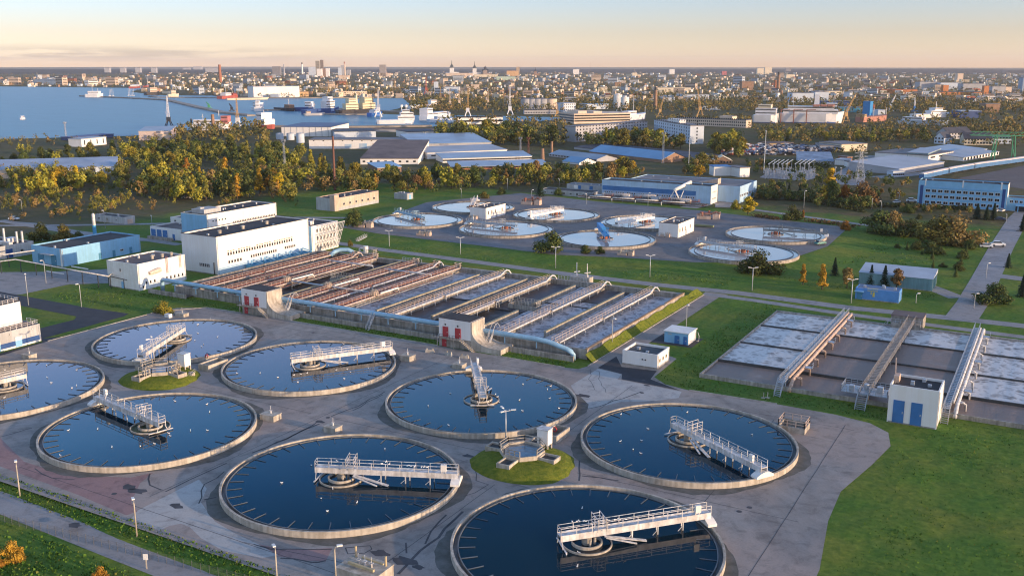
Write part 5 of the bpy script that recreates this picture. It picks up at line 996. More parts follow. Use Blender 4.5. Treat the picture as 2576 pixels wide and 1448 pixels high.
def tree(label, p, h, kind, col, wide=1.0, group=None, var=None, tm=None):
    t = T(NAME[kind][0], label, NAME[kind][1], (p[0],p[1],zat(p[0],p[1])-.05), RND.uniform(0,6.28), group)
    s = h/(10.0 if kind != 'bush' else 8.0); t.scale = (s*wide,s*wide,s)
    c = link('crown', CROWN[kind][RND.randrange(len(CROWN[kind])) if var is None else var % len(CROWN[kind])], t)
    c.material_slots[0].link = 'OBJECT'; c.material_slots[0].material = LM[col]
    k = link('trunk', TRUNK[kind], t)
    if tm: k.material_slots[0].link = 'OBJECT'; k.material_slots[0].material = tm
    return t
def tpx(label, k, x, y, ytop, kind, col, wide=1.0, group='single trees and bushes around the works', tm=None):
    px, py = q(k,x,y); h = hgt(px, py, q(k,x,ytop)[1]); tree(label, at(px,py), h, kind, col, wide, group, None, tm)
for a in (('round dark bush in front of the upper tanks','g',430,790,600,'bush','green',1.2),('big round dark bush below the tank nearest the road','g',2440,970,755,'bush','green',1.35),('low dark shrub row left of the headwall under the blue bridge tank','g',760,800,720,'bush','green',1.2),('low dark shrub right of it under the blue bridge tank','g',900,805,735,'bush','green',1.2),
          ('dark round tree beside the fin wing and pale tank','f',980,540,375,'bush','green',.9),('small bush at the corner of the fin wing','f',935,705,645,'bush','olive',.7),('orange yellow tree on the round lawn by the turning road','g',2330,410,235,'round','yellow',1.15),('yellow bush at the edge of the round lawn','g',2210,350,260,'bush','lime',.9),
          ('low yellow bush on the lawn above the back left tank','e',1580,1350,1235,'bush','lime',1.35),('dark round bush at the left end of the blue hall','e',400,650,485,'bush','green',1.0),('loose olive bush behind the blue hall','e',620,660,500,'bush','olive',1.0),('dark bush behind the blue hall roof','e',760,640,560,'bush','green',1.0),
          ('slender orange birch on the lawn, leftmost','h',440,1075,870,'tall','orange',.9),('slender orange birch on the lawn with white trunk','h',625,1120,870,'tall','orange',1.0),('dark spruce on the lawn beside the orange birches','h',745,985,810,'spruce','spruce',1.2),('bare brown tree left of the steel store','h',865,1110,900,'round','brown',.9),('dark spruce in front of the steel store, left','h',1095,1075,880,'spruce','spruce',1.1),
          ('dark spruce in front of the steel store, right','h',1225,1090,885,'spruce','spruce',1.3),('bare brown tree in front of the steel store','h',1345,1105,915,'round','brown',1.1),('broad dark bush at the far right edge by the crossroads','h',2290,1250,1070,'bush','green',1.5),('dark spruce at the right edge above the broad bush','h',2560,1190,960,'spruce','spruce',1.3),('dark conifer on the right lawn, lone','h',2420,910,770,'spruce','spruce',1.3),
          ('tall dark spruce at the right edge by the street','h',2560,560,390,'spruce','spruce',1.2),('orange shrub at the reed end by the rightmost upper tank','h',850,570,480,'bush','orange',1.0),('dark tree clump above the rightmost upper tank','h',330,470,330,'bush','green',1.0),('small orange tree among the dark clump above the upper tank','h',440,440,350,'tall','orange',1.1),
          ('dark broad tree below the office, leftmost of the group','h',1180,580,370,'bush','green',1.3),('dark broad tree below the office, second of the group','h',1300,580,370,'bush','brown',1.1),('dark low tree below the office, middle of the group','h',1480,610,450,'bush','green',1.3),('large olive tree below the office','h',1750,680,420,'bush','olive',1.2),('large brown green tree below the office, right','h',1930,690,420,'bush','brown',1.2),
          ('dark tree in the row left of the office front','h',1450,380,300,'bush','green',1.2),('dark round bush right of the row below the office','h',1560,440,390,'bush','green',1.2),('dark spruce in front of the office, left','h',2120,440,290,'spruce','spruce',1.6),('dark spruce in front of the office, middle','h',2210,450,310,'spruce','spruce',1.3),('dark spruce in front of the office, right','h',2280,450,285,'spruce','spruce',1.2),
          ('golden poplar beside the pylon road','h',690,290,-60,'tall','yellow',1.3),('dark tree in front of the golden poplar','h',720,300,60,'round','green',1.0),('orange brown tree right of the golden poplar','h',830,290,100,'round','orange',.8),('brown wide tree on the verge right of the poplar','h',1000,300,90,'bush','brown',1.1),('small spruce on the lime lawn, left','h',305,180,90,'spruce','spruce',1.2),('small spruce on the lime lawn, right','h',410,200,105,'spruce','spruce',1.3),
          ('tree by the meadow left of the office, left','h',1195,215,140,'round','brown',.9),('dark tree by the meadow left of the office','h',1275,205,130,'round','green',.9),('tree by the meadow left of the office, right','h',1350,200,140,'round','olive',.8),('spruce beside the far white bridge','g',325,240,75,'spruce','spruce',1.5),('small dark bush left of the dark annex','g',500,220,150,'bush','green',1.0),('dark bush by the tiny kiosk','f',2390,220,150,'bush','green',1.2),
          ('low olive shrub behind the far left upper tank','f',2230,260,200,'bush','olive',1.4),('orange twiggy shrub on the front meadow','m',970,1440,1300,'bush','orange',.8),('orange shrub at the left edge of the front meadow','m',120,1240,1060,'bush','orange',.9),('small orange shrub near the left frame edge of the front meadow','m',-20,1300,1200,'bush','orange',.8)): tpx(*a)
g_ = 'young trees planted on the right lawn'
for i, (x, y, yt) in enumerate(((1350,720,680),(1445,740,665),(1540,735,655),(1590,785,725),(1675,770,660),(1690,830,740),(1755,785,710),(1695,920,840),(1790,905,860),(1780,700,620),(1920,705,630),(1915,1000,900),(1945,930,850),(1965,880,790),(1985,820,740),(2015,800,690),(2050,730,640))): tpx('small dark young tree planted on the lawn near the main street','h',x,y,yt,'spruce' if i%2 else 'bush','green',1.3,g_)
# woods: (label, group, photo polygon of the bases, kinds, colours, heights, count)
def inside(x, y, poly):
    c = False; k = len(poly)
    for i in range(k):
        ax, ay = poly[i]; bx, by = poly[(i+1)%k]
        if (ay > y) != (by > y) and x < (bx-ax)*(y-ay)/(by-ay)+ax: c = not c
    return c
WOODS = [
 ('at the left edge beyond the long grey roof','trees beyond the long grey roof',[(0,400),(60,385),(240,385),(250,412),(0,415)],('round','bush'),('olive','green','green'),(7,11),16),
 ('in the wood between the bay and the works','trees between the bay and the works',[(285,378),(450,366),(640,372),(770,395),(740,425),(560,428),(400,432),(270,425)],('round','tall','round'),('olive','olive','green','lime','green'),(9,14),52),
 ('in the scrub behind the tall white hall','trees in the scrub behind the hall',[(330,450),(480,440),(740,440),(740,515),(600,505),(470,512),(340,512)],('round','tall','tall'),('olive','yellow','olive','lime','green','orange'),(9,15),34),
 ('in the scrub at the left below the grey roof','trees in the scrub at the left',[(0,470),(140,455),(330,452),(330,475),(120,490),(0,492)],('round','bush','tall'),('lime','yellow','brown','olive'),(8,14),20),
 ('in the thicket left of the tall brown chimney','trees around the brown chimney',[(640,400),(760,395),(900,440),(960,470),(930,490),(800,480),(650,440)],('round','tall'),('olive','lime','green','olive'),(9,14),28),
 ('in the belt behind the upper tanks','trees in the belt behind the upper tanks',[(960,455),(1250,455),(1600,440),(1600,452),(1430,466),(1250,470),(1000,486)],('round','tall','round'),('olive','lime','olive','green','brown'),(8,13),36),
 ('in the dark wood left of the grey apartment block','trees left of the apartment blocks',[(1095,345),(1200,340),(1400,350),(1435,372),(1300,368),(1100,362)],('round','bush'),('olive','green','green','lime'),(14,20),22),
 ('in front of the grey apartment block','trees in front of the apartment blocks',[(1470,366),(1560,360),(1715,368),(1715,378),(1600,378),(1470,374)],('round','tall'),('olive','lime','olive'),(13,19),13),
 ('right of the white apartment tower','trees right of the apartment tower',[(1760,390),(1800,360),(1880,355),(1870,395),(1800,400)],('round','round','bush'),('olive','green','lime'),(11,16),14),
 ('in the belt in front of the ferry dock','trees in front of the ferry dock',[(1905,345),(2100,340),(2300,342),(2345,358),(2200,362),(1950,360)],('round','round','tall'),('olive','green','olive','lime','brown'),(8,12),30)]
spots = []
for lab, grp, poly, kinds, cols_, hh, cnt in WOODS:
    xs = [p[0] for p in poly]; ys = [p[1] for p in poly]; n = 0; tries = 0; seen = []
    while n < cnt and tries < 4000:
        tries += 1; x, y = RND.uniform(min(xs),max(xs)), RND.uniform(min(ys),max(ys))
        if not inside(x, y, poly): continue
        p = at(x,y)
        if any((p-s).length < 4.5 for s in seen): continue
        seen.append(p); n += 1; k = RND.choice(kinds); c = RND.choice(cols_)
        tree('%s %s %s' % (LW[c], {'round':'broad tree','tall':'slender tree','bush':'low bush'}[k], lab), p, RND.uniform(*hh)*(.55 if k == 'bush' else 1), k, c, RND.uniform(.85,1.15), grp)
        spots.append((p, hh))
for a in (('big golden tree beside the white gabled shed','c',1110,1310,1125,'round','yellow',1.2),('golden tree beside the big golden tree','c',1210,1290,1160,'round','yellow',.9),('golden tree behind the blue works hall','c',1860,1340,1205,'round','yellow',1.5),('dark olive tree above the golden one behind the works hall','c',1880,1240,1080,'round','olive',1.2),('orange slender tree beyond the peach workshop','b',1180,1440,1290,'tall','orange',.9),('orange tree left of the brown chimney','b',180,1470,1300,'round','orange',1.0),('lime tree left of the brown chimney','b',330,1470,1330,'round','lime',.9),('lime tree in front of the brown chimney','b',690,1420,1300,'round','lime',1.0)): tpx(*a, group='single trees at the edge of the wood')
def merged(name, items, label=None, tri=26, lob=0, kinds=('olive','green','brown','lime')):
    """a far mass of crowns as one mesh"""
    b = MB(); mats = [LM[k] for k in kinds]
    for (x, y, h, mi) in items:
        lb = [(RND.uniform(-.22,.22)*h, RND.uniform(-.22,.22)*h, RND.uniform(.3,.8)*h, RND.uniform(.13,.26)*h) for _ in range(lob)]
        for _ in range(tri):
            if lob:
                l = RND.choice(lb); d = Vector((RND.gauss(0,1),RND.gauss(0,1),RND.gauss(0,1))).normalized(); rr = l[3]*RND.uniform(.6,1.15)
                leafquad(b, (x+l[0]+d.x*rr, y+l[1]+d.y*rr, l[2]+d.z*rr*1.2), d+Vector((RND.gauss(0,.4),RND.gauss(0,.4),RND.gauss(0,.4)+.2)), h*RND.uniform(.05,.10)*(1.6 if tri < 40 else 1), RND, mi); continue
            d = Vector((RND.gauss(0,1),RND.gauss(0,1),RND.gauss(0,1))).normalized(); w_ = h*.42
            c = (x+d.x*w_*RND.uniform(.3,1), y+d.y*w_*RND.uniform(.3,1), h*.55+d.z*h*.45*RND.uniform(.5,1))
            leafquad(b, c, d+Vector((0,0,.3)), h*RND.uniform(.10,.19), RND, mi)
    return tag(b.build(name, mats), label, None, None, 'stuff')
SCRUB = [([(0,505),(60,495),(240,470),(330,470),(330,520),(240,545),(0,560)],90,(2,7)),([(0,452),(330,440),(740,430),(760,520),(560,520),(470,510),(330,545),(200,560),(0,495)],200,(1.5,4.5)),([(330,470),(480,440),(740,440),(740,512),(600,500),(470,505),(340,512)],120,(5,11)),([(0,440),(330,432),(330,462),(0,478)],70,(5,10)),([(640,440),(960,465),(930,492),(800,485),(700,500)],70,(4,10)),([(960,470),(1600,448),(1600,458),(1250,478),(1000,492)],90,(3,8))]
sb_ = []
for poly, cnt, hh in SCRUB:
    xs = [p[0] for p in poly]; ys = [p[1] for p in poly]; n = 0
    while n < cnt:
        x, y = RND.uniform(min(xs),max(xs)), RND.uniform(min(ys),max(ys))
        if inside(x, y, poly):
            p = at(x,y); n += 1
            if p.x > -292 and p.y < 400: continue
            sb_.append((p.x,p.y,RND.uniform(*hh),RND.randrange(6)))
merged('undergrowth', sb_, tri=110, lob=6, kinds=('olive','green','brown','lime','brown','olive'))
vg = []
for poly, cnt, hh in (([q('h',560,330),q('h',600,200),q('h',1050,230),q('h',1120,340),q('h',1000,345)],70,(3,7)),([q('h',-60,240),q('h',560,240),q('h',560,280),q('h',-60,250)],70,(2.5,6)),([q('h',1060,570),q('h',1350,500),q('h',1950,610),q('h',2030,680),q('h',1700,640)],50,(2.5,6)),([q('h',1380,330),q('h',2060,360),q('h',2060,400),q('h',1380,380)],40,(2,4)),([q('g',2100,180),q('g',2600,170),q('g',2600,270),q('g',2200,230)],60,(3,7)),([(1850,470),(2080,440),(2300,455),(2300,500),(2150,515),(1900,480)],60,(3,7)),([(1880,415),(2060,425),(2050,445),(1870,440)],20,(3,6)),([(1720,405),(1800,400),(1800,440),(1720,440)],30,(4,8)),([(1000,452),(1450,425),(1720,430),(1560,446),(1250,455)],60,(3,8))):
    xs = [p[0] for p in poly]; ys = [p[1] for p in poly]; n = 0
    while n < cnt:
        x, y = RND.uniform(min(xs),max(xs)), RND.uniform(min(ys),max(ys))
        if inside(x, y, poly): p = at(x,y); n += 1; vg.append((p.x,p.y,RND.uniform(*hh),RND.choice((0,1,1,2,1))))
merged('shrubbery', vg, tri=170, lob=6)
# ---------------------------------------------------------------- bay, quays, hills
sea_m = water_mat('bay water', (.095,.235,.325), 1.0, .12, .35, (.105,.265,.365), (1,2.6,1), 1.07)
def psheet(name, pts, m, z): return sheet(name, [at(x,y)[:2] for x, y in pts], m, z, 0)
psheet('water', [(-900,372),(0,350),(100,348),(200,345),(330,342),(430,334),(485,326),(560,318),(640,317),(690,320),(850,323),(1085,320),(1135,309),(1185,303),(1330,306),(1420,302),(1420,296),(1260,292),(1150,291),(1030,290),(950,287),(960,282),(1000,274),(1030,262),(1012,247),(900,249),(800,247),(640,247),(560,246),(535,241),(400,240),(330,232),(345,226),(470,226),(400,222),(250,221),(100,219),(0,218),(-1600,216)], sea_m, .06)
quay_m = M('quay concrete',(.33,.29,.25),.9,.3,.03)
def quay(name, pts, wd, h=1.6):
    P_ = [at(*p) for p in pts]; b = MB(); L_, R_ = [], []
    for i, p in enumerate(P_):
        d = (P_[min(i+1,len(P_)-1)]-P_[max(i-1,0)]).normalized(); s = Vector((-d.y,d.x,0))*wd/2; L_.append(p+s); R_.append(p-s)
    return struct(name, b.prism([(v.x,v.y) for v in R_+L_[::-1]], -.5, h), quay_m)
quay('pier', [(205,243),(300,247),(420,253),(500,272),(560,285),(632,293)], 12, 2.2); quay('pier', [(560,247),(400,246),(380,244)], 14); quay('pier', [(650,279),(700,278),(850,275),(1020,284)], 16)
quay('pier', [(775,287),(870,290),(960,288)], 14); quay('quay', [(600,247),(760,248),(1010,246)], 14, 2.0); quay('quay', [(690,320),(850,322),(1085,319)], 12, 2)
def hills():
    b = MB(); n = 260; rows = []
    for j, (d, hb) in enumerate(((8200,0),(9200,.7),(10500,1),(12500,.8),(15000,.3))):
        row = []
        for i in range(n):
            a = YAW+R(90)+R(40)*(1-2*i/(n-1)); t = i/(n-1)
            h = hb*(17+5*math.sin(t*9+1)+3*math.sin(t*31+j)+1.6*math.sin(t*97+2*j)+1.2*RND.random()+(10 if .42 > t else 0)*(1-t/.42)*.6)
            row.append((d*math.cos(a), d*math.sin(a), h))
        rows.append(row)
    for r0, r1 in zip(rows, rows[1:]):
        for i in range(n-1): b.poly([r0[i],r1[i],r1[i+1],r0[i+1]])
    struct('hills', b, M('wooded hills',(.070,.074,.072),1,.3,.004,spec=.05), True)  # hill tone lightened, so distance haze is put into the colour
hills()
# ---------------------------------------------------------------- sheds and blocks of the port quarter
def shed(name, label, cat, k, A, B, top, depth, wm, rm, rt='flat', rise=3.0, win=None, group=None, h=None, extra=None):
    a, b_ = qa(k,*A), qa(k,*B); h = h or hgt(*q(k,*A), q(k,A[0],top)[1]); L_ = (b_-a).length; rz = math.atan2(b_.y-a.y, b_.x-a.x)
    t = T(name, label, cat, a, rz, group); D_ = depth; o = .35
    w_ = MB().add([(0,0,-.5),(L_,0,-.5),(L_,D_,-.5),(0,D_,-.5),(0,0,h),(L_,0,h),(L_,D_,h),(0,D_,h)], [(0,1,5,4),(1,2,6,5),(2,3,7,6),(3,0,4,7)]); r = MB()
    if rt == 'flat': r.box(-o,L_+o,-o,D_+o,h+.003,h+.5)
    elif rt == 'gable':
        w_.add([(0,0,h),(0,D_,h),(0,D_/2,h+rise),(L_,0,h),(L_,D_,h),(L_,D_/2,h+rise)], [(0,2,1),(3,4,5)])
        for z in (0,.25): r.add([(-o,-o,h-.05+z),(L_+o,-o,h-.05+z),(L_+o,D_/2,h+rise+.1+z),(-o,D_/2,h+rise+.1+z),(-o,D_+o,h-.05+z),(L_+o,D_+o,h-.05+z)], [(0,1,2,3),(3,2,5,4)])
        r.add([(-o,-o,h-.05),(L_+o,-o,h-.05),(L_+o,-o,h+.2),(-o,-o,h+.2),(L_+o,D_/2,h+rise+.1),(L_+o,D_/2,h+rise+.35)], [(0,1,2,3),(1,4,5,2)])
    elif rt == 'gend':
        w_.add([(0,0,h),(L_,0,h),(L_/2,0,h+rise),(0,D_,h),(L_,D_,h),(L_/2,D_,h+rise)], [(0,1,2),(3,5,4)])
        for z in (.02,.25): r.add([(-o,-o,h-.1+z),(L_/2,-o,h+rise+z),(L_/2,D_+o,h+rise+z),(-o,D_+o,h-.1+z),(L_+o,-o,h-.1+z),(L_+o,D_+o,h-.1+z)], [(0,1,2,3),(1,4,5,2)])
        r.add([(-o,-o,h-.08),(L_/2,-o,h+rise+.02),(L_/2,-o,h+rise+.25),(-o,-o,h+.15),(L_+o,-o,h-.08),(L_+o,-o,h+.15)], [(0,1,2,3),(1,4,5,2)])
    else:
        w_.add([(0,0,h),(0,D_,h),(0,D_,h+rise),(L_,0,h),(L_,D_,h),(L_,D_,h+rise)], [(0,2,1),(3,4,5)])
        r.add([(-o,-o,h+.05),(L_+o,-o,h+.05),(L_+o,D_+o,h+rise+.1),(-o,D_+o,h+rise+.1),(-o,-o,h+.4),(L_+o,-o,h+.4),(L_+o,D_+o,h+rise+.45),(-o,D_+o,h+rise+.45)], [(0,1,5,4),(1,2,6,5),(3,0,4,7),(4,5,6,7),(2,3,7,6)])
    wl = w_.build('wall', wm, t); r.build('roof', rm, t)
    for f, rows, n, z0, dz, ww, hh in (win or []):
        b = MB(); Lf = L_ if f == 'S' else D_
        for j in range(rows):
            z = z0+j*dz; wn = MB()
            for i in range(n):
                c = Lf*(i+.5)/n
                if f == 'S': wn.box(c-ww/2,c+ww/2,-.06,.02,z,z+hh)
                else: wn.box(L_-.02,L_+.06,c-ww/2,c+ww/2,z,z+hh)
            wn.build('window_row', glass, wl)
    if extra: extra(t, L_, D_, h)
    return t
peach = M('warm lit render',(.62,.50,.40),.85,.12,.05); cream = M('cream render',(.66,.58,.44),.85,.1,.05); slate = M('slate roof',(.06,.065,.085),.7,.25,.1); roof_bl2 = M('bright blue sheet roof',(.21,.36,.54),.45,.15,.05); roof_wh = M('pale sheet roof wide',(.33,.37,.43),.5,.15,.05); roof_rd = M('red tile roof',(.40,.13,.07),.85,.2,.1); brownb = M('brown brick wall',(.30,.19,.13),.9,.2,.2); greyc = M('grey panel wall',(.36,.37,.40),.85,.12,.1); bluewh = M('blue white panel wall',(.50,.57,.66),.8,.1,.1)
def ribs(n, m):
    def f(t, L_, D_, h):
        b = MB()
        for i in range(n): x = L_*(i+.5)/n; b.box(x-.25,x+.25,-.14,0,0,h)
        b.build('pilaster', m, t)
    return f
def mural(t, L_, D_, h):
    for x0, x1, z0, z1 in ((.37,.44,.1,.55),(.52,.6,.1,.6),(.83,.995,.1,.6)): MB().box(L_*x0,L_*x1,-.08,.02,h*z0,h*z1).build('mural', M('faded blue mural',(.16,.36,.58),.8,.3,.15,c2=(.45,.50,.56)), t)
    MB().box(L_*.66,L_*.70,-.1,.02,.1,h*.6).build('door', pink, t)
shed('dock_warehouse','large white dock warehouse with pilasters and dark blue roof','warehouse','b',(275,932),(755,935),842,70,wall_white,M('dark blue roof',(.08,.12,.22),.6,.2,.05),extra=ribs(8,greyc))
for l, x, y, tp in (('white storage tank under the dock warehouse, left',257,952,905),('white storage tank under the dock warehouse, middle',360,958,905),('white storage tank under the dock warehouse, right',457,985,905)):
    p = qa('b',x,y+8); h_ = hgt(*q('b',x,y+8), q('b',x,tp)[1]); t = T('storage_tank', l, 'storage tank', p, 0, 'white storage tanks by the dock warehouse'); MB().cyl(0,0,-.3,h_,3.6,n=22).build('shell', bluewh, t); MB().lathe([(3.75,h_),(3.75,h_+.2),(0,h_+.8)],22).build('lid', roof_wh, t)
shed('dock_shed','low long dock shed with dark roof and pale wall','shed','b',(785,955),(1185,948),890,45,bluewh,slate); shed('quay_shed','very long low quay shed with rusty brown roof','shed','b',(760,885),(1840,892),862,16,greyc,roof_brown)
shed('dock_shed','white dock shed with dark roof left of the tree clump','shed','b',(1490,952),(1775,942),892,32,wall_white,slate); shed('depot','long white depot with faded blue murals','depot','b',(540,1052),(1470,1052),968,26,wall_white,roof_grey,win=[('S',1,10,6.3,1,1.2,.6)],extra=mural)
shed('gabled_shed','small white shed with a shallow gable right of the depot','shed','b',(1470,1006),(1730,1002),978,20,wall_white,roof_wh,'gable',2.2); shed('old_factory','old factory hall with a huge grey pink roof and small windows','factory','b',(1035,1204),(1592,1204),1150,95,wall_white,roof_brown,'mono',6,win=[('S',1,8,1.6,1,1.8,1.2)])
shed('brown_shed','small brown shed with bright blue roof in front of the old factory','shed','b',(1200,1288),(1430,1274),1240,16,brownb,roof_bl2,'mono',2,win=[('S',1,6,1,1,1,1)]); shed('ribbed_warehouse','blue grey warehouse with broad ribbed roof','warehouse','b',(1560,1080),(2300,1060),1010,60,greyc,roof_blue,'mono',4)
shed('clerestory_hall','white fronted hall with a dark window strip and pale roof','hall','b',(1680,1152),(2450,1118),1095,30,wall_white,roof_wh,'mono',2,win=[('S',1,1,2.0,1,60,.9)]); shed('strip_workshop','long white workshop with strip windows and pale blue roof','workshop','b',(1830,1188),(2690,1162),1150,22,wall_white,roof_blue,'mono',2.0,win=[('S',1,30,1.2,1,2.2,1.0)])
shed('brick_workshop','long brick workshop with pale blue roof at the tree line','workshop','b',(1910,1258),(2850,1238),1230,18,brick,roof_blue,'mono',2.0,win=[('S',1,26,1.0,1,2.4,.9)])
shed('long_shed','long low shed with nearly black roof behind the blue roof','shed','c',(650,1055),(1790,1182),1035,32,greyc,slate,'mono',1.5); shed('blue_roof_shed','long shed with bright blue roof and brown gable end','shed','c',(800,1105),(1500,1188),1078,24,brownb,roof_bl2,'gable',4.5); shed('white_roof_shed','long shed with white roof and a row of dark windows','shed','c',(410,1125),(870,1180),1103,20,greyc,roof_wh,'gable',2.5,win=[('S',1,16,.8,1,1.6,1.2)])
shed('gabled_shed','small shed with blue roof and white gable near the golden tree','shed','c',(540,1188),(700,1208),1172,16,wall_white,roof_bl2,'gable',3); shed('brick_house','brick house with pale gable front beyond the works hall','house','c',(1998,1198),(2175,1200),1168,14,brownb,cream,'gend',3.2,win=[('S',1,6,.8,1,1,1.2)])
def chimney(label, k, x, yb, yt, r, m, cap=None, group='factory chimneys'):
    p = qa(k,x,yb); h_ = hgt(*q(k,x,yb), q(k,x,yt)[1]); t = T('chimney', label, 'chimney', p, 0, group); MB().cyl(0,0,-.5,h_*.86,r,r*.72,14).build('shaft', m, t); MB().cyl(0,0,h_*.86+.01,h_,r*.74,r*.70,14).build('top', cap or m, t)
chimney('short brick chimney beside the white roofed shed, taller','c',435,1098,980,1.2,brownb); chimney('short brick chimney beside the white roofed shed, shorter','c',347,1162,1050,1.5,brownb); chimney('tall thin brown chimney rising from the trees behind the peach workshop','b',788,1452,930,.75,M('brown painted steel',(.17,.075,.055),.7,.2,1))
B_ = lambda rows, n, z0, dz, n2=0: [('S',rows,n,z0,dz,1.5,1.5)]+([('E',rows,n2,z0,dz,1.3,1.4)] if n2 else [])
def roofhut(t, L_, D_, h): MB().box(L_*.3,L_*.62,D_*.25,D_*.75,h+.51,h+3.4).build('roof_hut', wall_white, t)
shed('apartment_block','white seven storey apartment block with a sunlit end wall','apartment block','c',(1420,932),(1768,1006),775,13,bluewh,roof_grey,win=B_(7,16,1.5,2.9,1),extra=roofhut); shed('apartment_block','grey five storey apartment block half behind trees','apartment block','c',(665,988),(1355,926),840,13,greyc,roof_grey,win=B_(5,24,1.5,2.9))
def bands(t, L_, D_, h):
    for i in range(3): z = h*(.22+.27*i); MB().box(.5,L_-.5,-.08,.02,z,z+1.6).build('window_band', glass, t); MB().box(L_-.02,L_+.08,.5,D_-.5,z,z+1.6).build('window_band', glass, t)
    MB().box(L_*.2,L_*.9,D_*.1,D_*.25,h+.51,h+3.6).box(L_*.2,L_*.8,D_*.4,D_*.55,h+.51,h+2.6).build('roof_hut', peach, t)
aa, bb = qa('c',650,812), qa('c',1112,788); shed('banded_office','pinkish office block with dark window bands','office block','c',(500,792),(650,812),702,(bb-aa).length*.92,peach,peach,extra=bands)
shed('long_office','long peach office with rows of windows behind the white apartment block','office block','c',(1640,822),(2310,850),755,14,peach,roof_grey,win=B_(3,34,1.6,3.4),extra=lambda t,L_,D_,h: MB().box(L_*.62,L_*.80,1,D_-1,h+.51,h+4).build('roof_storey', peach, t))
for l, x, y, tp, r in (('white grain silo, left and taller',1072,652,530,7),('white grain silo, right',1140,658,552,7)):
    p = qa('c',x,y); h_ = hgt(*q('c',x,y), q('c',x,tp)[1]); t = T('silo', l, 'silo', p, 0, 'white grain silos'); MB().cyl(0,0,-.5,h_,r,n=20).build('shell', white, t); MB().cyl(0,0,h_+.01,h_+2,r*.5,r*.4,12).build('head', steel_white, t)
for i, x in enumerate((190,245,300,352,432)):
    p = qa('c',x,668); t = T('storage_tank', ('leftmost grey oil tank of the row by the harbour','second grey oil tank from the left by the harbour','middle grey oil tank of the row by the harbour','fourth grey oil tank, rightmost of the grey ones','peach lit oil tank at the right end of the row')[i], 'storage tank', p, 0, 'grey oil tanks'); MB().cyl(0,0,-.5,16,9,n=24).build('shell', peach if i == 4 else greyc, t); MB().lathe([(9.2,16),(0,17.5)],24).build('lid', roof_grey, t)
shed('white_office','white port office with a roof mast','office','c',(550,695),(665,692),615,20,bluewh,roof_wh,win=B_(4,6,2,4)); shed('port_building','white and blue port building right of the office','port building','c',(770,672),(985,668),625,25,bluewh,roof_blue); shed('customs_house','long low grey house with windows behind the harbour crane','port building','c',(170,718),(485,716),682,14,greyc,roof_grey,win=B_(2,20,1.5,4))
shed('transformer_house','blue and white transformer house by the substation','substation building','c',(2000,1314),(2165,1312),1228,10,wall_white,blue_mid,'flat'); shed('transformer_house','white transformer house nearer the substation yard','substation building','c',(2250,1327),(2345,1322),1240,14,wall_white,roof_grey)
shed('tan_shed','low tan shed above the scrap yard','shed','d',(110,1042),(345,1037),1003,16,M('tan sheet',(.50,.37,.20),.8,.15,.1),roof_brown); shed('cream_shed','shed with cream lit wall at the end of the scrap yard','shed','d',(810,1080),(1058,1072),1012,30,cream,roof_grey); shed('grey_shed','long grey shed joined to the cream lit one','shed','d',(600,1075),(805,1078),1022,28,greyc,roof_grey)
shed('patched_shed','low shed with patched pale blue roof behind the dark hedge','shed','d',(390,1196),(735,1204),1168,40,greyc,M('patched blue roof',(.24,.33,.46),.7,.35,.15),'mono',3); shed('garage_block','small white garage block beside the orange hut','garage','d',(745,1206),(850,1212),1160,14,wall_white,roof_wh); shed('orange_hut','small orange brown hut on the yard corner','hut','d',(865,1178),(915,1174),1135,8,M('orange board',(.42,.17,.06),.8,.15,.5),roof_brown); shed('white_booth','small white booth in front of the orange hut','booth','d',(868,1228),(912,1228),1178,6,wall_white,roof_grey)
shed('teal_hall','pale teal steel hall at the right','hall','d',(1440,1168),(1642,1178),1092,50,tealwall,roof_wh,extra=ribs(14,M('teal rib',(.13,.26,.31),.6,.1))); shed('white_front_hall','white fronted hall with dark door strip right of the teal hall','hall','d',(1650,1182),(1890,1138),1120,40,wall_white,roof_grey,win=[('S',1,3,2.5,1,9,1.2)]); shed('low_store','long low store with wide pale blue roof at the right','store','d',(1360,1302),(1800,1228),1252,34,greyc,roof_wh,'mono',2.5); shed('container_row','row of white site containers before the low store','container','d',(1308,1322),(1418,1318),1275,6,bluewh,roof_wh,win=[('S',1,6,.8,1,1.2,1)])
shed('long_hall','long hall with orange lit wall and blue grey roof, farther','hall','d',(1895,1132),(2215,1078),1108,30,peach,roof_blue,'mono',2); shed('long_hall','long hall with white doors in front of the farther one','hall','d',(1990,1172),(2330,1112),1140,22,wall_white,roof_wh,'mono',1.5,win=[('S',1,12,.3,1,3,2.5)])
shed('villa','dark roofed white house at the edge of the wood','house','d',(1705,1002),(1800,1008),945,14,bluewh,slate,'gend',5,win=B_(2,3,1.2,3)); shed('villa','long house with dark roof and bright gable behind the white house','house','d',(1840,962),(2065,952),905,14,greyc,slate,'gable',5,win=B_(2,8,1.2,3)); shed('villa','cream house with dark mansard roof and sunlit end','house','d',(1995,1014),(2262,1018),958,16,cream,slate,'gable',5,win=B_(2,9,1.2,3,3)); shed('villa','pale house right of the cream house beneath the green gantry','house','d',(2268,1002),(2450,1004),955,14,bluewh,M('green roof',(.10,.22,.16),.7,.2,.1),'gable',3,win=B_(2,6,1.2,3))
shed('dock_tower','tall bright blue dock tower beside the ferry','tower','d',(1012,738),(1082,740),598,14,M('vivid blue sheet',(.03,.22,.52),.5,.1,.1),M('vivid blue sheet',(.03,.22,.52),.5,.1,.1)); shed('dock_wall','teal blue dock wall behind the ferry bow','dock wall','d',(760,700),(1010,702),652,10,M('teal dock steel',(.06,.28,.42),.5,.1,.1),roof_blue); shed('rust_tower','rust red tower beside the blue dock tower','tower','d',(1100,735),(1130,735),630,8,rust,rust); shed('boat_hall','grey white boat hall right of the red hull','hall','d',(1160,770),(1230,770),680,20,bluewh,roof_wh)
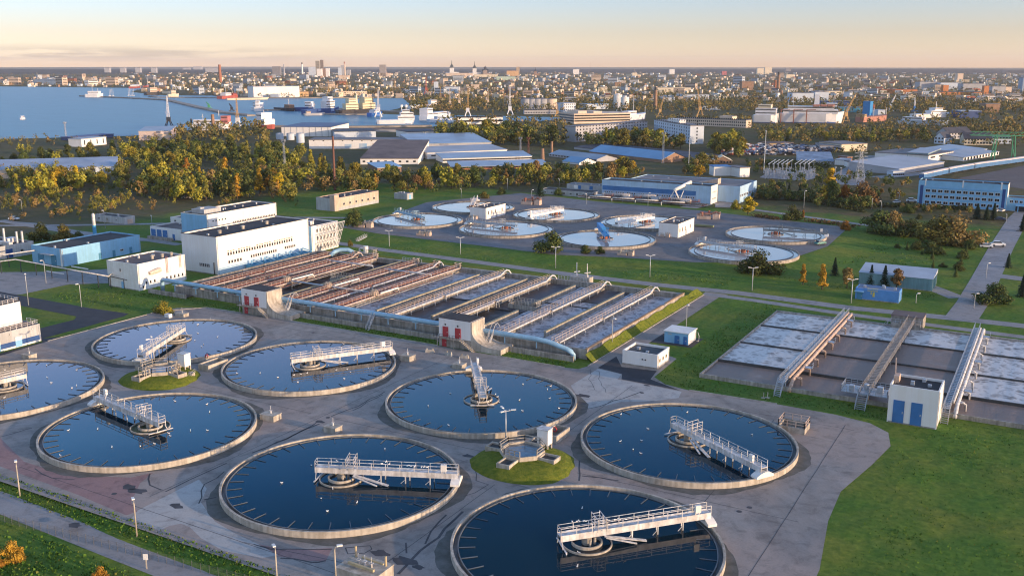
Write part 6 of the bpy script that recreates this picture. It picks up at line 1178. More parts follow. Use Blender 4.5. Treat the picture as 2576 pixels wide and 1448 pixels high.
shed('white_quay_shed','big white shed on the far quay','shed','b',(5,560),(448,552),455,40,wall_white,roof_wh); shed('ochre_quay_house','ochre quay house with windows beside the big white shed','port building','b',(300,552),(535,548),505,18,M('ochre render',(.50,.33,.18),.9,.15,.1),roof_brown,win=B_(1,14,3,3)); shed('quay_house','long quay house with dark roof beyond the ships','port building','b',(790,545),(1100,540),500,18,peach,slate,win=B_(2,14,2,4)); shed('quay_kiosk','small orange lit quay house','port building','b',(1175,548),(1268,546),520,12,peach,roof_brown)
shed('boat_shed','cream boat shed with open front near the shore','shed','a',(1345,972),(1648,968),885,40,M('faded pink sheet',(.55,.46,.44),.8,.15,.1),roof_wh,'mono',2,extra=lambda t,L_,D_,h: MB().box(L_*.55,L_*.95,-.1,.02,.2,h*.75).build('door', peach, t)); shed('white_cottage','white cottage with four tall dark windows by the shore trees','house','a',(790,1035),(1030,1010),962,14,wall_white,roof_wh,win=[('S',1,4,1.5,1,1.2,4)]); shed('blue_boat_shed','long dark blue shed on the shore','shed','a',(700,975),(1100,940),945,14,M('navy sheet',(.05,.08,.20),.6,.15,.1),M('navy roof',(.06,.09,.22),.6,.15,.1))
shed('long_grey_roof','long shed with pale blue grey roof at the left edge','shed','a',(-60,1330),(1130,1290),1262,26,bluewh,M('blue grey roof sheet',(.30,.36,.46),.5,.2,.05),'mono',4); shed('roof_plant','roof plant house with white braces on the long shed','plant house','a',(410,1240),(760,1222),1190,10,brownb,roof_brown); shed('tan_roof_shed','low shed with tan lit roof at the left edge','shed','a',(-80,1345),(170,1338),1300,14,peach,M('tan roof',(.48,.34,.22),.8,.15,.1),'mono',2); shed('white_cabin','small white cabin in front of the long grey shed','cabin','a',(440,1345),(520,1350),1300,8,wall_white,roof_wh)
# train of covered wagons
wb = MB().box(-8,8,-1.5,1.5,1.0,3.6).mesh('body', M('blue wagon side',(.05,.16,.36),.6,.15,.3)); wr = MB(); pr = [(1.6*math.cos(a), 3.55+.9*math.sin(a)) for a in [i*math.pi/8 for i in range(9)]]
wr.add([(x,y,z) for x in (-8.1,8.1) for y, z in pr], [tuple(range(9)), tuple(range(17,8,-1))]+[(i,i+9,i+10,i+1) for i in range(8)]); wrm = wr.mesh('roof', M('pale wagon roof',(.60,.55,.54),.6,.15,.3)); bgm = MB().box(-1.6,1.6,-1.2,1.2,.5,1.0).cyl(-1,0,0,1,.1).mesh('bogie', dark_steel)
tr = [qa('d',1590,1352), qa('d',1900,1285), qa('d',2160,1240), qa('d',2420,1205), qa('d',2700,1165)]; acc = 0; pos = []
for a, b_ in zip(tr, tr[1:]):
    n = int((b_-a).length/16.6)+1
    for i in range(n): pos.append((a.lerp(b_,(i+.5)/n), math.atan2(b_.y-a.y,b_.x-a.x)))
for i, (p, a) in enumerate(pos):
    t = T('railway_wagon', 'first covered wagon with pale rounded roof, just behind the blue office' if i == 0 else 'blue covered wagon with pale rounded roof in the train behind the office', 'wagon', p, a, 'train of covered wagons'); link('body', wb, t); link('roof', wrm, t)
    for x in (-5.5,5.5): link('bogie', bgm, t, (x,0,0))
# ---------------------------------------------------------------- masts, pylons, cranes
def lattice(b, h, w0, w1, th, seg=None):
    seg = seg or max(4, int(h/3.5)); c = lambda i: [(sx*(w0+(w1-w0)*i/seg)/2, sy*(w0+(w1-w0)*i/seg)/2, h*i/seg) for sx, sy in ((-1,-1),(1,-1),(1,1),(-1,1))]
    for i in range(seg):
        A_, B2 = c(i), c(i+1)
        for j in range(4): b.bar(A_[j],B2[j],th).bar(A_[j],B2[(j+1)%4],th*.7).bar(A_[j],A_[(j+1)%4],th*.7)
    return b
def mast(label, k, x, yb, yt, kind, m, group='tall masts'):
    p = qa(k,x,yb); h_ = hgt(*q(k,x,yb), q(k,x,yt)[1])
    if kind == 'lattice': t = T('light_mast', label, 'mast', p, 0, group); lattice(MB(), h_, 1.3, .7, .10).build('shaft', m, t); MB().rail([(-1.2,-1.2,h_),(1.2,-1.2,h_),(1.2,1.2,h_),(-1.2,1.2,h_),(-1.2,-1.2,h_)],1.5,.8,.14).build('lamp_crown', m, t)
    elif kind == 'pylon':
        t = T('power_pylon', label, 'pylon', p, .5, 'power pylons'); lattice(MB(), h_, 5, 1.0, .13, 8).build('tower', m, t); c = MB()
        for z in (.72,.84,.95): c.bar((-4,0,h_*z),(4,0,h_*z),.2).bar((-4,0,h_*z),(0,0,h_*z+1.2),.14).bar((4,0,h_*z),(0,0,h_*z+1.2),.14)
        c.build('crossarm', m, t)
    else: t = T('pole', label, 'pole', p, 0, group); MB().cyl(0,0,-.5,h_,.28,.16,8).build('shaft', m, t); MB().box(-.5,.5,-.3,.3,h_,h_+.5).build('lamp_head', white, t)
mast('lattice light mast in the trees left of the brown chimney','b',308,1330,985,'lattice',galv); mast('floodlight mast beside the brown gable shed','c',1508,1190,915,'lattice',galv); mast('thin pole left of the golden tree behind the works hall','c',1756,1250,950,'pole',galv); mast('grey lattice pylon by the road bend left of the train','d',985,1372,1080,'pylon',galv); mast('tall thin pole left of the substation','d',62,1290,885,'pole',galv)
mast('thin pole at the right of the brick house','c',2482,1290,885,'pole',galv); mast('light mast left of the short brick chimneys','c',133,1110,960,'lattice',galv); mast('light mast left of the chimneys, rust coloured','c',210,1110,960,'lattice',rust); mast('short pole in the yard of the white garage','d',750,1320,1235,'pole',concrete_lt); mast('second short pole in the yard of the white garage','d',805,1300,1240,'pole',concrete_lt); mast('white mast standing on the left shore','a',640,960,810,'lattice',steel_white)
mast('tall thin radio mast far right in the town','d',1773,420,262,'lattice',peach); mast('radio mast in the middle of the town','c',805,345,225,'lattice',rust)
def crane(label, k, x, yb, yt, m, lean=0.0, m2=None, group='harbour cranes'):
    p = qa(k,x,yb); H_ = hgt(*q(k,x,yb), q(k,x,yt)[1]); s = max(.8, H_/40); t = T('harbour_crane', label, 'crane', p, YAW, group); m2 = m2 or m; pz = H_*.24
    b = MB()
    for sx in (-1,1):
        for sy in (-1,1): b.bar((sx*5*s,sy*4*s,0),(sx*1.6*s,sy*1.6*s,pz),.9*s)
    b.bar((-4*s,-3.2*s,pz*.3),(4*s,-3.2*s,pz*.3),.5*s).build('portal', m2, t)
    MB().box(-2.2*s,2.2*s,-2*s,2*s,pz,pz+4.5*s).cyl(0,0,pz-.8*s,pz,2.2*s,n=12).build('machine_house', m2, t)
    tp = Vector((lean*H_,0,H_)); a = Vector((0,0,pz+4.5*s)); bm = lattice(MB(), (tp-a).length, 2.6*s, .7*s, .30*s, 9); rot = Vector((0,0,1)).rotation_difference((tp-a).normalized()).to_matrix(); bm.v = [tuple(rot @ Vector(v)+a) for v in bm.v]; bm.build('boom', m, t)
    MB().bar((-1.8*s,0,pz+4.5*s),(-3.4*s,0,pz+11*s),.4*s).bar((-3.4*s,0,pz+11*s),tuple(a.lerp(tp,.6)),.15*s).build('stay', m, t)
craneT = M('ochre crane steel',(.50,.32,.13),.6,.2,.3); craneW = M('white crane steel',(.66,.67,.70),.5,.1,.3); craneG = M('green crane steel',(.08,.32,.16),.6,.15,.3)
for a in (('white harbour crane standing in front of the bay, leftmost','a',1635,855,540,craneW,0,dark_steel),('ochre harbour crane behind the left shipyard','a',2300,858,555,craneT,0,craneW),('tall white lattice crane beside the ships','b',1208,745,478,craneW,.02),('ochre portal crane on grey legs in the middle of the port','b',2072,760,470,craneT,.02,craneW),('white portal crane near the accommodation barge','b',2480,748,450,craneW,0,craneW),('grey lattice crane left of a pair','b',1900,660,468,peach),('grey lattice crane right of a pair','b',1990,655,462,peach),('ochre crane by the yellow trees','b',1810,610,450,craneT),('thin white crane before the dark wood','b',2268,640,475,peach),('striped red white crane on the far quay','b',1672,525,345,M('red crane steel',(.5,.12,.08),.6,.2,.3)),
          ('orange crane on the far quay, left','b',728,530,388,craneT),('orange crane on the far quay, right','b',908,505,370,craneT),('slim orange crane far behind the quay','b',1370,470,365,craneT),('leaning white crane behind the banded office','c',1085,690,505,craneW,.06),('leaning ochre crane beside the dark chimney','c',1480,745,545,craneT,.18),('tall ochre crane behind the white apartment block','c',1865,745,470,craneT,-.12),('ochre crane at the ferry bow','d',850,800,520,craneT,.3),('white crane right of the dock tower','d',1285,690,530,craneW,.25),('white and blue crane right of the red hull','d',1520,695,560,craneW,-.08,M('crane blue',(.04,.20,.55),.5,.1,.3)),('orange tan crane in the trees by the oil tanks','c',490,740,620,craneT),('small green crane on the long pier','a',2020,665,600,craneG,-.4),('small dark crane on the pier end','a',2240,690,615,dark_steel,-.3)): crane(*a)
t = T('gantry_crane', 'green lattice gantry crane at the right edge', 'crane', qa('d',2370,1165), .3); gh = hgt(*q('d',2370,1165), q('d',2370,925)[1]); b = MB()
for x in (-6,6):
    for y in (-5,5): b.bar((x*1.2,y,0),(x,y*.6,gh),.6).bar((x*1.2,y,0),(x,-y*.3,gh*.6),.35)
b.build('leg', craneG, t); b = MB()
for i in range(12): x = -24+i*4; b.bar((x,-2,gh),(x+4,-2,gh),.4).bar((x,2,gh),(x+4,2,gh),.4).bar((x,-2,gh),(x+4,-2,gh+2.6),.25).bar((x,-2,gh+2.6),(x+4,-2,gh+2.6),.35).bar((x,2,gh),(x,-2,gh),.25)
b.build('girder', craneG, t)
chimney('rust red brick chimney beside the left shipyard','a',2065,910,720,2.2,brownb); chimney('short dark chimney left of the shipyard','a',1850,830,762,1.4,dark_steel); chimney('short dark chimney by the red white ship','a',2485,830,752,1.4,dark_steel); chimney('tall brick chimney on the far shore','a',2130,415,240,7,brick); chimney('striped white and black chimney in the town','b',474,330,220,7,white,dark_steel); chimney('thin grey chimney in the town','b',299,350,235,5,greyc); chimney('dark brick chimney with pale foot behind the banded office','c',1435,670,455,3.2,brownb,dark_steel)
chimney('tall dark chimney of a pair on the right','d',200,490,312,5,brownb,dark_steel); chimney('shorter chimney of a pair on the right','d',170,490,388,4,brick); chimney('dark chimney above the red brick factory','d',1478,475,390,5,dark_steel)
# substation
t = T('substation', 'outdoor substation of white posts and frames on a gravel yard', 'substation', qa('d',100,1345)); o = t.location; sb = lambda x, y: qa('d',x,y)-o
bx, by = sb(620,1335), sb(120,1230); MB().poly([(*(sb(20,1330)[:2]),.05),(*(sb(460,1362)[:2]),.05),(*(sb(620,1320)[:2]),.05),(*(sb(500,1262)[:2]),.05),(*(sb(130,1262)[:2]),.05)]).build('gravel_yard', M('pale gravel',(.36,.36,.38),.95,.3,1), t)
b = MB()
for i in range(150): p = sb(RND.uniform(70,560), RND.uniform(1275,1345)); h_ = RND.uniform(1.5,3.6); b.bar((p.x,p.y,0),(p.x,p.y,h_),.28).box(p.x-.5,p.x+.5,p.y-.3,p.y+.3,h_,h_+.4)
b.build('post_field', galv, t)
for r_ in range(9):
    p = sb(110+r_*42+(45 if r_ > 4 else 0), 1300); d = sb(160+r_*42+(45 if r_ > 4 else 0), 1268)-p; MB().bar((p.x,p.y,0),(p.x,p.y,7),.25).bar((p.x+d.x,p.y+d.y,0),(p.x+d.x,p.y+d.y,7.4),.25).bar((p.x-d.x*.2,p.y-d.y*.2,7),(p.x+d.x*1.2,p.y+d.y*1.2,7.4),.35).build('portal_frame', galv, t)
hb = MB(); a, b_ = qa('d',0,1215), qa('d',700,1240)
for i in range(900): p = a.lerp(b_, RND.random()); leafquad(hb, (p.x+RND.uniform(-2,2), p.y+RND.uniform(-3,3), RND.uniform(.2,4.5)), (RND.gauss(0,1),RND.gauss(0,1),1), .9, RND)
tag(hb.build('hedge', LM['green']), 'long dark hedge behind the substation', 'hedge')
hb = MB(); a, b_ = qa('h',120,170), qa('h',260,175)
for (a, b_, hh) in ((qa('h',480,275),qa('h',1040,380),2.4),(qa('h',1540,330),qa('h',2060,360),2.0),(qa('h',1040,330),qa('h',1540,330),2.2)):
    for i in range(520): p = a.lerp(b_, RND.random()); leafquad(hb, (p.x+RND.uniform(-1.2,1.2), p.y+RND.uniform(-1.2,1.2), RND.uniform(.1,hh)), (RND.gauss(0,1),RND.gauss(0,1),1), .6, RND)
tag(hb.build('hedge', LM['green']), 'dark clipped hedges on the verge below the office', 'hedge')
rd = MB()
for (a, b_) in ((qa('h',-20,440),qa('h',190,470)),(qa('h',480,480),qa('h',940,545))):
    for i in range(500): p = a.lerp(b_, RND.random()); leafquad(rd, (p.x+RND.uniform(-2,2), p.y+RND.uniform(-2.5,2.5), RND.uniform(.1,2.2)), (RND.gauss(0,1),RND.gauss(0,1),.4), .5, RND)
tag(rd.build('reeds', LM['brown']), kind='stuff')
# scrap yard: heaped wrecks that read as one mass
sc = MB(); smat = [M('scrap %d' % i, c, .6, .3, 1) for i, c in enumerate(((.5,.12,.08),(.6,.6,.62),(.04,.05,.09),(.10,.16,.30),(.5,.4,.35),(.03,.03,.03)))]
for i in range(1500):
    x = RND.uniform(-330,800); y = RND.uniform(1035,1115) if x < 420 else RND.uniform(1045,1085); p = qa('d',x,y); s = RND.uniform(1.0,2.4); z = RND.uniform(0,2.6); a = RND.uniform(0,3.1); u = Vector((math.cos(a),math.sin(a),RND.uniform(-.3,.3)))*s; v = Vector((-math.sin(a),math.cos(a),RND.uniform(-.2,.2)))*s*.45; w2 = Vector((0,0,s*.5)); c = Vector((p.x,p.y,z))
    sc.add([c-u-v,c+u-v,c+u+v,c-u+v,c-u*.8-v+w2,c+u*.7-v+w2,c+u*.7+v+w2,c-u*.8+v+w2],[(0,1,5,4),(1,2,6,5),(2,3,7,6),(3,0,4,7),(4,5,6,7)], RND.choice((0,1,1,2,2,3,4,5)) if x < 0 else RND.choice((1,1,2,2,3,4,5)))
tag(sc.build('scrap_heap', smat), 'heaps of wrecked cars in the scrap yard', None, None, 'stuff')
# ---------------------------------------------------------------- ships
def ship(label, k, A, B, hull_h, hm, blocks, masts=(), funnel=None, beam=None, cat='ship', group='ships in the harbour', z0=0.1, boot=None):
    a, b_ = qa(k,*A), qa(k,*B); L_ = (b_-a).length; rz = math.atan2(b_.y-a.y,b_.x-a.x); W_ = beam or max(6, L_*.16); t = T('ship', label, cat, (a.x,a.y,z0), rz, group)
    out = [(0,-W_*.42),(L_*.06,-W_/2),(L_*.72,-W_/2),(L_*.88,-W_*.33),(L_,0),(L_*.88,W_*.33),(L_*.72,W_/2),(L_*.06,W_/2),(0,W_*.42)]
    low = [(x if x < L_*.9 else x*.965, y*.86) for x, y in out]; k_ = len(out); sh = lambda x: hull_h*(1+.28*max(0,(x/L_-.6)/.4)**2)
    vs = [(x,y,-.3) for x, y in low]+[(x,y,sh(x)) for x, y in out]; MB().add(vs, [(i,(i+1)%k_,k_+(i+1)%k_,k_+i) for i in range(k_)]+[tuple(range(k_,2*k_))]).build('hull', hm, t)
    if boot: MB().add([(x*1.0,y*1.012,-.25) for x, y in low]+[(x,y*1.03 if y else 0,hull_h*.35) for x, y in low], [(i,(i+1)%k_,k_+(i+1)%k_,k_+i) for i in range(k_)]).build('boot_stripe', boot, t)
    for j, (x0, x1, z1, z2, m) in enumerate(blocks):
        su = MB().box(L_*x0,L_*x1,-W_*.40,W_*.40,hull_h*z1,hull_h*z2).build('superstructure', m, t)
        nb = max(1, int((z2-z1)*hull_h/3.4)); wb_ = MB()
        for i in range(nb): zz = hull_h*(z1+(z2-z1)*(i+.5)/nb); wb_.box(L_*x0+.3,L_*x1-.3,-W_*.405,W_*.405,zz,zz+.9).box(L_*x0-.4,L_*x1+.4,-W_*.43,W_*.43,zz+1.5,zz+1.7,1)
        wb_.build('window_band', [glass, m], su)
    for x, h_ in masts: MB().bar((L_*x,0,hull_h),(L_*x,0,hull_h+h_),.5).bar((L_*x-1.5,0,hull_h+h_*.7),(L_*x+1.5,0,hull_h+h_*.7),.25).build('mast', steel_white, t)
    if funnel: x, z1, z2, m = funnel; MB().add([(L_*x,-W_*.2,hull_h*z1),(L_*x+L_*.09,-W_*.2,hull_h*z1),(L_*x+L_*.09,W_*.2,hull_h*z1),(L_*x,W_*.2,hull_h*z1),(L_*x+L_*.02,-W_*.16,hull_h*z2),(L_*x+L_*.08,-W_*.16,hull_h*z2),(L_*x+L_*.08,W_*.16,hull_h*z2),(L_*x+L_*.02,W_*.16,hull_h*z2)],[(0,1,5,4),(1,2,6,5),(2,3,7,6),(3,0,4,7),(4,5,6,7)]).build('funnel', m, t)
    return t, L_, W_
hw, hr, hbk, hbl, hor = M('white ship paint',(.70,.70,.72),.4,.1,.1), M('red ship paint',(.40,.10,.08),.5,.15,.1), M('black hull paint',(.03,.03,.04),.5,.1,.1), M('blue hull paint',(.04,.09,.26),.5,.1,.1), M('orange red primer',(.46,.22,.17),.7,.2,.1); cr = M('cream ship paint',(.62,.56,.38),.5,.1,.1)
t, L_, W_ = ship('big white car ferry lying in the dock at the right','d',(215,795),(832,805),11,hw,[(.05,.90,1,1.45,hw),(.12,.84,1.46,1.8,hw),(.72,.88,1.81,2.15,hw)],((.2,20),(.12,14),(.55,12)),(.52,1.8,3.1,hw),26,boot=hbl)
for i in range(3): x = L_*(.56+.11*i); MB().tube([(x-5,-11.5,22),(x-3,-11.8,21),(x+3,-11.8,21),(x+5,-11.5,22)],[.4,1.4,1.4,.4],8).build('lifeboat', hor, t)
for i in range(3): x = L_*(.02+.2*i); MB().bar((x,-14,0),(x,-14,16),1.1).bar((x,-14,16),(x+L_*.14,-14,16),.7).build('dock_frame', rust, t)
ship('white ship stern with deck house left of the car ferry','d',(-40,795),(205,800),9,hw,[(.1,.9,1,1.9,hw),(.2,.7,1.91,2.4,cream)],((.3,14),(.7,16)),None,20,boot=hbl); ship('orange red hull under repair beside the blue dock tower','d',(985,795),(1245,775),6,hor,[(.02,.1,1,1.6,M('worn tan',(.5,.36,.22),.8,.2,.2))],((.5,10),(.98,10)),None,14)
ship('white ship on the slip right of the orange red hull, upper','d',(1500,755),(1860,745),5,hw,[(.4,.8,1,1.8,hw),(.5,.7,1.81,2.5,hw)],((.6,16),),None,14); ship('grey white ship below it at the right','d',(1370,810),(1850,830),5,bluewh,[(.1,.5,1,1.7,hw)],((.3,10),),None,14)
ship('blue white ship behind the apartment blocks','c',(1120,785),(1340,765),7,hw,[(.1,.45,1,1.7,hw)],((.45,24),(.97,10)),None,12,boot=hbl); ship('red and white tanker at the near quay','b',(60,850),(185,862),4,hr,[(.05,.8,1,2.6,hw),(.2,.6,2.61,4.3,hw)],((.4,16),),None,16)
ship('small white ship at the end of the short pier','b',(2,680),(98,692),5,hw,[(.2,.8,1,2.6,hw)],((.4,9),),None,9); ship('dark tug with brown deck house','b',(222,676),(400,692),4,hbk,[(.6,.85,1,2.4,brownb)],((.7,14),),(.5,1,2.0,dark_steel),11); ship('dark blue ship with white bridge left of the naval ship','b',(410,688),(580,690),5.5,hbl,[(.6,.95,1,2.6,hw)],((.75,9),),None,11)
ship('naval grey blue ship with white bridge amid the moored row','b',(490,722),(830,700),6.5,hbl,[(.55,.8,1,2.7,hw),(.6,.74,2.71,3.6,hw)],((.66,18),(.3,9)),None,13); ship('low grey pontoon in front of the moored row','b',(490,732),(690,728),3,greyc,[(.1,.3,1,1.8,peach)],(),None,10); ship('cream icebreaker, left of the pair','b',(810,722),(1010,716),6.5,hbk,[(.35,.95,1,2.3,cr),(.5,.85,2.31,3.4,cr)],((.6,14),),(.88,2,4.0,cr),15); ship('cream icebreaker with tall mast, right of the pair','b',(960,716),(1165,706),6.5,hbk,[(.35,.95,1,2.3,cr),(.45,.8,2.31,3.6,cr)],((.5,22),),(.85,2,3.6,dark_steel),15)
ship('small blue hulled ship under the tall white crane','b',(1120,745),(1240,735),5,M('bright hull blue',(.03,.14,.45),.5,.1,.1),[(.2,.6,1,1.8,hw)],((.4,12),),None,10); t, L_, W_ = ship('white research ship with two radar domes','b',(1190,815),(1560,810),5,hw,[(.55,.98,1,1.9,hw),(.62,.95,1.91,2.7,hw),(.66,.85,2.71,3.3,hw)],((.1,18),(.8,8)),None,15,boot=hbl)
for x in (.66,.78): MB().lathe([(.01,19),(1.4,19.4),(1.9,20.8),(1.4,22.2),(.01,22.6)],14,cx=L_*x).bar((L_*x,0,16.4),(L_*x,0,19.2),.6).build('radar_dome', white, t)
ship('white passenger catamaran in the inner harbour','b',(1640,780),(1905,745),5,hw,[(.02,.2,1,3.0,hw),(.2,.8,1,1.7,hw)],(),None,14); ship('blue white yacht shape behind the catamaran','b',(1690,800),(1930,790),4,bluewh,[(.3,.6,1,1.7,bluewh)],((.4,8),),None,10); ship('white hulk along the yellow trees','b',(1500,668),(1770,660),6,hw,[(.75,.95,1,2.2,hw)],((.8,10),),None,14)
shed('accommodation_barge','long white accommodation barge with two rows of round windows','barge','b',(1955,820),(2410,812),755,16,white,roof_wh,win=[('S',2,30,3.0,4.6,2.0,2.0)]); ship('red buoy ship on the far quay left','a',(2120,572),(2300,562),6,hr,[(.2,.5,1,2,hw),(.6,.8,1,1.8,hr)],((.35,20),(.7,24)),None,16); ship('low white barge beside the red ship','a',(2190,582),(2600,576),3.5,cream,[],(),None,16); ship('red ship at the far quay of the bay','a',(1270,470),(1440,452),5,hr,[(.1,.3,1,2,hw)],(),None,20)
ship('dark ship moored at the far pier','a',(1400,535),(1540,532),7,hbk,[(.3,.8,1,2.4,peach)],((.25,32),(.7,18)),None,16); ship('cream patrol boat on the far pier, right','a',(1620,552),(1730,550),6,cream,[(.3,.7,1,2.3,cream)],((.5,16),),None,12); ship('white ship at the seaward tip of the long pier','a',(830,556),(1000,556),7,hw,[(.2,.8,1,1.9,hw)],((.4,22),(.7,12)),None,16); ship('row boat sized white boat alone on the bay','a',(205,772),(240,768),2.2,hw,[(.3,.6,1,2,hw)],(),None,4); ship('long white ferry in the far port','a',(340,430),(635,436),12,hw,[(.1,.9,1,1.6,hw)],((.1,30),(.95,20)),None,30); ship('white workboat on the short pier','a',(2460,690),(2545,690),6,hw,[(.2,.6,1,2.6,hw)],((.3,12),),None,10)
ship('long white laid up ship behind the left shore trees','a',(1850,872),(2240,872),7,hw,[(.1,.75,1,1.6,hw),(.78,.95,1,2.2,M('pink red deck house',(.5,.2,.2),.7,.2,.2))],((.3,10),(.7,14)),None,15)
for i in range(9):
    x = 1060+i*12 if i < 4 else 1190+i*13; p = qa('a',x,545 if i < 4 else 540); t = T('sail_boat', 'white sail boat with bare mast on the far pier', 'boat', (p.x,p.y,.1), RND.uniform(0,3), 'sail boats on the far pier'); b = MB().prism([(-5,-1.3),(2,-1.5),(6,0),(2,1.5),(-5,1.3)],-.2,1.3); b.build('hull', hw, t); MB().bar((0,0,1.3),(0,0,16),.3).build('mast', white, t)
# ---------------------------------------------------------------- landmarks of the town
def block(label, k, x0, x1, yb, yt, wm, rm=None, cat='town building', depth=None, win=None, name='town_building', group='landmark buildings of the far town'):
    w_ = (qa(k,x1,yb)-qa(k,x0,yb)).length; return shed(name, label, cat, k, (x0,yb), (x1,yb), yt, depth or min(w_,35), wm, rm or roof_grey, win=win, group=group)
WB = lambda r, n: [('S',r,n,4,7,3.5,3.0)]
for i, x in enumerate((1035,1185,1333,1485)): block('grey tower block on the far ridge, %s of four' % ('first','second','third','last')[i],'a',x-24,x+24,325,270,greyc,name='tower_block',cat='tower block')
for a in (('dark slab on the ridge beside the brick chimney','a',1985,2115,320,270,greyc),('pale slab block right of the four towers','a',1870,1950,300,258,greyc),('low dark slab on the ridge, left of the pale slab','a',1765,1840,300,270,greyc),('dark slab block in the town, left','b',185,262,345,258,M('dark panel wall',(.20,.20,.22),.9,.15,.1)),('grey high rise tower alone in the town','b',1220,1280,358,242,M('brown grey tower wall',(.28,.26,.26),.85,.15,.1)),('peach podium of the grey high rise','b',1215,1320,358,322,peach),
          ('brown tower of the cement works, left','b',605,640,350,205,M('works brown',(.26,.24,.20),.9,.2,.1)),('dark tower of the cement works, right','b',650,678,345,195,M('works dark brown',(.20,.16,.13),.9,.2,.1)),('white silo block of the cement works','b',615,662,362,280,wall_white),('brown silo block of the cement works','b',664,700,358,278,brownb),('white silo column right of the cement works','b',702,735,360,276,wall_white),('blue grey mill hall left of the cement works','b',535,605,345,262,bluewh),
          ('grey works tower beside the red stack','b',848,882,345,248,greyc),('pale works block left of the red stack','b',820,848,350,268,bluewh),('grey works block right of the red stack','b',900,938,345,290,greyc),('red roofed hall at the foot of the red stack','b',825,920,380,345,peach,roof_rd),('red roofed long palace on the hill','b',1858,2120,352,322,peach,roof_rd),('cream palace right of the churches','b',2130,2360,360,335,cream),('orange lit castle wall on the hill','c',0,115,350,300,M('orange lit stone',(.58,.36,.18),.9,.12,.1),roof_rd),('green glass block below the castle','c',-100,85,392,355,M('pale green wall',(.40,.50,.42),.7,.1,.1)),
          ('white block in the middle town','c',642,700,335,285,wall_white),('white slab tower in the right middle town','c',1572,1622,335,285,wall_white),('cream tower of a pair, left','c',2420,2482,335,275,cream),('cream tower of a pair, right','c',2492,2560,332,268,cream),('brown banded office block in the right town','c',2270,2385,488,402,brownb),('purple red block on the right ridge','c',2080,2125,340,303,M('dull crimson wall',(.40,.12,.14),.8,.1,.1)),('dark flat topped tower on the ridge','d',272,325,318,272,M('dark panel wall',(.20,.20,.22),.9,.15,.1)),('cream block under the dark flat topped tower','d',280,358,372,335,cream),
          ('red brick factory with long roof','d',1205,1545,522,482,M('orange brick wall',(.50,.20,.08),.9,.15,.1),roof_rd),('long red brick hall between the brick towers','d',1545,2185,535,505,M('orange brick wall',(.50,.20,.08),.9,.15,.1),slate),('square red brick tower, left','d',1790,1842,530,438,M('orange brick wall',(.50,.20,.08),.9,.15,.1)),('square red brick tower, right','d',2185,2232,538,445,M('orange brick wall',(.50,.20,.08),.9,.15,.1)),('blue grey apartment slab at the right','d',2265,2395,530,452,greyc),('peach end of the apartment slab at the right','d',2396,2452,528,455,peach),
          ('pale apartment slab above the brick hall, left','d',1565,1755,480,408,greyc),('pale apartment slab above the brick hall, middle','d',1765,1962,482,415,bluewh),('pale apartment slab above the brick hall, right','d',1985,2200,490,425,greyc),('blue tower at the right frame edge','d',2555,2640,505,365,M('blue grey tower wall',(.24,.32,.42),.8,.1,.1)),('blue white apartment row behind the ferry, left','d',335,540,602,515,bluewh),('blue white apartment row behind the ferry, right','d',555,685,600,505,bluewh),('cream roofline above the apartment row','d',590,835,530,495,cream),('tall peach apartment tower at the right','d',1930,1985,405,325,peach),
          ('dark blue long hall behind the dock','d',640,910,645,595,M('deep blue sheet',(.03,.07,.20),.6,.1,.1)),('ochre lit long hall in the middle','c',1450,1780,508,462,cream),('ochre lit block left of the red brick house','c',885,975,500,462,cream),('brown office in the middle town','c',1045,1105,460,410,brownb),('pale long house in the middle','c',1700,1950,575,530,bluewh),('white store by the right dock road','d',2150,2340,585,545,wall_white),('long white store at the right','d',2040,2560,590,560,wall_white),('pale store roof by the crane','c',1890,2065,678,645,bluewh),('brick warehouse frame in the right trees','d',2200,2340,705,620,brownb),('blue shed in the right trees','d',1960,2160,755,690,M('deep blue sheet',(.03,.07,.20),.6,.1,.1),roof_wh),
          ('white building in the dark wood of the middle port','b',1745,1785,505,405,bluewh),('white hall in the wood of the middle port','b',1850,1990,520,455,bluewh),('orange lit house in the wood of the middle port','b',2105,2180,480,432,peach)): block(*a)
def church(label, k, x, yb, yt, tower, spire, w_=16, dome=False):
    p = qa(k,x,yb); H_ = hgt(*q(k,x,yb), q(k,x,yt)[1]); t = T('church', label, 'church', p, YAW, 'churches on the town hill'); th = H_*.50
    MB().box(-w_/2,w_/2,-w_/2,w_/2,-1,th).box(-w_*1.6,w_*1.6,w_/2+.1,w_*1.9,-1,th*.45).build('tower', tower, t)
    b = MB().lathe([(w_*.60,th),(w_*.55,th+H_*.04),(w_*.34,th+H_*.10),(w_*.40,th+H_*.13),(w_*.26,th+H_*.18),(w_*.10,th+H_*.24),(w_*.05,H_*.96),(.2,H_)],12) if not dome else MB()
    if dome:
        for dx, dy, s, zz in ((0,0,1,0),(-w_*.7,-w_*.2,.6,-H_*.1),(w_*.7,-w_*.2,.6,-H_*.1),(-w_*.5,w_*.6,.6,-H_*.1),(w_*.5,w_*.6,.6,-H_*.1)): b.lathe([(w_*.32*s,th+zz),(w_*.32*s,th+H_*.14*s+zz),(w_*.42*s,th+H_*.22*s+zz),(w_*.30*s,th+H_*.30*s+zz),(w_*.06*s,th+H_*.38*s+zz),(.2,th+H_*.48*s+zz)],12,cx=dx,cy=dy)
    b.build('spire', spire, t)
